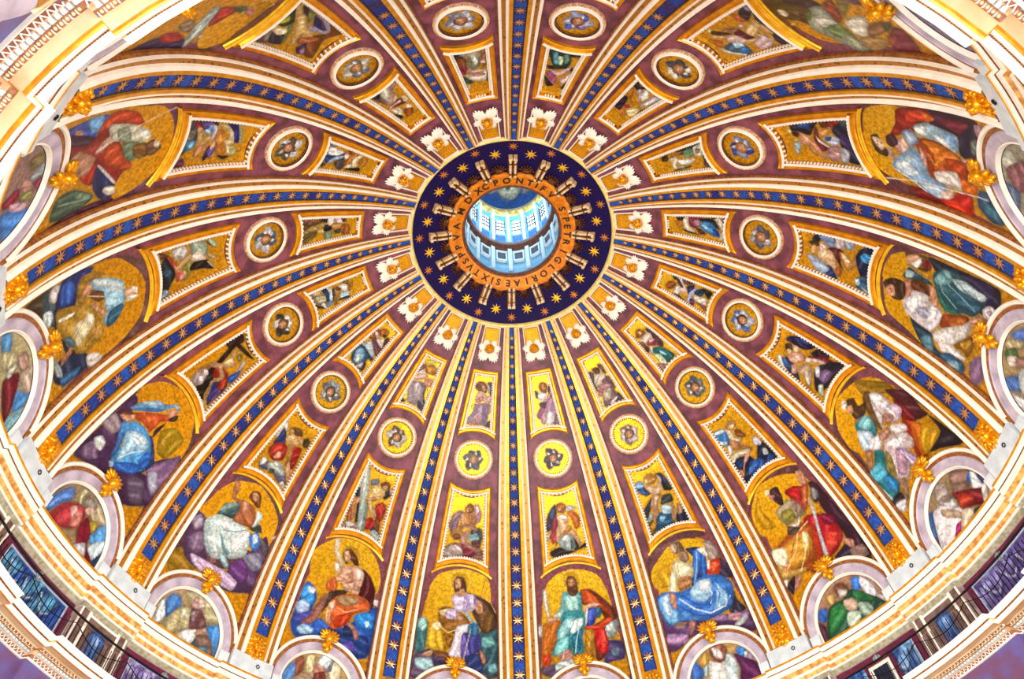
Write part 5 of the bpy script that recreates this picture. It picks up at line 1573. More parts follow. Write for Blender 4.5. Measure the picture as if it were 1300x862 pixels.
def paint(X, Y, ops, base, vref=None, rs=1):
    """X,Y in cm; returns linear rgb + gilt mask"""
    C = np.zeros(X.shape+(3,)); C[...] = base; G = np.zeros(X.shape)
    rng = np.random.RandomState(rs)
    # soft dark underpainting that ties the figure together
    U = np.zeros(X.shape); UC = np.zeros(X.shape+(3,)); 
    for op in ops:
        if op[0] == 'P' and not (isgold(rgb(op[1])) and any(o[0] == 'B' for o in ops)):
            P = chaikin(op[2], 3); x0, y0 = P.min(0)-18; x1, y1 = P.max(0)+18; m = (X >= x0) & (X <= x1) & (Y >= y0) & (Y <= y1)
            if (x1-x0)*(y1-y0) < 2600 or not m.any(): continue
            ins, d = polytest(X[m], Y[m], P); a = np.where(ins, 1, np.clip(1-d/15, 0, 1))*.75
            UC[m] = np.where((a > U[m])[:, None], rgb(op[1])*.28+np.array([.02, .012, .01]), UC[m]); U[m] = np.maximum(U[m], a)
    under = False
    def halo(op):
        nonlocal C, G
        cx, cy = op[2]; rr = op[3]; d = np.hypot(X-cx, Y-cy); a = (d < rr)*.8; c = GOLDL*np.array([.8, .85, .9])
        C = C*(1-a[..., None])+c*a[..., None]; G = np.maximum(G, a)
        a = np.clip(1-np.abs(d-rr)/6, 0, 1); C = C*(1-a[..., None])+rgb('f8e070')*a[..., None]
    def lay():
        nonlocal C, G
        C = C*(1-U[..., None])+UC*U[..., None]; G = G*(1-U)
        for o in ops:
            if o[0] == 'H': halo(o)
    for op in ops:
        if not under and not (op[0] == 'B' or (op[0] == 'P' and isgold(rgb(op[1])))): under = True; lay()
        k = op[0]
        if k == 'B' and vref is None:
            c = rgb(op[1]); vref = max(c[0], .05)
            P = np.array(op[2]) if op[2] is not None else None
            ins = np.ones(X.shape, bool) if P is None else polytest(X, Y, chaikin(P))[0]
            C[ins] = GOLDL; G[ins] = 1; continue
        if k == 'L':
            wd = op[2]*.5; dist = np.full(X.shape, 1e9); Q = op[3]
            for (x1, y1), (x2, y2) in zip(Q[:-1], Q[1:]):
                dx, dy = x2-x1, y2-y1; q = np.clip(((X-x1)*dx+(Y-y1)*dy)/(dx*dx+dy*dy+1e-9), 0, 1)
                dist = np.minimum(dist, np.hypot(X-x1-q*dx, Y-y1-q*dy))
            a = np.clip((wd-dist)/3+.7, 0, 1)*.85; c = rgb(op[1])
            C = C*(1-a[..., None])+c*a[..., None]; G *= 1-a; continue
        if k != 'P': continue
        P = chaikin(op[2]); x0, y0 = P.min(0)-4; x1, y1 = P.max(0)+4
        m = (X >= x0) & (X <= x1) & (Y >= y0) & (Y <= y1)
        if not m.any(): continue
        xs, ys = X[m], Y[m]; ins, d = polytest(xs, ys, P)
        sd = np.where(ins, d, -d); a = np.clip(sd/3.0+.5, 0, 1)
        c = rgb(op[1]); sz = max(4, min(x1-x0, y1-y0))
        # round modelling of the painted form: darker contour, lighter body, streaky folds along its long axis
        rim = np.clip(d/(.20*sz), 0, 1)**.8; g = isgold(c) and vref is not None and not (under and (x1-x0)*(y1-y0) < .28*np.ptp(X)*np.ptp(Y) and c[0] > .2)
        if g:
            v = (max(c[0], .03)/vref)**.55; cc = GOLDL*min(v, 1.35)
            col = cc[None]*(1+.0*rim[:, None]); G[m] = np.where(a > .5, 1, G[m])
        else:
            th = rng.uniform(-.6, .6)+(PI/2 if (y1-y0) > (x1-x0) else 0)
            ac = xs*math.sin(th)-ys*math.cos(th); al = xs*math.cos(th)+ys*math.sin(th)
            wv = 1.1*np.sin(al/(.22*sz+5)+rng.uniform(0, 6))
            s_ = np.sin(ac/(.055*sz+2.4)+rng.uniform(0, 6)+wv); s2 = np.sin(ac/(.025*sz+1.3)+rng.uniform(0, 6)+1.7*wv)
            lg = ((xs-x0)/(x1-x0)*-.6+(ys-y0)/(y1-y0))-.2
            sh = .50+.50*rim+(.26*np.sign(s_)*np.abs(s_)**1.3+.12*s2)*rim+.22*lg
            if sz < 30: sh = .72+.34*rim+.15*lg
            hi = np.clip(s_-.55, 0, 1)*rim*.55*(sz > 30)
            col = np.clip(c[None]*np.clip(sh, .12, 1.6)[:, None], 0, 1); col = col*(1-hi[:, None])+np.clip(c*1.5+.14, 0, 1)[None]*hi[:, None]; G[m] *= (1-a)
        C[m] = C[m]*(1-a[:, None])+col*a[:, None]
        hs = [o for o in ops if o[0] == 'H']
        if hs and not g and c[0] > .3 and .3 < c[1]/c[0] < .75 and .12 < c[2]/c[0] < .6 and 18 < (x1-x0) < 90:
            cx, cy = P.mean(0); hx, hy = hs[0][2]
            if math.hypot(cx-hx, cy-hy) < hs[0][3]*.6:
                for ex, ey, wx, wy, cc_ in ((-8, 4, 4.5, 2.2, '3c1c14'), (8, 4, 4.5, 2.2, '3c1c14'), (-8, 8.5, 5.5, 1.2, '5c3420'), (8, 8.5, 5.5, 1.2, '5c3420'), (0, -13, 6, 2, '983c30'), (2.5, -4, 1.8, 6, 'a86848')):
                    e_ = np.clip(1.4-((X-cx-ex)/wx)**2-((Y-cy-ey)/wy)**2, 0, 1)[..., None]*.9; C = C*(1-e_)+rgb(cc_)*e_
    # brushy mottling
    nz = .05*np.sin(X/9+2*np.sin(Y/13))*np.sin(Y/7+1.7*np.sin(X/11))+.04*rng.uniform(-1, 1, X.shape)
    C = np.clip(C*(1+nz[..., None]), 0, 1)
    return C, G
def painted_mesh(name, lgrid, tgrid, ops, base, h, m, vref=None, rs=1, wrap=False):
    """lgrid, tgrid (rows, cols) metres"""
    nr, nc = lgrid.shape
    C, G = paint(lgrid*100, tgrid*100, ops, base, vref, rs)
    t = tgrid; l = lgrid; p = np.where(t > 0, t/R, 0); rad0 = XC+R*np.cos(p); a = l/rad0
    r = XC+(R-h)*np.cos(p); z = np.where(t > 0, ZC+(R-h)*np.sin(p), ZC+t)
    V = np.stack([r*np.sin(a), r*np.cos(a), z], -1).reshape(-1, 3)
    return grid_mesh(name, V, nr, nc, C, G, m)
def grid_mesh(name, V, nr, nc, C, G, m):
    idx = np.arange(nr*nc).reshape(nr, nc)
    F = np.stack([idx[:-1, :-1], idx[:-1, 1:], idx[1:, 1:], idx[1:, :-1]], -1).reshape(-1, 4)
    me = bpy.data.meshes.new(name); me.vertices.add(len(V)); me.vertices.foreach_set('co', V.astype(np.float32).ravel())
    me.loops.add(F.size); me.loops.foreach_set('vertex_index', F.ravel().astype(np.int32))
    me.polygons.add(len(F)); me.polygons.foreach_set('loop_start', np.arange(0, F.size, 4, dtype=np.int32))
    me.polygons.foreach_set('loop_total', np.full(len(F), 4, np.int32)); me.update(calc_edges=True)
    me.polygons.foreach_set('use_smooth', np.ones(len(F), bool))
    ca = me.color_attributes.new('paint', 'FLOAT_COLOR', 'POINT')
    ca.data.foreach_set('color', np.concatenate([C.reshape(-1, 3), G.reshape(-1, 1)], 1).astype(np.float32).ravel())
    me.materials.append(m); return me
ART_D = {}  # figure colours hold the light they were read in, darker in top gores
for ln in ART.strip().split('\n'):
    q = ln.split()
    if q[0] == '@': cur = ART_D.setdefault((q[1], q[2]), []); continue
    pt = lambda s: tuple(float(x) for x in s.split(','))
    if q[0] in 'BP':
        cur.append((q[0], q[1], [pt(x) for x in q[2:]]))
    elif q[0] == 'L': cur.append(('L', q[1], float(q[2]), [pt(x) for x in q[3:]]))
    elif q[0] == 'H': cur.append(('H', q[1], pt(q[2]), float(q[3])))
GK = ['L8','L7','L6','L5','L4','L3','L2','L1','R1','R2','R3','R4','R5','R6','R7','R8']
AZG = {k: -168.75+22.5*i for i, k in enumerate(GK)}
SHORT = dict(L1='lilac-robed staff bearer', R1='turquoise-robed knife bearer', L2='bare-chested man in orange', R2='saint in blue mantle',
 L3='bare-chested man in white', R3='red-robed saw bearer', L4='blue-mantled woman', R4='white-robed spear bearer', L5='ochre-robed reader',
 R5='green-mantled bearded saint', L6='red-robed lance bearer', R6='orange-robed young man', L7='half-hidden blade bearer', R7='pale-green robed saint',
 L8='gore left of top rib', R8='gore right of top rib')
SAINT = dict(L1='seated bearded saint in lilac tunic and yellow mantle with staff',
 R1='seated saint in turquoise robe and red mantle with knife and blue book',
 L2='seated bare-chested long-haired man in orange drapery among bright blue clouds',
 R2='seated saint wrapped in a billowing bright blue mantle holding an orange book',
 L3='bare-chested man in white drapery raising one arm over purple clouds',
 R3='seated saint in red and yellow robes with a long toothed saw',
 L4='woman in bright blue mantle and veil over an orange-red dress',
 R4='white-robed saint leaning on a thin spear beside turquoise drapery',
 L5='white-haired saint in pale blue and ochre reading a brown book',
 R5='dark-bearded saint in white with a large dark green mantle',
 L6='saint in red mantle with white sleeves, thin lance and blue book',
 R6='young haloed man in pale blue tunic and orange mantle with a long staff',
 L7='haloed saint with a pale curved blade, partly hidden by the cornice',
 R7='pale green robed saint lying sideways in brownish mosaic beside the cornice',
 L8='saint mosaic beyond the frame in the gore left of the top rib', R8='saint mosaic beyond the frame in the gore right of the top rib')
MIDL = dict(L1='crouching bare angel with grey wings over a dark red cloth on gold', R1='seated angel in red and amber with one blue-black wing',
 L2='bare angel in red cloth embracing a tall white column', R2='standing nude angel with spread dark blue wings',
 L3='angel in red skirt with one blue wing playing a small instrument', R3='angel with white-blue wings sitting above deep blue clouds',
 L4='angel carrying a large dark cross with pale limbs and blue wing', R4='rosy angel between violet and blue wings on gold',
 L5='pale angel bending over dark blue cloth beside a greenish wing', R5='pale angel leaning over amber cloth with bright blue cloud',
 L6='angel in amber cloth with white drapery and violet wing', R6='angel with dark blue wing and pink striped cloth',
 L7='cream-limbed angel with violet wing over olive drapery', R7='angel in pink and wine cloth with pale blue wing',
 L8='angel panel cut by the upper edge, gore left of top rib', R8='angel panel cut by the upper edge, gore right of top rib')
TOPL = dict(L1='kneeling angel in dusty violet robe with crossed arms and ribbon', R1='standing angel in white blouse and violet skirt with raised arm',
 L2='curly-haired angel in grey-lilac robe bent forward', R2='brown-robed angel with folded hands on bright yellow gold',
 L3='angel in blue skirt and maroon cape with auburn hair', R3='angel in turquoise skirt and pale blouse on bright yellow gold',
 L4='angel in white and dark blue with outstretched arm', R4='angel in white and violet-blue drapery with dark wings',
 L5='white-sleeved angel in olive and brown drapery', R5='angel in sky blue skirt and maroon cape',
 L6='angel with white and blue skirt and cream torso', R6='grey-green robed angel with curling white drapery',
 L7='angel in pale green-white drapery turned upside down', R7='angel with billowing white cloth and dark wing',
 L8='angel in pale grey robe with rosy sleeves left of the top rib', R8='angel in teal robe with pink sleeves right of the top rib')
# ------------------------------------------------------------------ the shell (setting)
def ring_mesh(name, prof, m, seg=192, a0=0, a1=360, smooth=True):
    mb = MB(); rows = []
    for r, z in prof: rows.append([(r*math.sin(D(a0+(a1-a0)*i/seg)), r*math.cos(D(a0+(a1-a0)*i/seg)), z) for i in range(seg+1)])
    mb.grid(rows); return mb.mesh(name, m, smooth)
prof = [(XC+R+.02, ZC-1.3), (XC+R, ZC)]+[((XC+R*math.cos(D(p))), ZC+R*math.sin(D(p))) for p in range(2, 65, 2)]+[(XC+R*math.cos(D(65)), ZC+R*math.sin(D(65)))]
shell = part('ceiling', ring_mesh('ceiling', prof, PORPH)); tag(shell, 'red-purple porphyry dome shell behind all ribs and panels', kind='structure')
# ------------------------------------------------------------------ ribs
def ribW(t): return D(3.5+.0195*math.degrees(max(t, 0)/R))
T_TOP = D(64.4)*R
def rib_strip(mb, f0, h0, f1, h1, t0, t1=T_TOP, n=44):
    rows = []
    for i in range(n+1):
        t = t0+(t1-t0)*i/n; W = ribW(t); k = 1 if t < 15 else 1-.35*(t-15)/13
        rows.append([S(f0*W, t, h0*k), S(f1*W, t, h1*k)])
    mb.grid(rows)
def both(spec, t0):
    mb = MB()
    for s in (-1, 1):
        for (f0, h0, f1, h1) in spec: rib_strip(mb, s*f0, h0, s*f1, h1, t0)
    return mb
def one(spec, t0, s):
    mb = MB()
    for (f0, h0, f1, h1) in spec: rib_strip(mb, s*f0, h0, s*f1, h1, t0)
    return mb
T0 = .42
star_ts = []; p = 6.15
while p < 63.6:
    star_ts.append(D(p)*R); p += 2.74 if p < 30 else max(1.5, 2.74-(p-30)*.037)
def blue_band_mesh():
    nr = 260; nc = 9; ts = np.linspace(D(4.1)*R, T_TOP, nr); us = np.linspace(-1, 1, nc)
    V = []; C = []; G = []
    sa = np.array(star_ts); b1, b2, b3, b4 = rgb('2458b8'), rgb('1c2c80'), rgb('3a2c60'), rgb('14100c')
    rr = np.random.RandomState(3); tone = rr.uniform(0, 1, 60)
    for t in ts:
        i = np.argmin(abs(sa-t)); d = abs(sa[i]-t); gap = (sa[min(i+1, len(sa)-1)]-sa[max(i-1, 0)])/2/2+1e-6
        q = min(1, d/gap); k = tone[i if sa[i] > t else i+1]
        for u in us:
            V.append(S(u*.305*ribW(t), t, .36*(1 if t < 15 else 1-.35*(t-15)/13)))
            mid = b1*k+b2*(1-k); a = max(0, min(1, (q-.35)*2.2))*(1-max(0, abs(u)-.55)*1.1)
            c = mid*a+b3*(1-a)
            if abs(u) > .95: c = b4
            C.append(c); G.append(0)
    return grid_mesh('blue_band', np.array(V), nr, nc, np.array(C), np.array(G), FRESCO)
STAR2D = []
for i in range(16):
    r_ = 1.0 if i % 2 == 0 else .36
    STAR2D.append((r_*math.sin(PI*i/8), r_*math.cos(PI*i/8)))
def star_mesh(name, m):
    mb = MB(); vs = [(x, y, 0) for x, y in STAR2D]+[(0, 0, .07)]
    mb.add(vs, [(i, (i+1) % 16, 16) for i in range(16)]); return mb.mesh(name, m, False)
SM = star_mesh('star', STARM)
rib_meshes = {}
rib_meshes['blue_band'] = blue_band_mesh()
for s, tg in ((-1, 0), (1, 1)):
    rib_meshes[('gilt_band', s)] = one([(.30, .36, .305, .46), (.305, .46, .48, .44)], 0.42, s).mesh('gilt_band', GILT, False)
    rib_meshes[('inner_moulding', s)] = one([(.48, .44, .50, .49), (.50, .49, .60, .38), (.60, .38, .62, .26)], 0.42, s).mesh('inner_moulding', WHITE, False)
    rib_meshes[('beaded_band', s)] = one([(.62, .26, .80, .24)], -.3, s).mesh('beaded_band', GILTB, False)
    rib_meshes[('outer_moulding', s)] = one([(.80, .24, .82, .27), (.82, .27, .90, .36), (.90, .36, .93, .36), (.93, .36, .95, .24)], .3, s).mesh('outer_moulding', WHITE, False)
    rib_meshes[('brown_edge', s)] = one([(.95, .24, 1.0, .14), (1.0, .14, 1.0, 0)], -.3, s).mesh('brown_edge', BROWN, False)
# foot: marble block, side blocks, gilt field behind the lion
mb = MB()
def block(mb, a0, a1, t0, t1, h):
    n = 5; rows = []
    for i in range(n+1):
        a = a0+(a1-a0)*i/n
        rows.append([S(a, t0, 0), S(a, t0, h), S(a, t1, h), S(a, t1, 0)])
    mb.grid(rows)
    for a in (a0, a1): mb.add([S(a, t0, 0), S(a, t0, h), S(a, t1, h), S(a, t1, 0)], [(0, 1, 2, 3)])
block(mb, D(-3.45), D(3.45), -.46, .42, .42)
rib_meshes['marble_block'] = mb.mesh('marble_block', MARB, False)
mb = MB(); block(mb, D(-5.3), D(-3.75), -.46, .1, .32); rib_meshes['side_block'] = mb.mesh('side_block', MARB, False)
mb = MB(); block(mb, D(3.75), D(5.3), -.46, .1, .32); rib_meshes['side_block2'] = mb.mesh('side_block', MARB, False)
mb = MB(); block(mb, D(-1.7), D(1.7), .5, 1.75, .40); rib_meshes['lion_field'] = mb.mesh('lion_field', GILT, False)
mb = MB(); M0 = frame_at(.35, .0, .44)
for i in range(12):
    a, b = 2*PI*i/12, 2*PI*(i+1)/12
mb.tube([M0 @ Vector((.09*math.cos(2*PI*i/12), .09*math.sin(2*PI*i/12), .02)) for i in range(13)], .025, 6)
rib_meshes['hook_ring'] = mb.mesh('hook_ring', IRON)
def rib_label(k):
    a, b = GK[(k-1) % 16], GK[k % 16]
    return a, b
RIBG = 'star-studded ribs of the dome'
for k in range(16):
    a, b = GK[(k-1) % 16], GK[k]; az = -180+22.5*k
    if k == 0: lab = 'star-studded blue rib above the oculus at the top edge'; a = 'L8'; b = 'R8'
    elif k == 8: lab = 'star-studded blue rib running straight down from the oculus'
    else: lab = f'star-studded blue rib between the {SHORT[a]} and the {SHORT[b]}'
    o = place('dome_rib', az, base_point(-.46, 0), lab, 'rib', RIBG)
    part('blue_band', rib_meshes['blue_band'], o)
    for s in (-1, 1):
        for nm in ('gilt_band', 'inner_moulding', 'beaded_band', 'outer_moulding', 'brown_edge'): part(nm, rib_meshes[(nm, s)], o)
    vis = abs(az) < 140
    part('marble_block', rib_meshes['marble_block'], o); part('side_block', rib_meshes['side_block'], o); part('side_block', rib_meshes['side_block2'], o)
    part('lion_field', rib_meshes['lion_field'], o); part('hook_ring', rib_meshes['hook_ring'], o)
    for t in star_ts:
        if abs(az) > 150 and t < 14: continue
        kh = .375 if t < 15 else .375*(1-.35*(t-15)/13)
        sz = .9*.305*ribW(t)*radius_at(t)
        part('star', SM, o, M=frame_at(0, t, kh) @ Matrix.Scale(sz, 4))
# ------------------------------------------------------------------ lion heads, keystone heads, cherub reliefs
def put(mb, M, c, r, U=10, V=7, rot=None):
    Mr = M.to_3x3()
    if rot is not None: Mr = Mr @ rot
    mb.ball(M @ Vector(c), r, U, V, Mr)
def lion_meshes():
    M = frame_at(0, .98, .30); mane = MB(); face = MB(); rr = random.Random(4)
    for ring, (rad, n, sz) in enumerate(((.56, 14, .22), (.42, 11, .18))):
        for i in range(n):
            a = 2*PI*i/n+ring*.25; z = .06+ring*.10
            rot = Matrix.Rotation(a-PI/2+.25*(-1)**i, 3, 'Z')
            put(mane, M, (rad*.92*math.cos(a), rad*1.08*math.sin(a)+.05, z+rr.uniform(-.02, .04)), (.085, sz*1.1, .10), 6, 5, rot)
    put(mane, M, (0, 0, .02), (.56, .64, .2), 14, 7)
    put(face, M, (0, .04, .26), (.29, .34, .22), 12, 8); put(face, M, (0, -.12, .46), (.17, .13, .13)); put(face, M, (0, .04, .48), (.06, .16, .08), 8, 5)
    for s in (-1, 1):
        put(face, M, (s*.12, .17, .45), (.09, .035, .05), 8, 5); put(face, M, (s*.29, .32, .3), (.1, .11, .06), 8, 5)
        put(face, M, (s*.08, -.13, .55), (.08, .06, .06), 8, 5); put(face, M, (s*.2, 0, .4), (.09, .11, .08), 8, 5)
    put(face, M, (0, -.26, .42), (.1, .06, .09), 8, 5)
    drop = MB(); put(drop, M, (0, -.46, .36), (.1, .2, .1), 8, 5); put(drop, M, (0, -.66, .3), (.06, .1, .07), 8, 5)
    return mane.mesh('mane', GILTD), face.mesh('face', GILTD), drop.mesh('beard_drop', GILTD)
LM = lion_meshes()
for k in range(16):
    az = -180+22.5*k
    if abs(az) > 140 : continue
    a, b = GK[(k-1) % 16], GK[k]
    o = place('lion_head', az, base_point(1.05, .4), f'gilded lion head between the {SHORT[a]} and the {SHORT[b]}', 'lion head', 'gilded lion heads at the rib feet')
    part('mane', LM[0], o); part('face', LM[1], o); part('beard_drop', LM[2], o)
def key_meshes():
    M = frame_at(0, 3.02, .18) @ Matrix.Scale(1.2, 4); f = MB(); w_ = MB(); v = MB()
    put(f, M, (0, .02, .26), (.22, .26, .2), 12, 8); put(f, M, (0, .0, .46), (.06, .1, .07), 8, 5); put(f, M, (0, -.13, .40), (.1, .04, .06), 8, 5)
    for s in (-1, 1):
        put(f, M, (s*.09, .09, .42), (.06, .03, .04), 8, 5)
        for i, (a, ln, rr_) in enumerate(((1.25, .26, .34), (.95, .26, .36), (.6, .22, .34), (1.6, .22, .3), (.25, .18, .3))):
            rot = Matrix.Rotation(-s*a, 3, 'Z')
            put(w_, M, (s*rr_*math.sin(a), .06+rr_*math.cos(a), .14), (.085, ln, .08), 8, 5, rot)
        put(v, M, (s*.17, -.3, .16), (.12, .16, .12), 8, 5, Matrix.Rotation(s*.5, 3, 'Z')); put(v, M, (s*.08, -.5, .12), (.08, .16, .09), 8, 5)
    put(v, M, (0, -.38, .2), (.14, .3, .12), 8, 5)
    return f.mesh('face', GILTD), w_.mesh('wing_crest', GILTD), v.mesh('scroll', GILTD)
KM = key_meshes()
def wing_mesh(name):
    """fan of feathers in local xy, root at origin, tip along +y"""
    mb = MB(); n = 5
    for i in range(n):
        a = (i-(n-1)/2)*.20; ln = 1-.1*abs(i-1.6)
        rot = Matrix.Rotation(-a, 3, 'Z'); rows = []
        for j in range(7):
            q = j/6; wd = .17*math.sin(PI*min(1, q*.85+.18))+.02; y = q*ln
            bend = .25*q*q
            rows.append([rot @ Vector((x*wd+bend*.3, y, .10*math.sin(PI*q)*.8+.06*(1-x*x)+.01*i)) for x in (-1, -.5, 0, .5, 1)])
        mb.grid(rows)
    return mb.mesh(name, WHITE, True)
WM = wing_mesh('wing')
def cherub_meshes():
    M = frame_at(0, 25.65, .12) @ Matrix.Scale(1.25, 4); f = MB(); hr = MB(); rr = random.Random(9)
    put(f, M, (0, 0, .26), (.17, .2, .17)); put(f, M, (0, -.02, .43), (.035, .05, .05), 8, 5); put(f, M, (0, -.1, .39), (.06, .025, .03), 8, 5)
    for s in (-1, 1):
        put(f, M, (s*.065, .04, .4), (.035, .022, .025), 8, 5); put(f, M, (s*.09, -.05, .37), (.05, .045, .04), 8, 5)
    for i in range(13):
        a = PI*(-.15+1.3*i/12); put(hr, M, (.2*math.cos(a), .03+.2*math.sin(a), .24+rr.uniform(-.03, .06)), .075, 7, 5)
    for i in range(7):
        a = PI*(.1+.8*i/6); put(hr, M, (.13*math.cos(a), .05+.14*math.sin(a), .36), .06, 7, 5)
    col = MB()
    for i in range(9):
        a = PI*(1.08+.84*i/8); put(col, M, (.26*math.cos(a), -.02+.24*math.sin(a), .12), (.06, .06, .06), 6, 4)
    return M, f.mesh('face', GILTD), hr.mesh('hair', GILTD), col.mesh('collar', GILTD)
CM = cherub_meshes()
def cherub_frame():
    """gilt field above and behind the cherub plus its white and gold fillets"""
    w0, w1 = .66, .50; t0, t1 = 24.95, 27.2
    fld = MB(); rows = []
    for i in range(9):
        t = t0+(t1-t0)*i/8; ww = w0+(w1-w0)*i/8; rows.append([L(ww*u, t, .03) for u in (-1, -.5, 0, .5, 1)])
    fld.grid(rows)
    p = [(-w0-.1, t0), (-w1-.1, t1+.1), (w1+.1, t1+.1), (w0+.1, t0)]
    wf = ribbon(p, [(0, 0), (0, .12), (.05, .14), (.09, .05)], closed=False)
    p2 = [(-w0-.0, t0), (-w1, t1-.0), (w1, t1-.0), (w0, t0)]
    gf = ribbon(p2, [(.03, .05), (.05, .1), (.10, .1), (.12, .02)], closed=False)
    return fld.mesh('gilt_field', GILTF, False), wf.mesh('white_fillet', WHITE, False), gf.mesh('gilt_fillet', GILT, False)
GILTF = mat('gold_mosaic_field', 'f0b01c', .42, .6, hex2='d08c10', scale=6)
CF = cherub_frame()
# ------------------------------------------------------------------ frames shared by every gore
top_out = outline(.99, 23.97, 23.97, 1.45, 18.80, 19.33)
mid_out = outline(1.52, 15.45, 15.03, 1.93, 9.16, 9.86)
def frame_set(out, k):
    g = ribbon(out, [(0, 0), (0, .16), (.05, .20), (.09, .13), (.20, .13), (.24, .22), (.26, .24)]).mesh('gilt_frame', GILT, False)
    w_ = ribbon(out, [(.26, .24), (.28, .29), (.36, .29), (.39, .22)]).mesh('white_fillet', WHITE, False)
    i_ = ribbon(out, [(.39, .22), (.40, .10), (.44, .10), (.455, .05)]).mesh('inner_slope', GILTB, False)
    th = MB(); n = len(out)
    crn = (out[0], out[12], out[12+10], out[12+10+12])
    # little dentils round the inner edge
    P = []
    for i in range(n):
        a, b = Vector(out[i]), Vector(out[(i+1) % n]); m_ = max(1, int((b-a).length/.16))
        for j in range(m_):
            q_ = a+(b-a)*(j+.5)/m_
            if min((q_-Vector(c_)).length for c_ in crn) > .62: P.append((q_, (b-a).normalized()))
    for c, d in P:
        nrm = Vector((-d.y, d.x)); q = [c+nrm*.38-d*.045, c+nrm*.38+d*.045, c+nrm*.47+d*.045, c+nrm*.47-d*.045]
        th.add([L(v.x, v.y, .2) for v in q]+[L(v.x, v.y, .08) for v in q], [(0,1,2,3),(0,1,5,4),(1,2,6,5),(2,3,7,6),(3,0,4,7)])
    return g, w_, i_, th.mesh('dentil_row', WHITE, False)
FT = frame_set(top_out, 0); FM = frame_set(mid_out, 1)
def panel_grid(tw, tt, ttm, bw, bt, btm, nc, nr):
    u = np.linspace(-1, 1, nc); l = np.zeros((nr, nc)); t = np.zeros((nr, nc))
    def prof_(w_, m_, e_):  # circular between corners
        x = u*w_; sg = m_-e_
        if abs(sg) < 1e-6: return np.full(nc, e_)
        rr = (w_*w_+sg*sg)/(2*abs(sg)); dy = rr-np.sqrt(rr*rr-x*x)
        return m_-dy if sg > 0 else m_+dy
    b_ = prof_(bw, btm, bt); t_ = prof_(tw, ttm, tt)
    for i in range(nr):
        q = i/(nr-1); l[i] = u*(bw+(tw-bw)*q); t[i] = b_+(t_-b_)*q
    return l, t
LT, TT = panel_grid(.60, 23.52, 23.52, 1.03, 19.22, 19.76, 46, 84)
LMm, TM = panel_grid(1.10, 14.86, 14.50, 1.50, 9.72, 10.28, 64, 96)
LS, TS = np.zeros((126, 104)), np.zeros((126, 104))
# saint field: between the lunette arch and the gilt arch, from rib to rib
AR = 3.12; AC = .10
ua = np.linspace(-D(7.55), D(7.55), 104)
for j, a in enumerate(ua):
    lb = a*20.9; tb = AC+math.sqrt(max(.02, AR*AR-lb*lb))-.08; tb = max(tb, .2)
    lt = a*19.4; tt_ = 9.62-(3.35-math.sqrt(3.35**2-lt*lt))
    for i in range(126):
        q = i/125; t = tb+(tt_-tb)*q; TS[i, j] = t; LS[i, j] = a*radius_at(t)
GBG = [(-250, 150), (-245, 500), (-225, 700), (-175, 850), (-90, 915), (0, 932), (90, 915), (175, 850), (225, 700), (245, 500), (250, 150)]
# lunette grid: half disc radius 2.1 plus straight sides down to the cornice
nu, nv = 72, 52; LL_, TL_ = np.zeros((nv, nu)), np.zeros((nv, nu))
for j in range(nu):
    x = -2.1+4.2*j/(nu-1); tp = AC+math.sqrt(max(0, 2.1**2-x*x))
    for i in range(nv): q = i/(nv-1); LL_[i, j] = x; TL_[i, j] = -.62+(tp+.62)*q
def arch_path(rr, n=40, low=-.62):
    p = [(-rr, low), (-rr, low+.3)]
    p += [(-rr*math.cos(PI*i/n), AC+rr*math.sin(PI*i/n)) for i in range(n+1)]
    p += [(rr, low+.3), (rr, low)]
    lim = lambda x, t: max(-D(8.1)*radius_at(t), min(D(8.1)*radius_at(t), x))
    return [(lim(x, t), t) for x, t in p]
def arch_band(r0, r1, pr, name, m):
    """moulding between radii r0>r1, pr = list of (fraction, height)"""
    mb = MB(); n = 44; rows = []
    for i in range(-2, n+3):
        row = []
        for fq, h in pr:
            rr = r0+(r1-r0)*fq
            if i < 0: x, t = -rr, AC-.36*(-i)
            elif i > n: x, t = rr, AC-.36*(i-n)
            else: x, t = -rr*math.cos(PI*i/n), AC+rr*math.sin(PI*i/n)
            lim = D(8.0)*radius_at(t); x = max(-lim, min(lim, x)); row.append(L(x, t, h))
        rows.append(row)
    mb.grid(rows); return mb.mesh(name, m, False)
LA = [arch_band(3.12, 2.92, [(0, 0), (0, .2), (.3, .26), (.8, .24), (1, .16)], 'white_arch', WHITE),
      arch_band(2.92, 2.74, [(0, .16), (.2, .13), (.9, .13), (1, .16)], 'brown_arch', BROWN),
      arch_band(2.74, 2.26, [(0, .16), (.06, .20), (.15, .16), (.9, .14), (1, .18)], 'marble_arch', GREY),
      arch_band(2.26, 2.12, [(0, .18), (.4, .2), (1, .06)], 'inner_fillet', WHITE)]
SA = MB(); apath = [(x, t) for x, t in arc(-2.12, 2.12, 9.72, 8.95, 24)]
rows = []
for i, (x, t) in enumerate(apath):
    a_, b_ = apath[max(i-1, 0)], apath[min(i+1, len(apath)-1)]; d = Vector((b_[0]-a_[0], b_[1]-a_[1])).normalized(); nn = Vector((-d.y, d.x))
    rows.append([L(x+nn.x*o, t+nn.y*o, h) for o, h in ((.07, .05), (.06, .16), (.02, .22), (-.02, .20), (-.04, .15), (-.05, .17), (-.07, .03))])
SA.grid(rows); SAM = SA.mesh('gilt_arch', mat('bright_gilt', 'ffcc28', .3, .5, hex2='f0a818', scale=2), True)
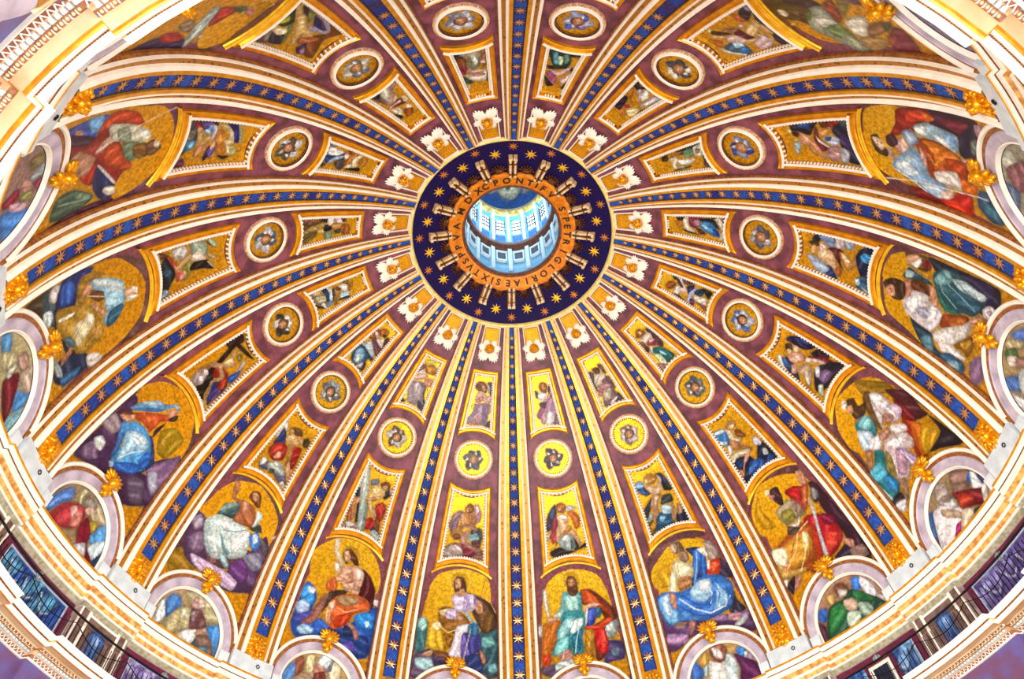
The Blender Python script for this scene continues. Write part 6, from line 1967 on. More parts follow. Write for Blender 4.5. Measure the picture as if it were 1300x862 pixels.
# medallion
def circ_ribbon(c, rr, offs, name, m, n=48):
    mb = MB(); rows = []
    for i in range(n+1):
        a = 2*PI*i/n; rows.append([L((rr-o)*math.cos(a), c+(rr-o)*math.sin(a), h) for o, h in offs])
    mb.grid(rows); return mb.mesh(name, m, False)
MC = 17.27
MR = [circ_ribbon(MC, 1.46, [(0, 0), (0, .12), (.05, .15), (.12, .12)], 'outer_fillet', mat('rosy_stucco', 'e8c4a0', .5, hex2='b88868', scale=7)),
      circ_ribbon(MC, 1.34, [(0, .12), (.03, .22), (.13, .24), (.17, .16)], 'white_ring', WHITE)]
mb = MB()
for i in range(44):
    a = 2*PI*i/44; put(mb, frame_at(1.11*math.cos(a), MC+1.11*math.sin(a), .1), (0, 0, 0), (.045, .045, .06), 6, 4)
MR.append(mb.mesh('bead_ring', BRDK)); 
mb = MB()
for i in range(60):
    a = 2*PI*i/60; put(mb, frame_at(1.42*math.cos(a), MC+1.42*math.sin(a), .12), (0, 0, 0), (.045, .045, .05), 6, 4)
MR.append(mb.mesh('outer_bead_ring', mat('gold_beads', 'e8b060', .5, .2, hex2='a87038', scale=6)))
nth, nrd = 56, 24
Lc, Tc = np.zeros((nrd, nth)), np.zeros((nrd, nth))
for i in range(nrd):
    for j in range(nth):
        q = 1.19*i/(nrd-1); a = 2*PI*j/(nth-1); Lc[i, j] = q*math.cos(a); Tc[i, j] = MC+q*math.sin(a)
def seraph_ops(c, ang, seed):
    """winged head: face, hair, six wings; c = (wing1, wing2, hair)"""
    rr = random.Random(seed); ops = [('B', 'c8900e', None)]; ca, sa = math.cos(ang), math.sin(ang)
    def T(pts): return [(1.35*(x*ca-y*sa), 100*MC+1.35*(x*sa+y*ca)) for x, y in pts]
    def wing(a, col, ln=62, wd=30):
        pts = [(-6, 8), (-wd*.7, ln*.55), (-wd*.3, ln), (wd*.5, ln*.8), (wd*.8, ln*.4), (6, 6)]
        c_, s_ = math.cos(a), math.sin(a); return ('P', col, T([(x*c_-y*s_, x*s_+y*c_) for x, y in pts]))
    
    for a, col in ((.45, c[0]), (-.45, c[0]), (1.5, c[1]), (-1.5, c[1]), (2.6, c[0]), (-2.6, c[1])):
        ops.append(wing(a+rr.uniform(-.15, .15), col, rr.uniform(50, 66)))
        ops.append(wing(a+.18, 'e8e4e0' if rr.random() < .6 else c[1], 46, 12))
    ops.append(('P', c[2], T([(-24, -14), (-28, 12), (0, 34), (28, 12), (24, -14), (0, -26)])))
    ops.append(('P', 'c08860', T([(-15, -14), (-17, 8), (0, 18), (17, 8), (15, -14), (0, -24)])))
    ops.append(('P', 'e8b890', T([(-11, 2), (0, 10), (11, 2), (6, -8), (-6, -8)])))
    ops.append(('P', '5c2c1c', T([(-9, 3), (-3, 3), (-3, 0), (-9, 0)]))); ops.append(('P', '5c2c1c', T([(9, 3), (3, 3), (3, 0), (9, 0)])))
    ops.append(('P', '8c3c30', T([(-5, -12), (5, -12), (4, -15), (-4, -15)])))
    return ops
WC = dict(L1=('38404c', '5c6470', '8c6838'), R1=('302c3c', '40404c', '6c3c24'), L2=('58504c', 'c8c4bc', '6c4c20'), R2=('7c6c68', 'd8ccc8', '7c5040'),
 L3=('909ca8', '687078', '584838'), R3=('3c5058', '707c84', '6c4830'), L4=('d0ccc4', '3c3430', '684828'), R4=('4468a8', 'c0c8dc', '60382c'),
 L5=('48587c', 'c4c4cc', '7c5c34'), R5=('98949c', '5c5c68', '885c3c'), L6=('ccd0d0', '584c44', '684428'), R6=('2c3c8c', '8890b8', '9c683c'),
 L7=('606880', 'c8c4b8', '90703c'), R7=('e8e0d0', '444450', '8c6444'), L8=('c4c8d8', '8c90a8', '885040'), R8=('3c58c0', 'a8b0d8', '8c5444'))
P0 = rgb('7c4450')
for gi, g in enumerate(GK):
    az = AZG[g]; far = abs(az) < 160
    sh = SHORT[g]
    # cherub relief
    wh = f'in the gore of the {sh}' if g[1] != '8' else ('just left of the top rib' if g == 'L8' else 'just right of the top rib')
    o = place('cherub_relief', az, base_point(25.6, 0), f'gilded cherub head with white wings {wh}', 'cherub', 'gilded cherub heads round the oculus')
    part('face', CM[1], o); part('hair', CM[2], o); part('collar', CM[3], o)
    for k, (a, ln, dx, dy) in enumerate(((.5, .5, .1, .12), (-.5, .5, -.1, .12), (1.35, .6, .14, .0), (-1.35, .6, -.14, 0), (2.55, .82, .08, -.12), (-2.55, .82, -.08, -.12))):
        Mx = CM[0] @ Matrix.Translation((dx, dy, .02)) @ Matrix.Rotation(-a, 4, 'Z') @ Matrix.Scale(ln, 4)
        if a < 0: Mx = Mx @ Matrix.Scale(-1, 4, (1, 0, 0))
        part('wing', WM, o, M=Mx)
    part('gilt_field', CF[0], o); part('white_fillet', CF[1], o); part('gilt_fillet', CF[2], o)
    # upper angel panel
    def framed(name, lab, grp, FR, Lg, Tg, kindk, rs):
        o = place(name, az, base_point(float(Tg.min())-.5, 0), lab, 'mosaic panel', grp)
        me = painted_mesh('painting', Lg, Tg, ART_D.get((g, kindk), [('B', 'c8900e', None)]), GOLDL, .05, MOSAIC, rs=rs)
        part('painting', me, o)
        for nm, m_ in zip(('gilt_frame', 'white_fillet', 'inner_slope', 'dentil_row'), FR): part(nm, m_, o, kind='stuff' if nm == 'dentil_row' else None)
    framed('upper_angel_mosaic', 'small upper mosaic: '+TOPL[g], 'upper ring of small angel mosaics', FT, LT, TT, 'top', gi)
    if g in ('L8', 'R8'): ART_D[(g, 'mid')] = [('B', '603808', None), ('P', 'b89878', [(-60, 1060), (40, 1050), (70, 1250), (0, 1380), (-60, 1250)])]
    framed('lower_angel_mosaic', 'middle mosaic: '+MIDL[g], 'middle ring of large angel mosaics', FM, LMm, TM, 'mid', gi+20)
    # medallion
    o = place('medallion', az, base_point(MC-1.46, 0), f'round winged-head medallion {wh}', 'medallion', 'round medallions between the angel mosaics')
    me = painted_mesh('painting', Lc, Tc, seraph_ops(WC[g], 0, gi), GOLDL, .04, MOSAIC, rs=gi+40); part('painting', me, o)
    for nm, m_ in zip(('outer_fillet', 'white_ring', 'bead_ring', 'outer_bead_ring'), MR): part(nm, m_, o, kind='stuff' if 'bead' in nm else None)
    if g[1] == '8': continue
    # saint
    o = place('saint_mosaic', az, base_point(3.1, 0), 'large mosaic: '+SAINT[g], 'mosaic', 'great seated figures above the lunettes')
    ops = [op for op in ART_D[(g, 'saint')]]
    ops = [('B', ops[0][1], GBG)]+ops[1:]
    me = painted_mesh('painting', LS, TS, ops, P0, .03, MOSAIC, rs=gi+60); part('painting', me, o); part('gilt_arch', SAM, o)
    # lunette
    o = place('lunette', az, base_point(-.62, 0), f'half-round lunette of a bust figure under the {sh}', 'lunette', 'lunettes at the foot of the dome')
    ops = list(ART_D.get((g, 'lun'), [])); bc = rgb(ops[0][1]) if ops else rgb('a8906c')
    me = painted_mesh('painting', LL_, TL_, ops[1:], bc, .04, FRESCO, rs=gi+80); part('painting', me, o)
    for m_ in LA: part(m_.name.split('.')[0], m_, o)
    o = place('keystone_head', az, base_point(3.0, .15), f'gilded winged head on the lunette arch under the {sh}', 'keystone head', 'gilded heads on the lunette arches')
    part('face', KM[0], o); part('wing_crest', KM[1], o); part('scroll', KM[2], o)
# ------------------------------------------------------------------ oculus: star band, consoles, shells, inscription ring
oc = place('oculus_ring', 0, (0, 0, 21.35), 'dark blue star ring with orange Latin inscription around the round opening', 'ring')
pr = [(XC+R*math.cos(D(p)), ZC+R*math.sin(D(p))) for p in np.linspace(65, 71.6, 8)]
part('night_blue_band', ring_mesh('night_blue_band', pr, NIGHT), oc)
mb = MB()
r0_, z0_ = XC+R*math.cos(D(64.85)), ZC+R*math.sin(D(64.85))
rows = [[(rr*math.sin(2*PI*i/128), rr*math.cos(2*PI*i/128), z) for i in range(129)] for rr, z in ((r0_+.25, z0_-.02), (r0_+.2, z0_-.22), (r0_+.06, z0_-.26), (r0_-.04, z0_-.16), (r0_-.06, z0_+.03))]
mb.grid(rows); part('white_rim', mb.mesh('white_rim', mat('cream_gilt_rim', 'fce8a0', .45, .1, hex2='f0d070', scale=3)), oc)
SM1 = star_mesh('gilt_star', mat('lit_gilt_star', 'ffd028', .35, .5, hex2='f0a810', scale=4)); SM2 = star_mesh('shaded_gilt_star', mat('shaded_gilt_star', 'd8882c', .4, .4, hex2='b06018', scale=4))  # one gilding in two tones; glint and shade are put into the colour
def rotz(deg): return Matrix.Rotation(-D(deg), 4, 'Z')
# A0 is carried by the Empty
for k in range(16):
    part('star', SM1, oc, M=rotz(11.25+22.5*k) @ frame_at(0, D(67.45)*R, .02) @ Matrix.Scale(.43, 4), label='large gilt star in a lit tone between two consoles')
    part('star', SM2, oc, M=rotz(22.5*k) @ frame_at(0, D(66.15)*R, .02) @ Matrix.Scale(.36, 4), label='smaller gilt star in a shaded tone beyond a console')
con = MB(); cg = MB(); ce = MB()
def CF_(x, y, z):  # console frame: y outward radius, z = drop below surface
    t = math.acos((y-XC)/R)*R; return L(x*radius_at(t)/y, t, z)
for s in (-1, 1):
    rows = []
    for i in range(11):
        q = i/10; y = 4.35+1.4*q; d = .46-.16*q+.10*math.sin(q*PI); wd = .105*(1-.12*math.sin(PI*q))
        rows.append([CF_(s*.16+x*wd, y, z) for x, z in ((-1, 0), (-1, d*.8), (-.5, d), (.5, d), (1, d*.8), (1, 0))])
    con.grid(rows); con.add([rows[-1][i] for i in range(6)], [(0, 1, 2, 3, 4, 5)])
    ce.box(s*.16-.13, s*.16+.13, 5.66, 5.84, 0, .42, CF_)
cg.box(-.055, .055, 4.4, 5.72, 0, .44, CF_); cg.box(-.3, .3, 5.38, 5.44, 0, .47, CF_); cg.box(-.28, .28, 4.62, 4.68, 0, .55, CF_)
cb = MB(); cb.box(-.34, .34, 4.3, 5.62, 0, .05, CF_)
con_m, cg_m, ce_m, cb_m = con.mesh('console_volute', CREAM, True), cg.mesh('gilt_bar', BRONZE, False), ce.mesh('console_end', CREAM, False), cb.mesh('backplate', BRONZE, False)
sh = MB()
for i in range(7):
    a = -PI*.42+PI*.84*i/6; M = frame_at(0, D(70.6)*R, .1) @ Matrix.Rotation(PI, 4, 'Z') @ Matrix.Rotation(a, 4, 'Z')
    for j in range(3): put(sh, M, (0, .16+.15*j, .05), (.065, .09, .07), 6, 4)
put(sh, frame_at(0, D(70.8)*R, .1), (0, 0, .05), (.3, .2, .1))
sh_m = sh.mesh('shell', BRONZE)
con_all = MB()
for k in range(16):
    c = part('console', con_m, oc, M=rotz(22.5*k)); c2 = part('gilt_bar', cg_m, c); c3 = part('console_end', ce_m, c); c4 = part('backplate', cb_m, c)
    part('shell', sh_m, oc, M=rotz(11.25+22.5*k))
# inscription ring: lobed outer edge, slanting face, dark inner rim
mb = MB(); n = 256; rows = []
for rr, z, lob in ((4.50, 22.50, 1), (4.52, 22.18, 1), (4.44, 22.10, 1), (4.30, 22.12, 0), (3.52, 22.44, 0)):
    rows.append([((rr+lob*.07*math.cos(16*a+PI))*math.sin(a), (rr+lob*.07*math.cos(16*a+PI))*math.cos(a), z) for a in [2*PI*i/n for i in range(n+1)]])
mb.grid(rows); part('inscription_band', mb.mesh('inscription_band', ORANGE, False), oc)
part('dark_rim', ring_mesh('dark_rim', [(3.54, 22.43), (3.46, 22.40), (3.36, 22.5), (3.34, 22.8), (3.6, 23.1)], BRDK, 96), oc)
def letter_mesh(ch):
    if ch == '.':
        mb = MB(); mb.add([(0, .0, .01), (.05, .07, .01), (-.05, .07, .01)], [(0, 1, 2)]); return mb.mesh('dot', INK, False)
    fc = bpy.data.curves.new('letter', 'FONT'); fc.body = ch; fc.size = .68; fc.extrude = .008; fc.offset = .018; fc.align_x = 'CENTER'; fc.align_y = 'CENTER'; fc.resolution_u = 3
    fo = bpy.data.objects.new('letter', fc); COL.objects.link(fo); dg = bpy.context.evaluated_depsgraph_get()
    me = bpy.data.meshes.new_from_object(fo.evaluated_get(dg)); me.materials.clear(); me.materials.append(INK)
    bpy.data.objects.remove(fo); me.name = 'letter'; return me
LMS = {}
fy = Vector((0, .8, -.32)).normalized()
for ch, azl in LETTERS:
    if ch not in LMS: LMS[ch] = letter_mesh(ch)
    # seen from below: x runs with azimuth so that the word reads clockwise in view
    xa = Vector((1, 0, 0)); ya = fy; za = xa.cross(ya)
    pos = Vector((0, 3.92, 22.275))+Vector((0, -.32, -.8)).normalized()*.03
    M = Matrix(((-1, 0, 0, pos.x), (0, ya.y, -.37, pos.y), (0, ya.z, -.93, pos.z), (0, 0, 0, 1)))
    part('letter', LMS[ch], oc, M=rotz(azl) @ M)
# ------------------------------------------------------------------ lantern (seen through the eye)
LB = mat('lantern_blue_stucco', '8cd0ec', .5, hex2='60b4e0', scale=1.2); LW = mat('lantern_white', 'e8f8ff', .5, var=.04)
LBD = mat('lantern_blue_panel', '2c70c0', .5, hex2='1c58a8', scale=2); DKW = mat('dark_opening', '0c1838', .6, var=.1)
GLS = mat('daylit_lantern_glass', 'f4fcff', .4, var=.02, emit=1.0); GLT = mat('lantern_gold_cornice', 'f0d078', .45, .2, hex2='b88838', scale=3)
wl = part('wall_lantern', ring_mesh('wall_lantern', [(3.36, 22.7), (3.6, 23.1), (3.62, 27.3), (3.62, 34.2)], LB, 96)); tag(wl, kind='structure')
lt = place('lantern', 0, (0, 0, 23.1), 'pale blue lantern interior with arched windows seen through the oculus', 'lantern')
def cbox(mb, a0, a1, r0, r1, z0, z1, n=3):
    for i in range(n):
        b0, b1 = a0+(a1-a0)*i/n, a0+(a1-a0)*(i+1)/n
        vs = [(r*math.sin(a), r*math.cos(a), z) for a in (b0, b1) for r in (r0, r1) for z in (z0, z1)]
        mb.add(vs, [(0,1,3,2),(4,6,7,5),(0,4,5,1),(2,3,7,6),(0,2,6,4),(1,5,7,3)])
sq = MB(); cbox(sq, D(-5.4), D(5.4), 3.5, 3.6, 25.1, 26.3); sqm = sq.mesh('dark_pane', DKW, False)
sf = MB()
for a0, a1, z0, z1 in ((-7, -5.4, 24.9, 26.5), (5.4, 7, 24.9, 26.5), (-7, 7, 26.3, 26.5), (-7, 7, 24.9, 25.1)): cbox(sf, D(a0), D(a1), 3.4, 3.6, z0, z1)
sfm = sf.mesh('square_window', LW, False)
pl = MB(); cbox(pl, D(-2.2), D(2.2), 3.25, 3.62, 28.1, 34.0); cbox(pl, D(-3), D(3), 3.2, 3.62, 33.0, 33.3); plm = pl.mesh('pilaster', LW, False)
lp = MB(); cbox(lp, D(-2.5), D(2.5), 3.45, 3.62, 23.6, 27.1); lpm = lp.mesh('lower_pilaster', LW, False)
wp = MB()
def wpt(a, z, r=3.5): return (r*math.sin(a), r*math.cos(a), z)
out_ = [(D(-6.2), 29.8), (D(6.2), 29.8)]+[(D(6.2)*math.cos(PI*i/8), 32.1+.62*math.sin(PI*i/8)) for i in range(9)]
wp.add([wpt(a*1.1, z) for a, z in out_], [tuple(range(len(out_)))]); wpm = wp.mesh('pane', GLS, False)
wf = MB(); 
for a in (-2.1, 2.1): cbox(wf, D(a-.35), D(a+.35), 3.42, 3.48, 29.8, 32.6, 1)
for z in (30.5, 31.2, 31.9): cbox(wf, D(-6.2), D(6.2), 3.42, 3.48, z, z+.07)
for s in (-1, 1): cbox(wf, D(s*6.2-.4), D(s*6.2+.4), 3.38, 3.5, 29.8, 32.3, 1)
wfm = wf.mesh('arched_window', DKW, False)
bp_ = MB(); cbox(bp_, D(-6.5), D(6.5), 3.48, 3.6, 28.3, 29.5); bpm = bp_.mesh('blue_panel', LBD, False)
for k in range(16):
    g_ = rotz(11.25+22.5*k); r_ = rotz(22.5*k)
    x = part('square_window', sfm, lt, M=g_); part('dark_pane', sqm, x)
    part('pilaster', plm, lt, M=r_); part('lower_pilaster', lpm, lt, M=r_)
    x = part('arched_window', wfm, lt, M=g_); part('pane', wpm, x)
    part('blue_panel', bpm, lt, M=g_)
part('brown_cornice', ring_mesh('brown_cornice', [(3.62, 27.0), (3.4, 27.25), (3.25, 27.35), (3.22, 27.75), (3.3, 27.8), (3.62, 27.8)], BRDK, 96), lt)
part('gold_cornice', ring_mesh('gold_cornice', [(3.62, 34.0), (3.5, 34.05), (3.4, 34.3), (3.3, 34.4), (3.28, 34.75), (3.62, 34.8)], GLT, 96), lt)
part('white_moulding', ring_mesh('white_moulding', [(3.6, 27.8), (3.35, 27.85), (3.35, 28.05), (3.6, 28.1)], LW, 96), lt)
nr, nc = 30, 90; V = []; X = np.zeros((nr, nc)); Y = np.zeros((nr, nc))
for i in range(nr):
    p_ = (PI/2)*i/(nr-1)
    for j in range(nc):
        a = 2*PI*j/(nc-1); r_ = 3.3*math.cos(p_); V.append((r_*math.sin(a), r_*math.cos(a), 34.9+3.0*math.sin(p_))); X[i, j] = r_*math.sin(a)*100; Y[i, j] = r_*math.cos(a)*100
ops = [('P', '48608c', [(-300, 60), (0, 320), (300, 60), (0, -100)]), ('P', 'c0a880', [(-110, 190), (-40, 280), (70, 285), (130, 200), (60, 140), (-50, 140)]), ('P', 'ecdcb4', [(-40, 180), (-10, 250), (50, 255), (70, 180), (10, 150)]), ('P', '70482c', [(-10, 200), (0, 232), (30, 232), (30, 200)]),
       ('P', '8c8494', [(-240, 120), (-160, 240), (-90, 230), (-120, 120)]), ('P', 'a08c78', [(130, 120), (150, 240), (230, 180), (240, 90)]), ('P', 'b8a088', [(-220, 20), (-100, 100), (-60, 40), (-160, -40)]), ('P', '9c98a8', [(60, 60), (120, 110), (160, 40), (80, 0)])]
C, G = paint(X, Y, ops, rgb('2c4c80'), rs=5)
part('painted_vault', grid_mesh('painted_vault', np.array(V), nr, nc, C, G, FRESCO), lt)
# ------------------------------------------------------------------ drum: attic cornice, attic wall, railing, main cornice, frieze, wall with windows
def az_steps(half, eps=.06, n=5):
    """azimuth samples (deg) with flags: 1 on the projecting piers at each rib"""
    out = []
    for k in range(16):
        c = 22.5*k
        for i in range(n+1): out.append((c-half+2*half*i/n, 1))
        g0, g1 = c+half+eps, c+22.5-half-eps
        for i in range(n+1): out.append((g0+(g1-g0)*i/n, 0))
    out.append((360-half, 1)); return out
def stepped(prof, half, dr, name, m, smooth=False):
    st = az_steps(half); mb = MB()
    rows = [[((r-dr*f)*math.sin(D(a)), (r-dr*f)*math.cos(D(a)), z) for a, f in st] for r, z in prof]
    mb.grid(rows); return mb.mesh(name, m, smooth)
def holder(name, lab=None):
    o = bpy.data.objects.new(name, None); COL.objects.link(o); o.matrix_world = Matrix.Rotation(-A0, 4, 'Z'); o['base'] = [0, 0, 0]; tag(o, lab, kind='structure'); return o
ac = holder('trim_1', 'white and gold attic cornice under the lunettes')
H1, D1 = 4.6, .16
part('top_ledge', stepped([(21.4, -1.16), (20.74, -1.16)], H1, D1, 'top_ledge', MARB), ac)
part('bead_edge', stepped([(20.74, -1.16), (20.74, -1.24), (20.76, -1.26)], H1, D1, 'bead_edge', GILT), ac)
part('cyma', stepped([(20.76, -1.26), (20.77, -1.34), (20.83, -1.42), (20.83, -1.46)], H1, D1, 'cyma', WHITE), ac)
part('gilt_line', stepped([(20.83, -1.46), (20.86, -1.50)], H1, D1, 'gilt_line', BRDK), ac)
part('corona', stepped([(20.86, -1.50), (20.86, -1.74), (20.9, -1.76)], H1, D1, 'corona', WHITE), ac)
part('gilt_egg_band', stepped([(20.9, -1.76), (20.94, -1.80), (20.98, -1.98)], H1, D1, 'gilt_egg_band', CORN), ac)
part('fillet', stepped([(20.98, -1.98), (20.95, -2.0), (20.96, -2.1), (21.0, -2.12)], H1, D1, 'fillet', WHITE), ac)
part('leaf_band', stepped([(21.0, -2.12), (21.06, -2.3)], H1, D1, 'leaf_band', CORN), ac)
part('white_line', stepped([(21.06, -2.3), (21.03, -2.32), (21.04, -2.38), (21.1, -2.4)], H1, D1, 'white_line', WHITE), ac)
GRN = mat('grey_green_band', 'b0a890', .6, hex2='8c8468', scale=5)
part('grey_band', stepped([(21.1, -2.4), (21.2, -2.62)], 4.2, .2, 'grey_band', GRN), ac)
wa = holder('wall_attic', 'painted attic wall between attic cornice and railing')
part('wall_face', stepped([(21.2, -2.6), (21.2, -5.02)], 4.0, .2, 'wall_face', mat('attic_stucco', 'b09890', .6, hex2='8c7474', scale=1.5)), wa)
# piers: brown side strips, white lines, blue ornament panel
def flat(mb, a0, a1, z0, z1, r, n=3, th=.04):
    for i in range(n):
        b0, b1 = a0+(a1-a0)*i/n, a0+(a1-a0)*(i+1)/n
        vs = [(q*math.sin(a), q*math.cos(a), z) for a in (b0, b1) for q in (r, r+th) for z in (z0, z1)]
        mb.add(vs, [(0,1,3,2),(4,6,7,5),(0,4,5,1),(2,3,7,6),(0,2,6,4),(1,5,7,3)])
br = MB(); wh = MB()
for s in (-1, 1):
    flat(br, D(s*3.75), D(s*2.75), -5, -2.6, 20.97); flat(wh, D(s*4.0), D(s*3.75), -5, -2.6, 20.94, 1); flat(wh, D(s*2.75), D(s*2.35), -5, -2.6, 20.92, 1)
flat(br, D(-2.35), D(2.35), -5, -2.75, 20.98)
flat(wh, D(-2.35), D(2.35), -2.78, -2.68, 20.93)
brm, whm = br.mesh('brown_field', mat('pier_brown', '7c6058', .6, hex2='5c443c', scale=3), False), wh.mesh('white_strip', WHITE, False)
def painted_flat(name, a0, a1, z0, z1, r, ops, base, nc=60, nr=36, rs=3):
    X = np.zeros((nr, nc)); Y = np.zeros((nr, nc)); V = []
    for i in range(nr):
        for j in range(nc):
            a = a0+(a1-a0)*j/(nc-1); z = z0+(z1-z0)*i/(nr-1); X[i, j] = a*r*100; Y[i, j] = z*100; V.append((r*math.sin(a), r*math.cos(a), z))
    C, G = paint(X, Y, ops, base, rs=rs); return grid_mesh(name, np.array(V), nr, nc, C, G, FRESCO)
pm = painted_flat('ornament_panel', D(-1.3), D(1.3), -4.7, -3.0, 20.96, [('P', '4878c0', [(-40, -470), (0, -440), (40, -470), (20, -400), (40, -340), (0, -310), (-40, -340), (-20, -400)]), ('P', '88a8e0', [(-20, -360), (0, -320), (20, -360), (0, -380)]), ('P', '2c3c80', [(-15, -440), (0, -400), (15, -440)])], rgb('5c5878'), 20, 24)
for k in range(16):
    az = -180+22.5*k
    if abs(az) > 140 or abs(az) < 30: continue
    a, b = GK[(k-1) % 16], GK[k]
    o = place('attic_pier', az, (0, 20.95, -5.0), f'brown pier with blue ornament below rib of {SHORT[a]}', 'pier', 'piers of the attic wall')
    part('brown_field', brm, o); part('white_strip', whm, o); part('ornament_panel', pm, o)
mf = MB(); wfr = MB()
for z0, z1, a0, a1 in ((-3.0, -2.72, -6.6, 6.6), (-5.0, -4.5, -6.6, 6.6), (-4.5, -3.0, -6.6, -5.7), (-4.5, -3.0, 5.7, 6.6)): flat(mf, D(a0), D(a1), z0, z1, 21.12, 8 if a1-a0 > 3 else 1)
for z0, z1, a0, a1 in ((-3.07, -3.0, -5.7, 5.7), (-4.5, -4.43, -5.7, 5.7), (-4.5, -3.0, -5.7, -5.5), (-4.5, -3.0, 5.5, 5.7)): flat(wfr, D(a0), D(a1), z0, z1, 21.10, 8 if a1-a0 > 3 else 1)
mfm, wfrm = mf.mesh('maroon_border', MAROON, False), wfr.mesh('white_border', mat('pale_blue_line', 'b8c4dc', .6, var=.1), False)
bo = MB(); Mb = Matrix(((1, 0, 0, 0), (0, 0, -1, 21.08), (0, 1, 0, -3.0), (0, 0, 0, 1)))
bo.tube([Mb @ Vector((.17*math.cos(2*PI*i/16), .17*math.sin(2*PI*i/16), 0)) for i in range(17)], .05, 6); put(bo, Mb, (0, 0, 0), (.14, .14, .06))
bom = bo.mesh('round_boss', mat('grey_boss', 'b8c0c8', .5, hex2='7c8890', scale=8))
PALV = [('6c5ca8', '8c84c8', '2c2458'), ('2c5cb8', '58a0d0', '101c48'), ('8470b8', 'b0a4dc', '302850'), ('3c6cc0', '80b0e8', '1c2450')]
for g in GK:
    az = AZG[g]
    if abs(az) > 130 or abs(az) < 25: continue
    pa = PALV[{'L4': 1, 'R4': 0, 'L3': 2, 'R3': 3}.get(g, 0)]
    if g == 'L4': pa = PALV[1]
    rr = random.Random(g)
    ops = []
    for i in range(9):
        x = -190+48*i; y = -450+rr.uniform(0, 90); ops.append(('P', pa[rr.randrange(2)], [(x, y), (x+40, y+20), (x+60, y+70), (x+10, y+90), (x-20, y+40)]))
    for i in range(3):
        x = -170+110*i; ops.append(('L', pa[2], 7, [(x, -330), (x+25, -400), (x+60, -420), (x+95, -395), (x+115, -330)])); ops.append(('L', 'd8e0f0', 4, [(x+10, -335), (x+35, -385), (x+60, -402), (x+90, -380)]))  # dark arcs: festoons, with the railing's shadow put into their colour
    o = place('attic_painting', az, (0, 21.1, -5.0), f'maroon-framed blue and violet painted panel under the {SHORT[g]}', 'painted panel', 'painted panels of the attic')
    part('painting', painted_flat('painting', D(-5.6), D(5.6), -4.5, -3.0, 21.14, ops, rgb(pa[0])*.8, rs=int(abs(az))), o)
    part('maroon_border', mfm, o); part('white_border', wfrm, o); part('round_boss', bom, o)
    if g in ('R3',):
        dr = MB(); dk = MB(); flat(dr, D(-1.7), D(1.7), -4.95, -3.25, 20.98, 3, .12); flat(dk, D(-1.15), D(1.15), -4.95, -3.45, 20.95, 2, .03)
        part('white_doorway', dr.mesh('white_doorway', WHITE, False), o); part('dark_opening', dk.mesh('dark_opening', DKW, False), o)
        mr = MB(); flat(mr, D(-2.3), D(2.3), -4.98, -3.08, 21.03, 3, .08); part('maroon_surround', mr.mesh('maroon_surround', MAROON, False), o)
# railing on the main cornice
rl = place('gallery_railing', 0, (0, 20.2, -5.05), 'black iron railing running along the cornice in front of the attic', 'railing')
part('handrail', ring_mesh('handrail', [(20.47, -3.42), (20.47, -3.35), (20.54, -3.35), (20.54, -3.42), (20.47, -3.42)], IRON, 192), rl)
mb = MB()
for i in range(520):
    a = 2*PI*i/520
    if math.cos(a) < -.75: continue
    flat(mb, a-.0007, a+.0007, -5.05, -3.7 if i % 26 else -3.4, 20.48, 1, .03)
part('baluster_row', mb.mesh('baluster_row', IRON, False), rl, kind='stuff')
mb = MB()
for i in range(40):
    a0 = 2*PI*i/40
    if math.cos(a0) < -.75: continue
    mb.tube([(20.5*math.sin(a0+2*PI/40*q), 20.5*math.cos(a0+2*PI/40*q), -3.7-.45*math.sin(PI*q)) for q in [j/10 for j in range(11)]], .02, 4)
part('scroll_row', mb.mesh('scroll_row', IRON), rl, kind='stuff')
# main cornice
H2, D2 = 7.3, .27
mc = holder('trim_2', 'main drum entablature with dentils and egg-and-dart')
zc = lambda z: z if z > -5.46 else (-5.46+(z+5.46)*.45 if z > -6.3 else z)
P_ = lambda dr, z: (20.0+dr, zc(z))
part('walkway', stepped([(21.4, -5.06), (20.0, -5.06)], H2, D2, 'walkway', MARB), mc)
part('cyma', stepped([P_(0, -5.06), P_(.0, -5.12), P_(.06, -5.17), P_(.17, -5.24)], H2, D2, 'cyma', WHITE), mc)
part('bead_line', stepped([P_(.17, -5.24), P_(.20, -5.26), P_(.20, -5.30)], H2, D2, 'bead_line', GILT), mc)
part('corona', stepped([P_(.20, -5.30), P_(.22, -5.47), P_(.26, -5.48)], H2, D2, 'corona', WHITE), mc)
part('gilt_drip', stepped([P_(.26, -5.48), P_(.32, -5.47), P_(.39, -5.44)], H2, D2, 'gilt_drip', ORANGE), mc)
part('beige_soffit', stepped([P_(.39, -5.44), P_(.66, -5.42), P_(.70, -5.46)], H2, D2, 'beige_soffit', BEIGE), mc)
part('gilt_backing', stepped([P_(.70, -5.46), P_(.72, -5.62), P_(.86, -5.64)], H2, D2, 'gilt_backing', mat('brown_backing', 'a46c40', .6, hex2='7c4828', scale=5)), mc)
part('dentil_backing', stepped([P_(.86, -5.64), P_(.86, -5.68), P_(.90, -5.70), P_(.98, -5.95)], H2, D2, 'dentil_backing', BEIGE), mc)
part('leaf_backing', stepped([P_(.98, -5.95), P_(1.0, -6.0), P_(1.10, -6.16)], H2, D2, 'leaf_backing', mat('rosy_backing', 'b07050', .6, hex2='8c4c38', scale=4)), mc)
part('top_fillet', stepped([P_(1.10, -6.16), P_(1.08, -6.2), P_(1.10, -6.26), P_(1.18, -6.28)], H2, D2, 'top_fillet', WHITE), mc)
part('frieze', stepped([P_(1.18, -6.28), P_(1.2, -7.35)], H2, D2, 'frieze', FRIEZE), mc)
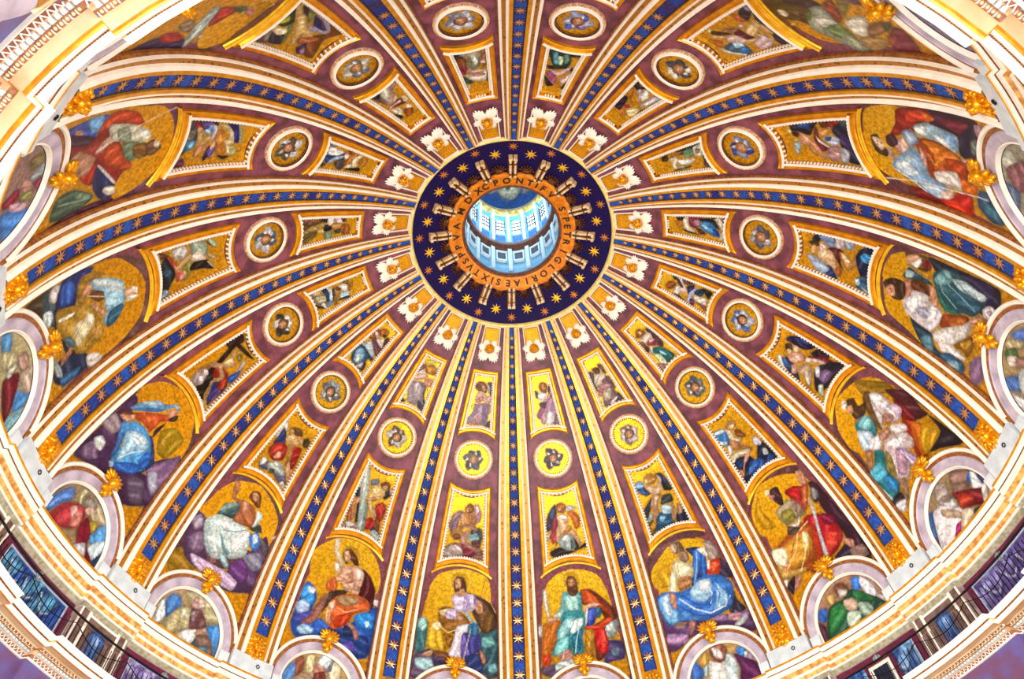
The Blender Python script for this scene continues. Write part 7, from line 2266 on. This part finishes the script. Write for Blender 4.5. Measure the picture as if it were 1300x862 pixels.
part('architrave', stepped([P_(1.2, -7.35), P_(1.08, -7.4), P_(1.10, -7.5), P_(1.16, -7.54), P_(1.18, -7.8), P_(1.12, -7.84), P_(1.2, -8.1)], H2, D2, 'architrave', CREAM), mc)
def studded(name, m, spacing, rfun, shape, smooth=False):
    """small repeated ornaments following the stepped cornice"""
    mb = MB(); N_ = int(2*PI*20.6/spacing)
    for i in range(N_):
        ad = 360*i/N_; loc_ = (ad+H2) % 22.5; f = 1 if loc_ < 2*H2 else 0
        ed = min(loc_, abs(loc_-2*H2), 22.5-loc_)
        if ed < .25: continue
        a = D(ad); shape(mb, a, f)
    return mb.mesh(name, m, smooth)
def bx_(mb, a, wd, r0, r1, z0, z1, f):
    h = wd/2/20.5; r0 -= D2*f; r1 -= D2*f
    vs = [(r*math.sin(b), r*math.cos(b), zc(z)) for b in (a-h, a+h) for r in (r0, r1) for z in (z0, z1)]
    mb.add(vs, [(0,1,3,2),(4,6,7,5),(0,4,5,1),(2,3,7,6),(0,2,6,4),(1,5,7,3)])
part('bead_row', studded('bead_row', BRDK, .085, None, lambda mb, a, f: bx_(mb, a, .038, 20.165, 20.22, -5.30, -5.235, f)), mc, kind='stuff')
part('dentil_row', studded('dentil_row', MARB, .185, None, lambda mb, a, f: bx_(mb, a, .12, 20.84, 21.0, -5.88, -5.71, f)), mc, kind='stuff')
def egg(mb, a, f):
    r = 20.77-D2*f; mb.ball((r*math.sin(a), r*math.cos(a), zc(-5.55)), (.055, .055, .07), 6, 5)
part('egg_row', studded('egg_row', CREAM, .19, None, egg, True), mc, kind='stuff')
def dart(mb, a, f):
    bx_(mb, a, .03, 20.70, 20.80, -5.64, -5.46, f)
part('dart_row', studded('dart_row', WHITE, .19, None, lambda mb, a, f: dart(mb, a+.095/20.6, f)), mc, kind='stuff')
def vee(mb, a, f):
    for s in (-1, 1):
        h = .10/20.5; p0 = (20.97-D2*f, -5.97); p1 = (21.10-D2*f, -6.17); w2 = .022/20.5
        vs = []
        for (r, z), aa in ((p0, a+s*h), (p1, a)):
            for dw in (-w2, w2): vs += [((r-.03)*math.sin(aa+dw), (r-.03)*math.cos(aa+dw), zc(z)-.02)]
        mb.add(vs, [(0, 1, 3, 2)])
part('leaf_row', studded('leaf_row', WHITE, .215, None, vee), mc, kind='stuff')
# drum wall with its tall windows (below the frame), capitals that reach into view at the corners
dw = MB(); 
for k in range(16):
    c = 22.5*k+11.25
    for a0, a1 in ((c-11.25, c-4.2), (c+4.2, c+11.25)):
        n_ = 6; dw.grid([[(21.35*math.sin(D(a0+(a1-a0)*i/n_)), 21.35*math.cos(D(a0+(a1-a0)*i/n_)), z) for i in range(n_+1)] for z in (-8.05, -21)])
    for z0, z1 in ((-8.05, -9.6), (-17.2, -21)):
        dw.grid([[(21.35*math.sin(D(c-4.2+8.4*i/6)), 21.35*math.cos(D(c-4.2+8.4*i/6)), z) for i in range(7)] for z in (z0, z1)])
wd_ = part('wall_drum', dw.mesh('wall_drum', mat('drum_stucco', 'd8c8a8', .6, hex2='b8a07c', scale=.7), False)); tag(wd_, kind='structure')
cp = MB()
for s in (-1, 1):
    flat(cp, D(s*4.2-1.6), D(s*4.2+1.6), -8.5, -8.15, 20.75, 3, .5)
    for i in range(8):
        a = D(s*4.2-1.4+2.8*i/7)
        for zz, dd in ((-8.75, 0), (-9.2, .06)): cp.ball(((20.85+dd)*math.sin(a), (20.85+dd)*math.cos(a), zz), (.16, .12, .28), 6, 5)
cpm = cp.mesh('leaf_capital', GILTB)
sf_ = MB()
for s in (-1, 1):
    rows = []
    for i in range(9):
        th = PI*i/8; rows.append([((20.75+.25-.5*math.sin(th)*.9)*math.sin(D(s*4.2)+D(1.35)*math.cos(th)), (20.75+.25-.5*math.sin(th)*.9)*math.cos(D(s*4.2)+D(1.35)*math.cos(th)), z) for z in (-9.5, -20.9)])
    sf_.grid(rows)
sfm_ = sf_.mesh('column_shaft', GREY)
for k in range(16):
    az = -180+22.5*k
    if abs(az) < 30 : continue
    nm = {0: 'at the top edge'}.get(k, f'below the rib beside the {SHORT[GK[k]]}')
    o = place('paired_columns', az, (0, 20.9, -20.9), f'paired columns with gilt leafy capitals {nm}', 'columns', 'paired columns of the drum')
    part('leaf_capital', cpm, o); part('column_shaft', sfm_, o)
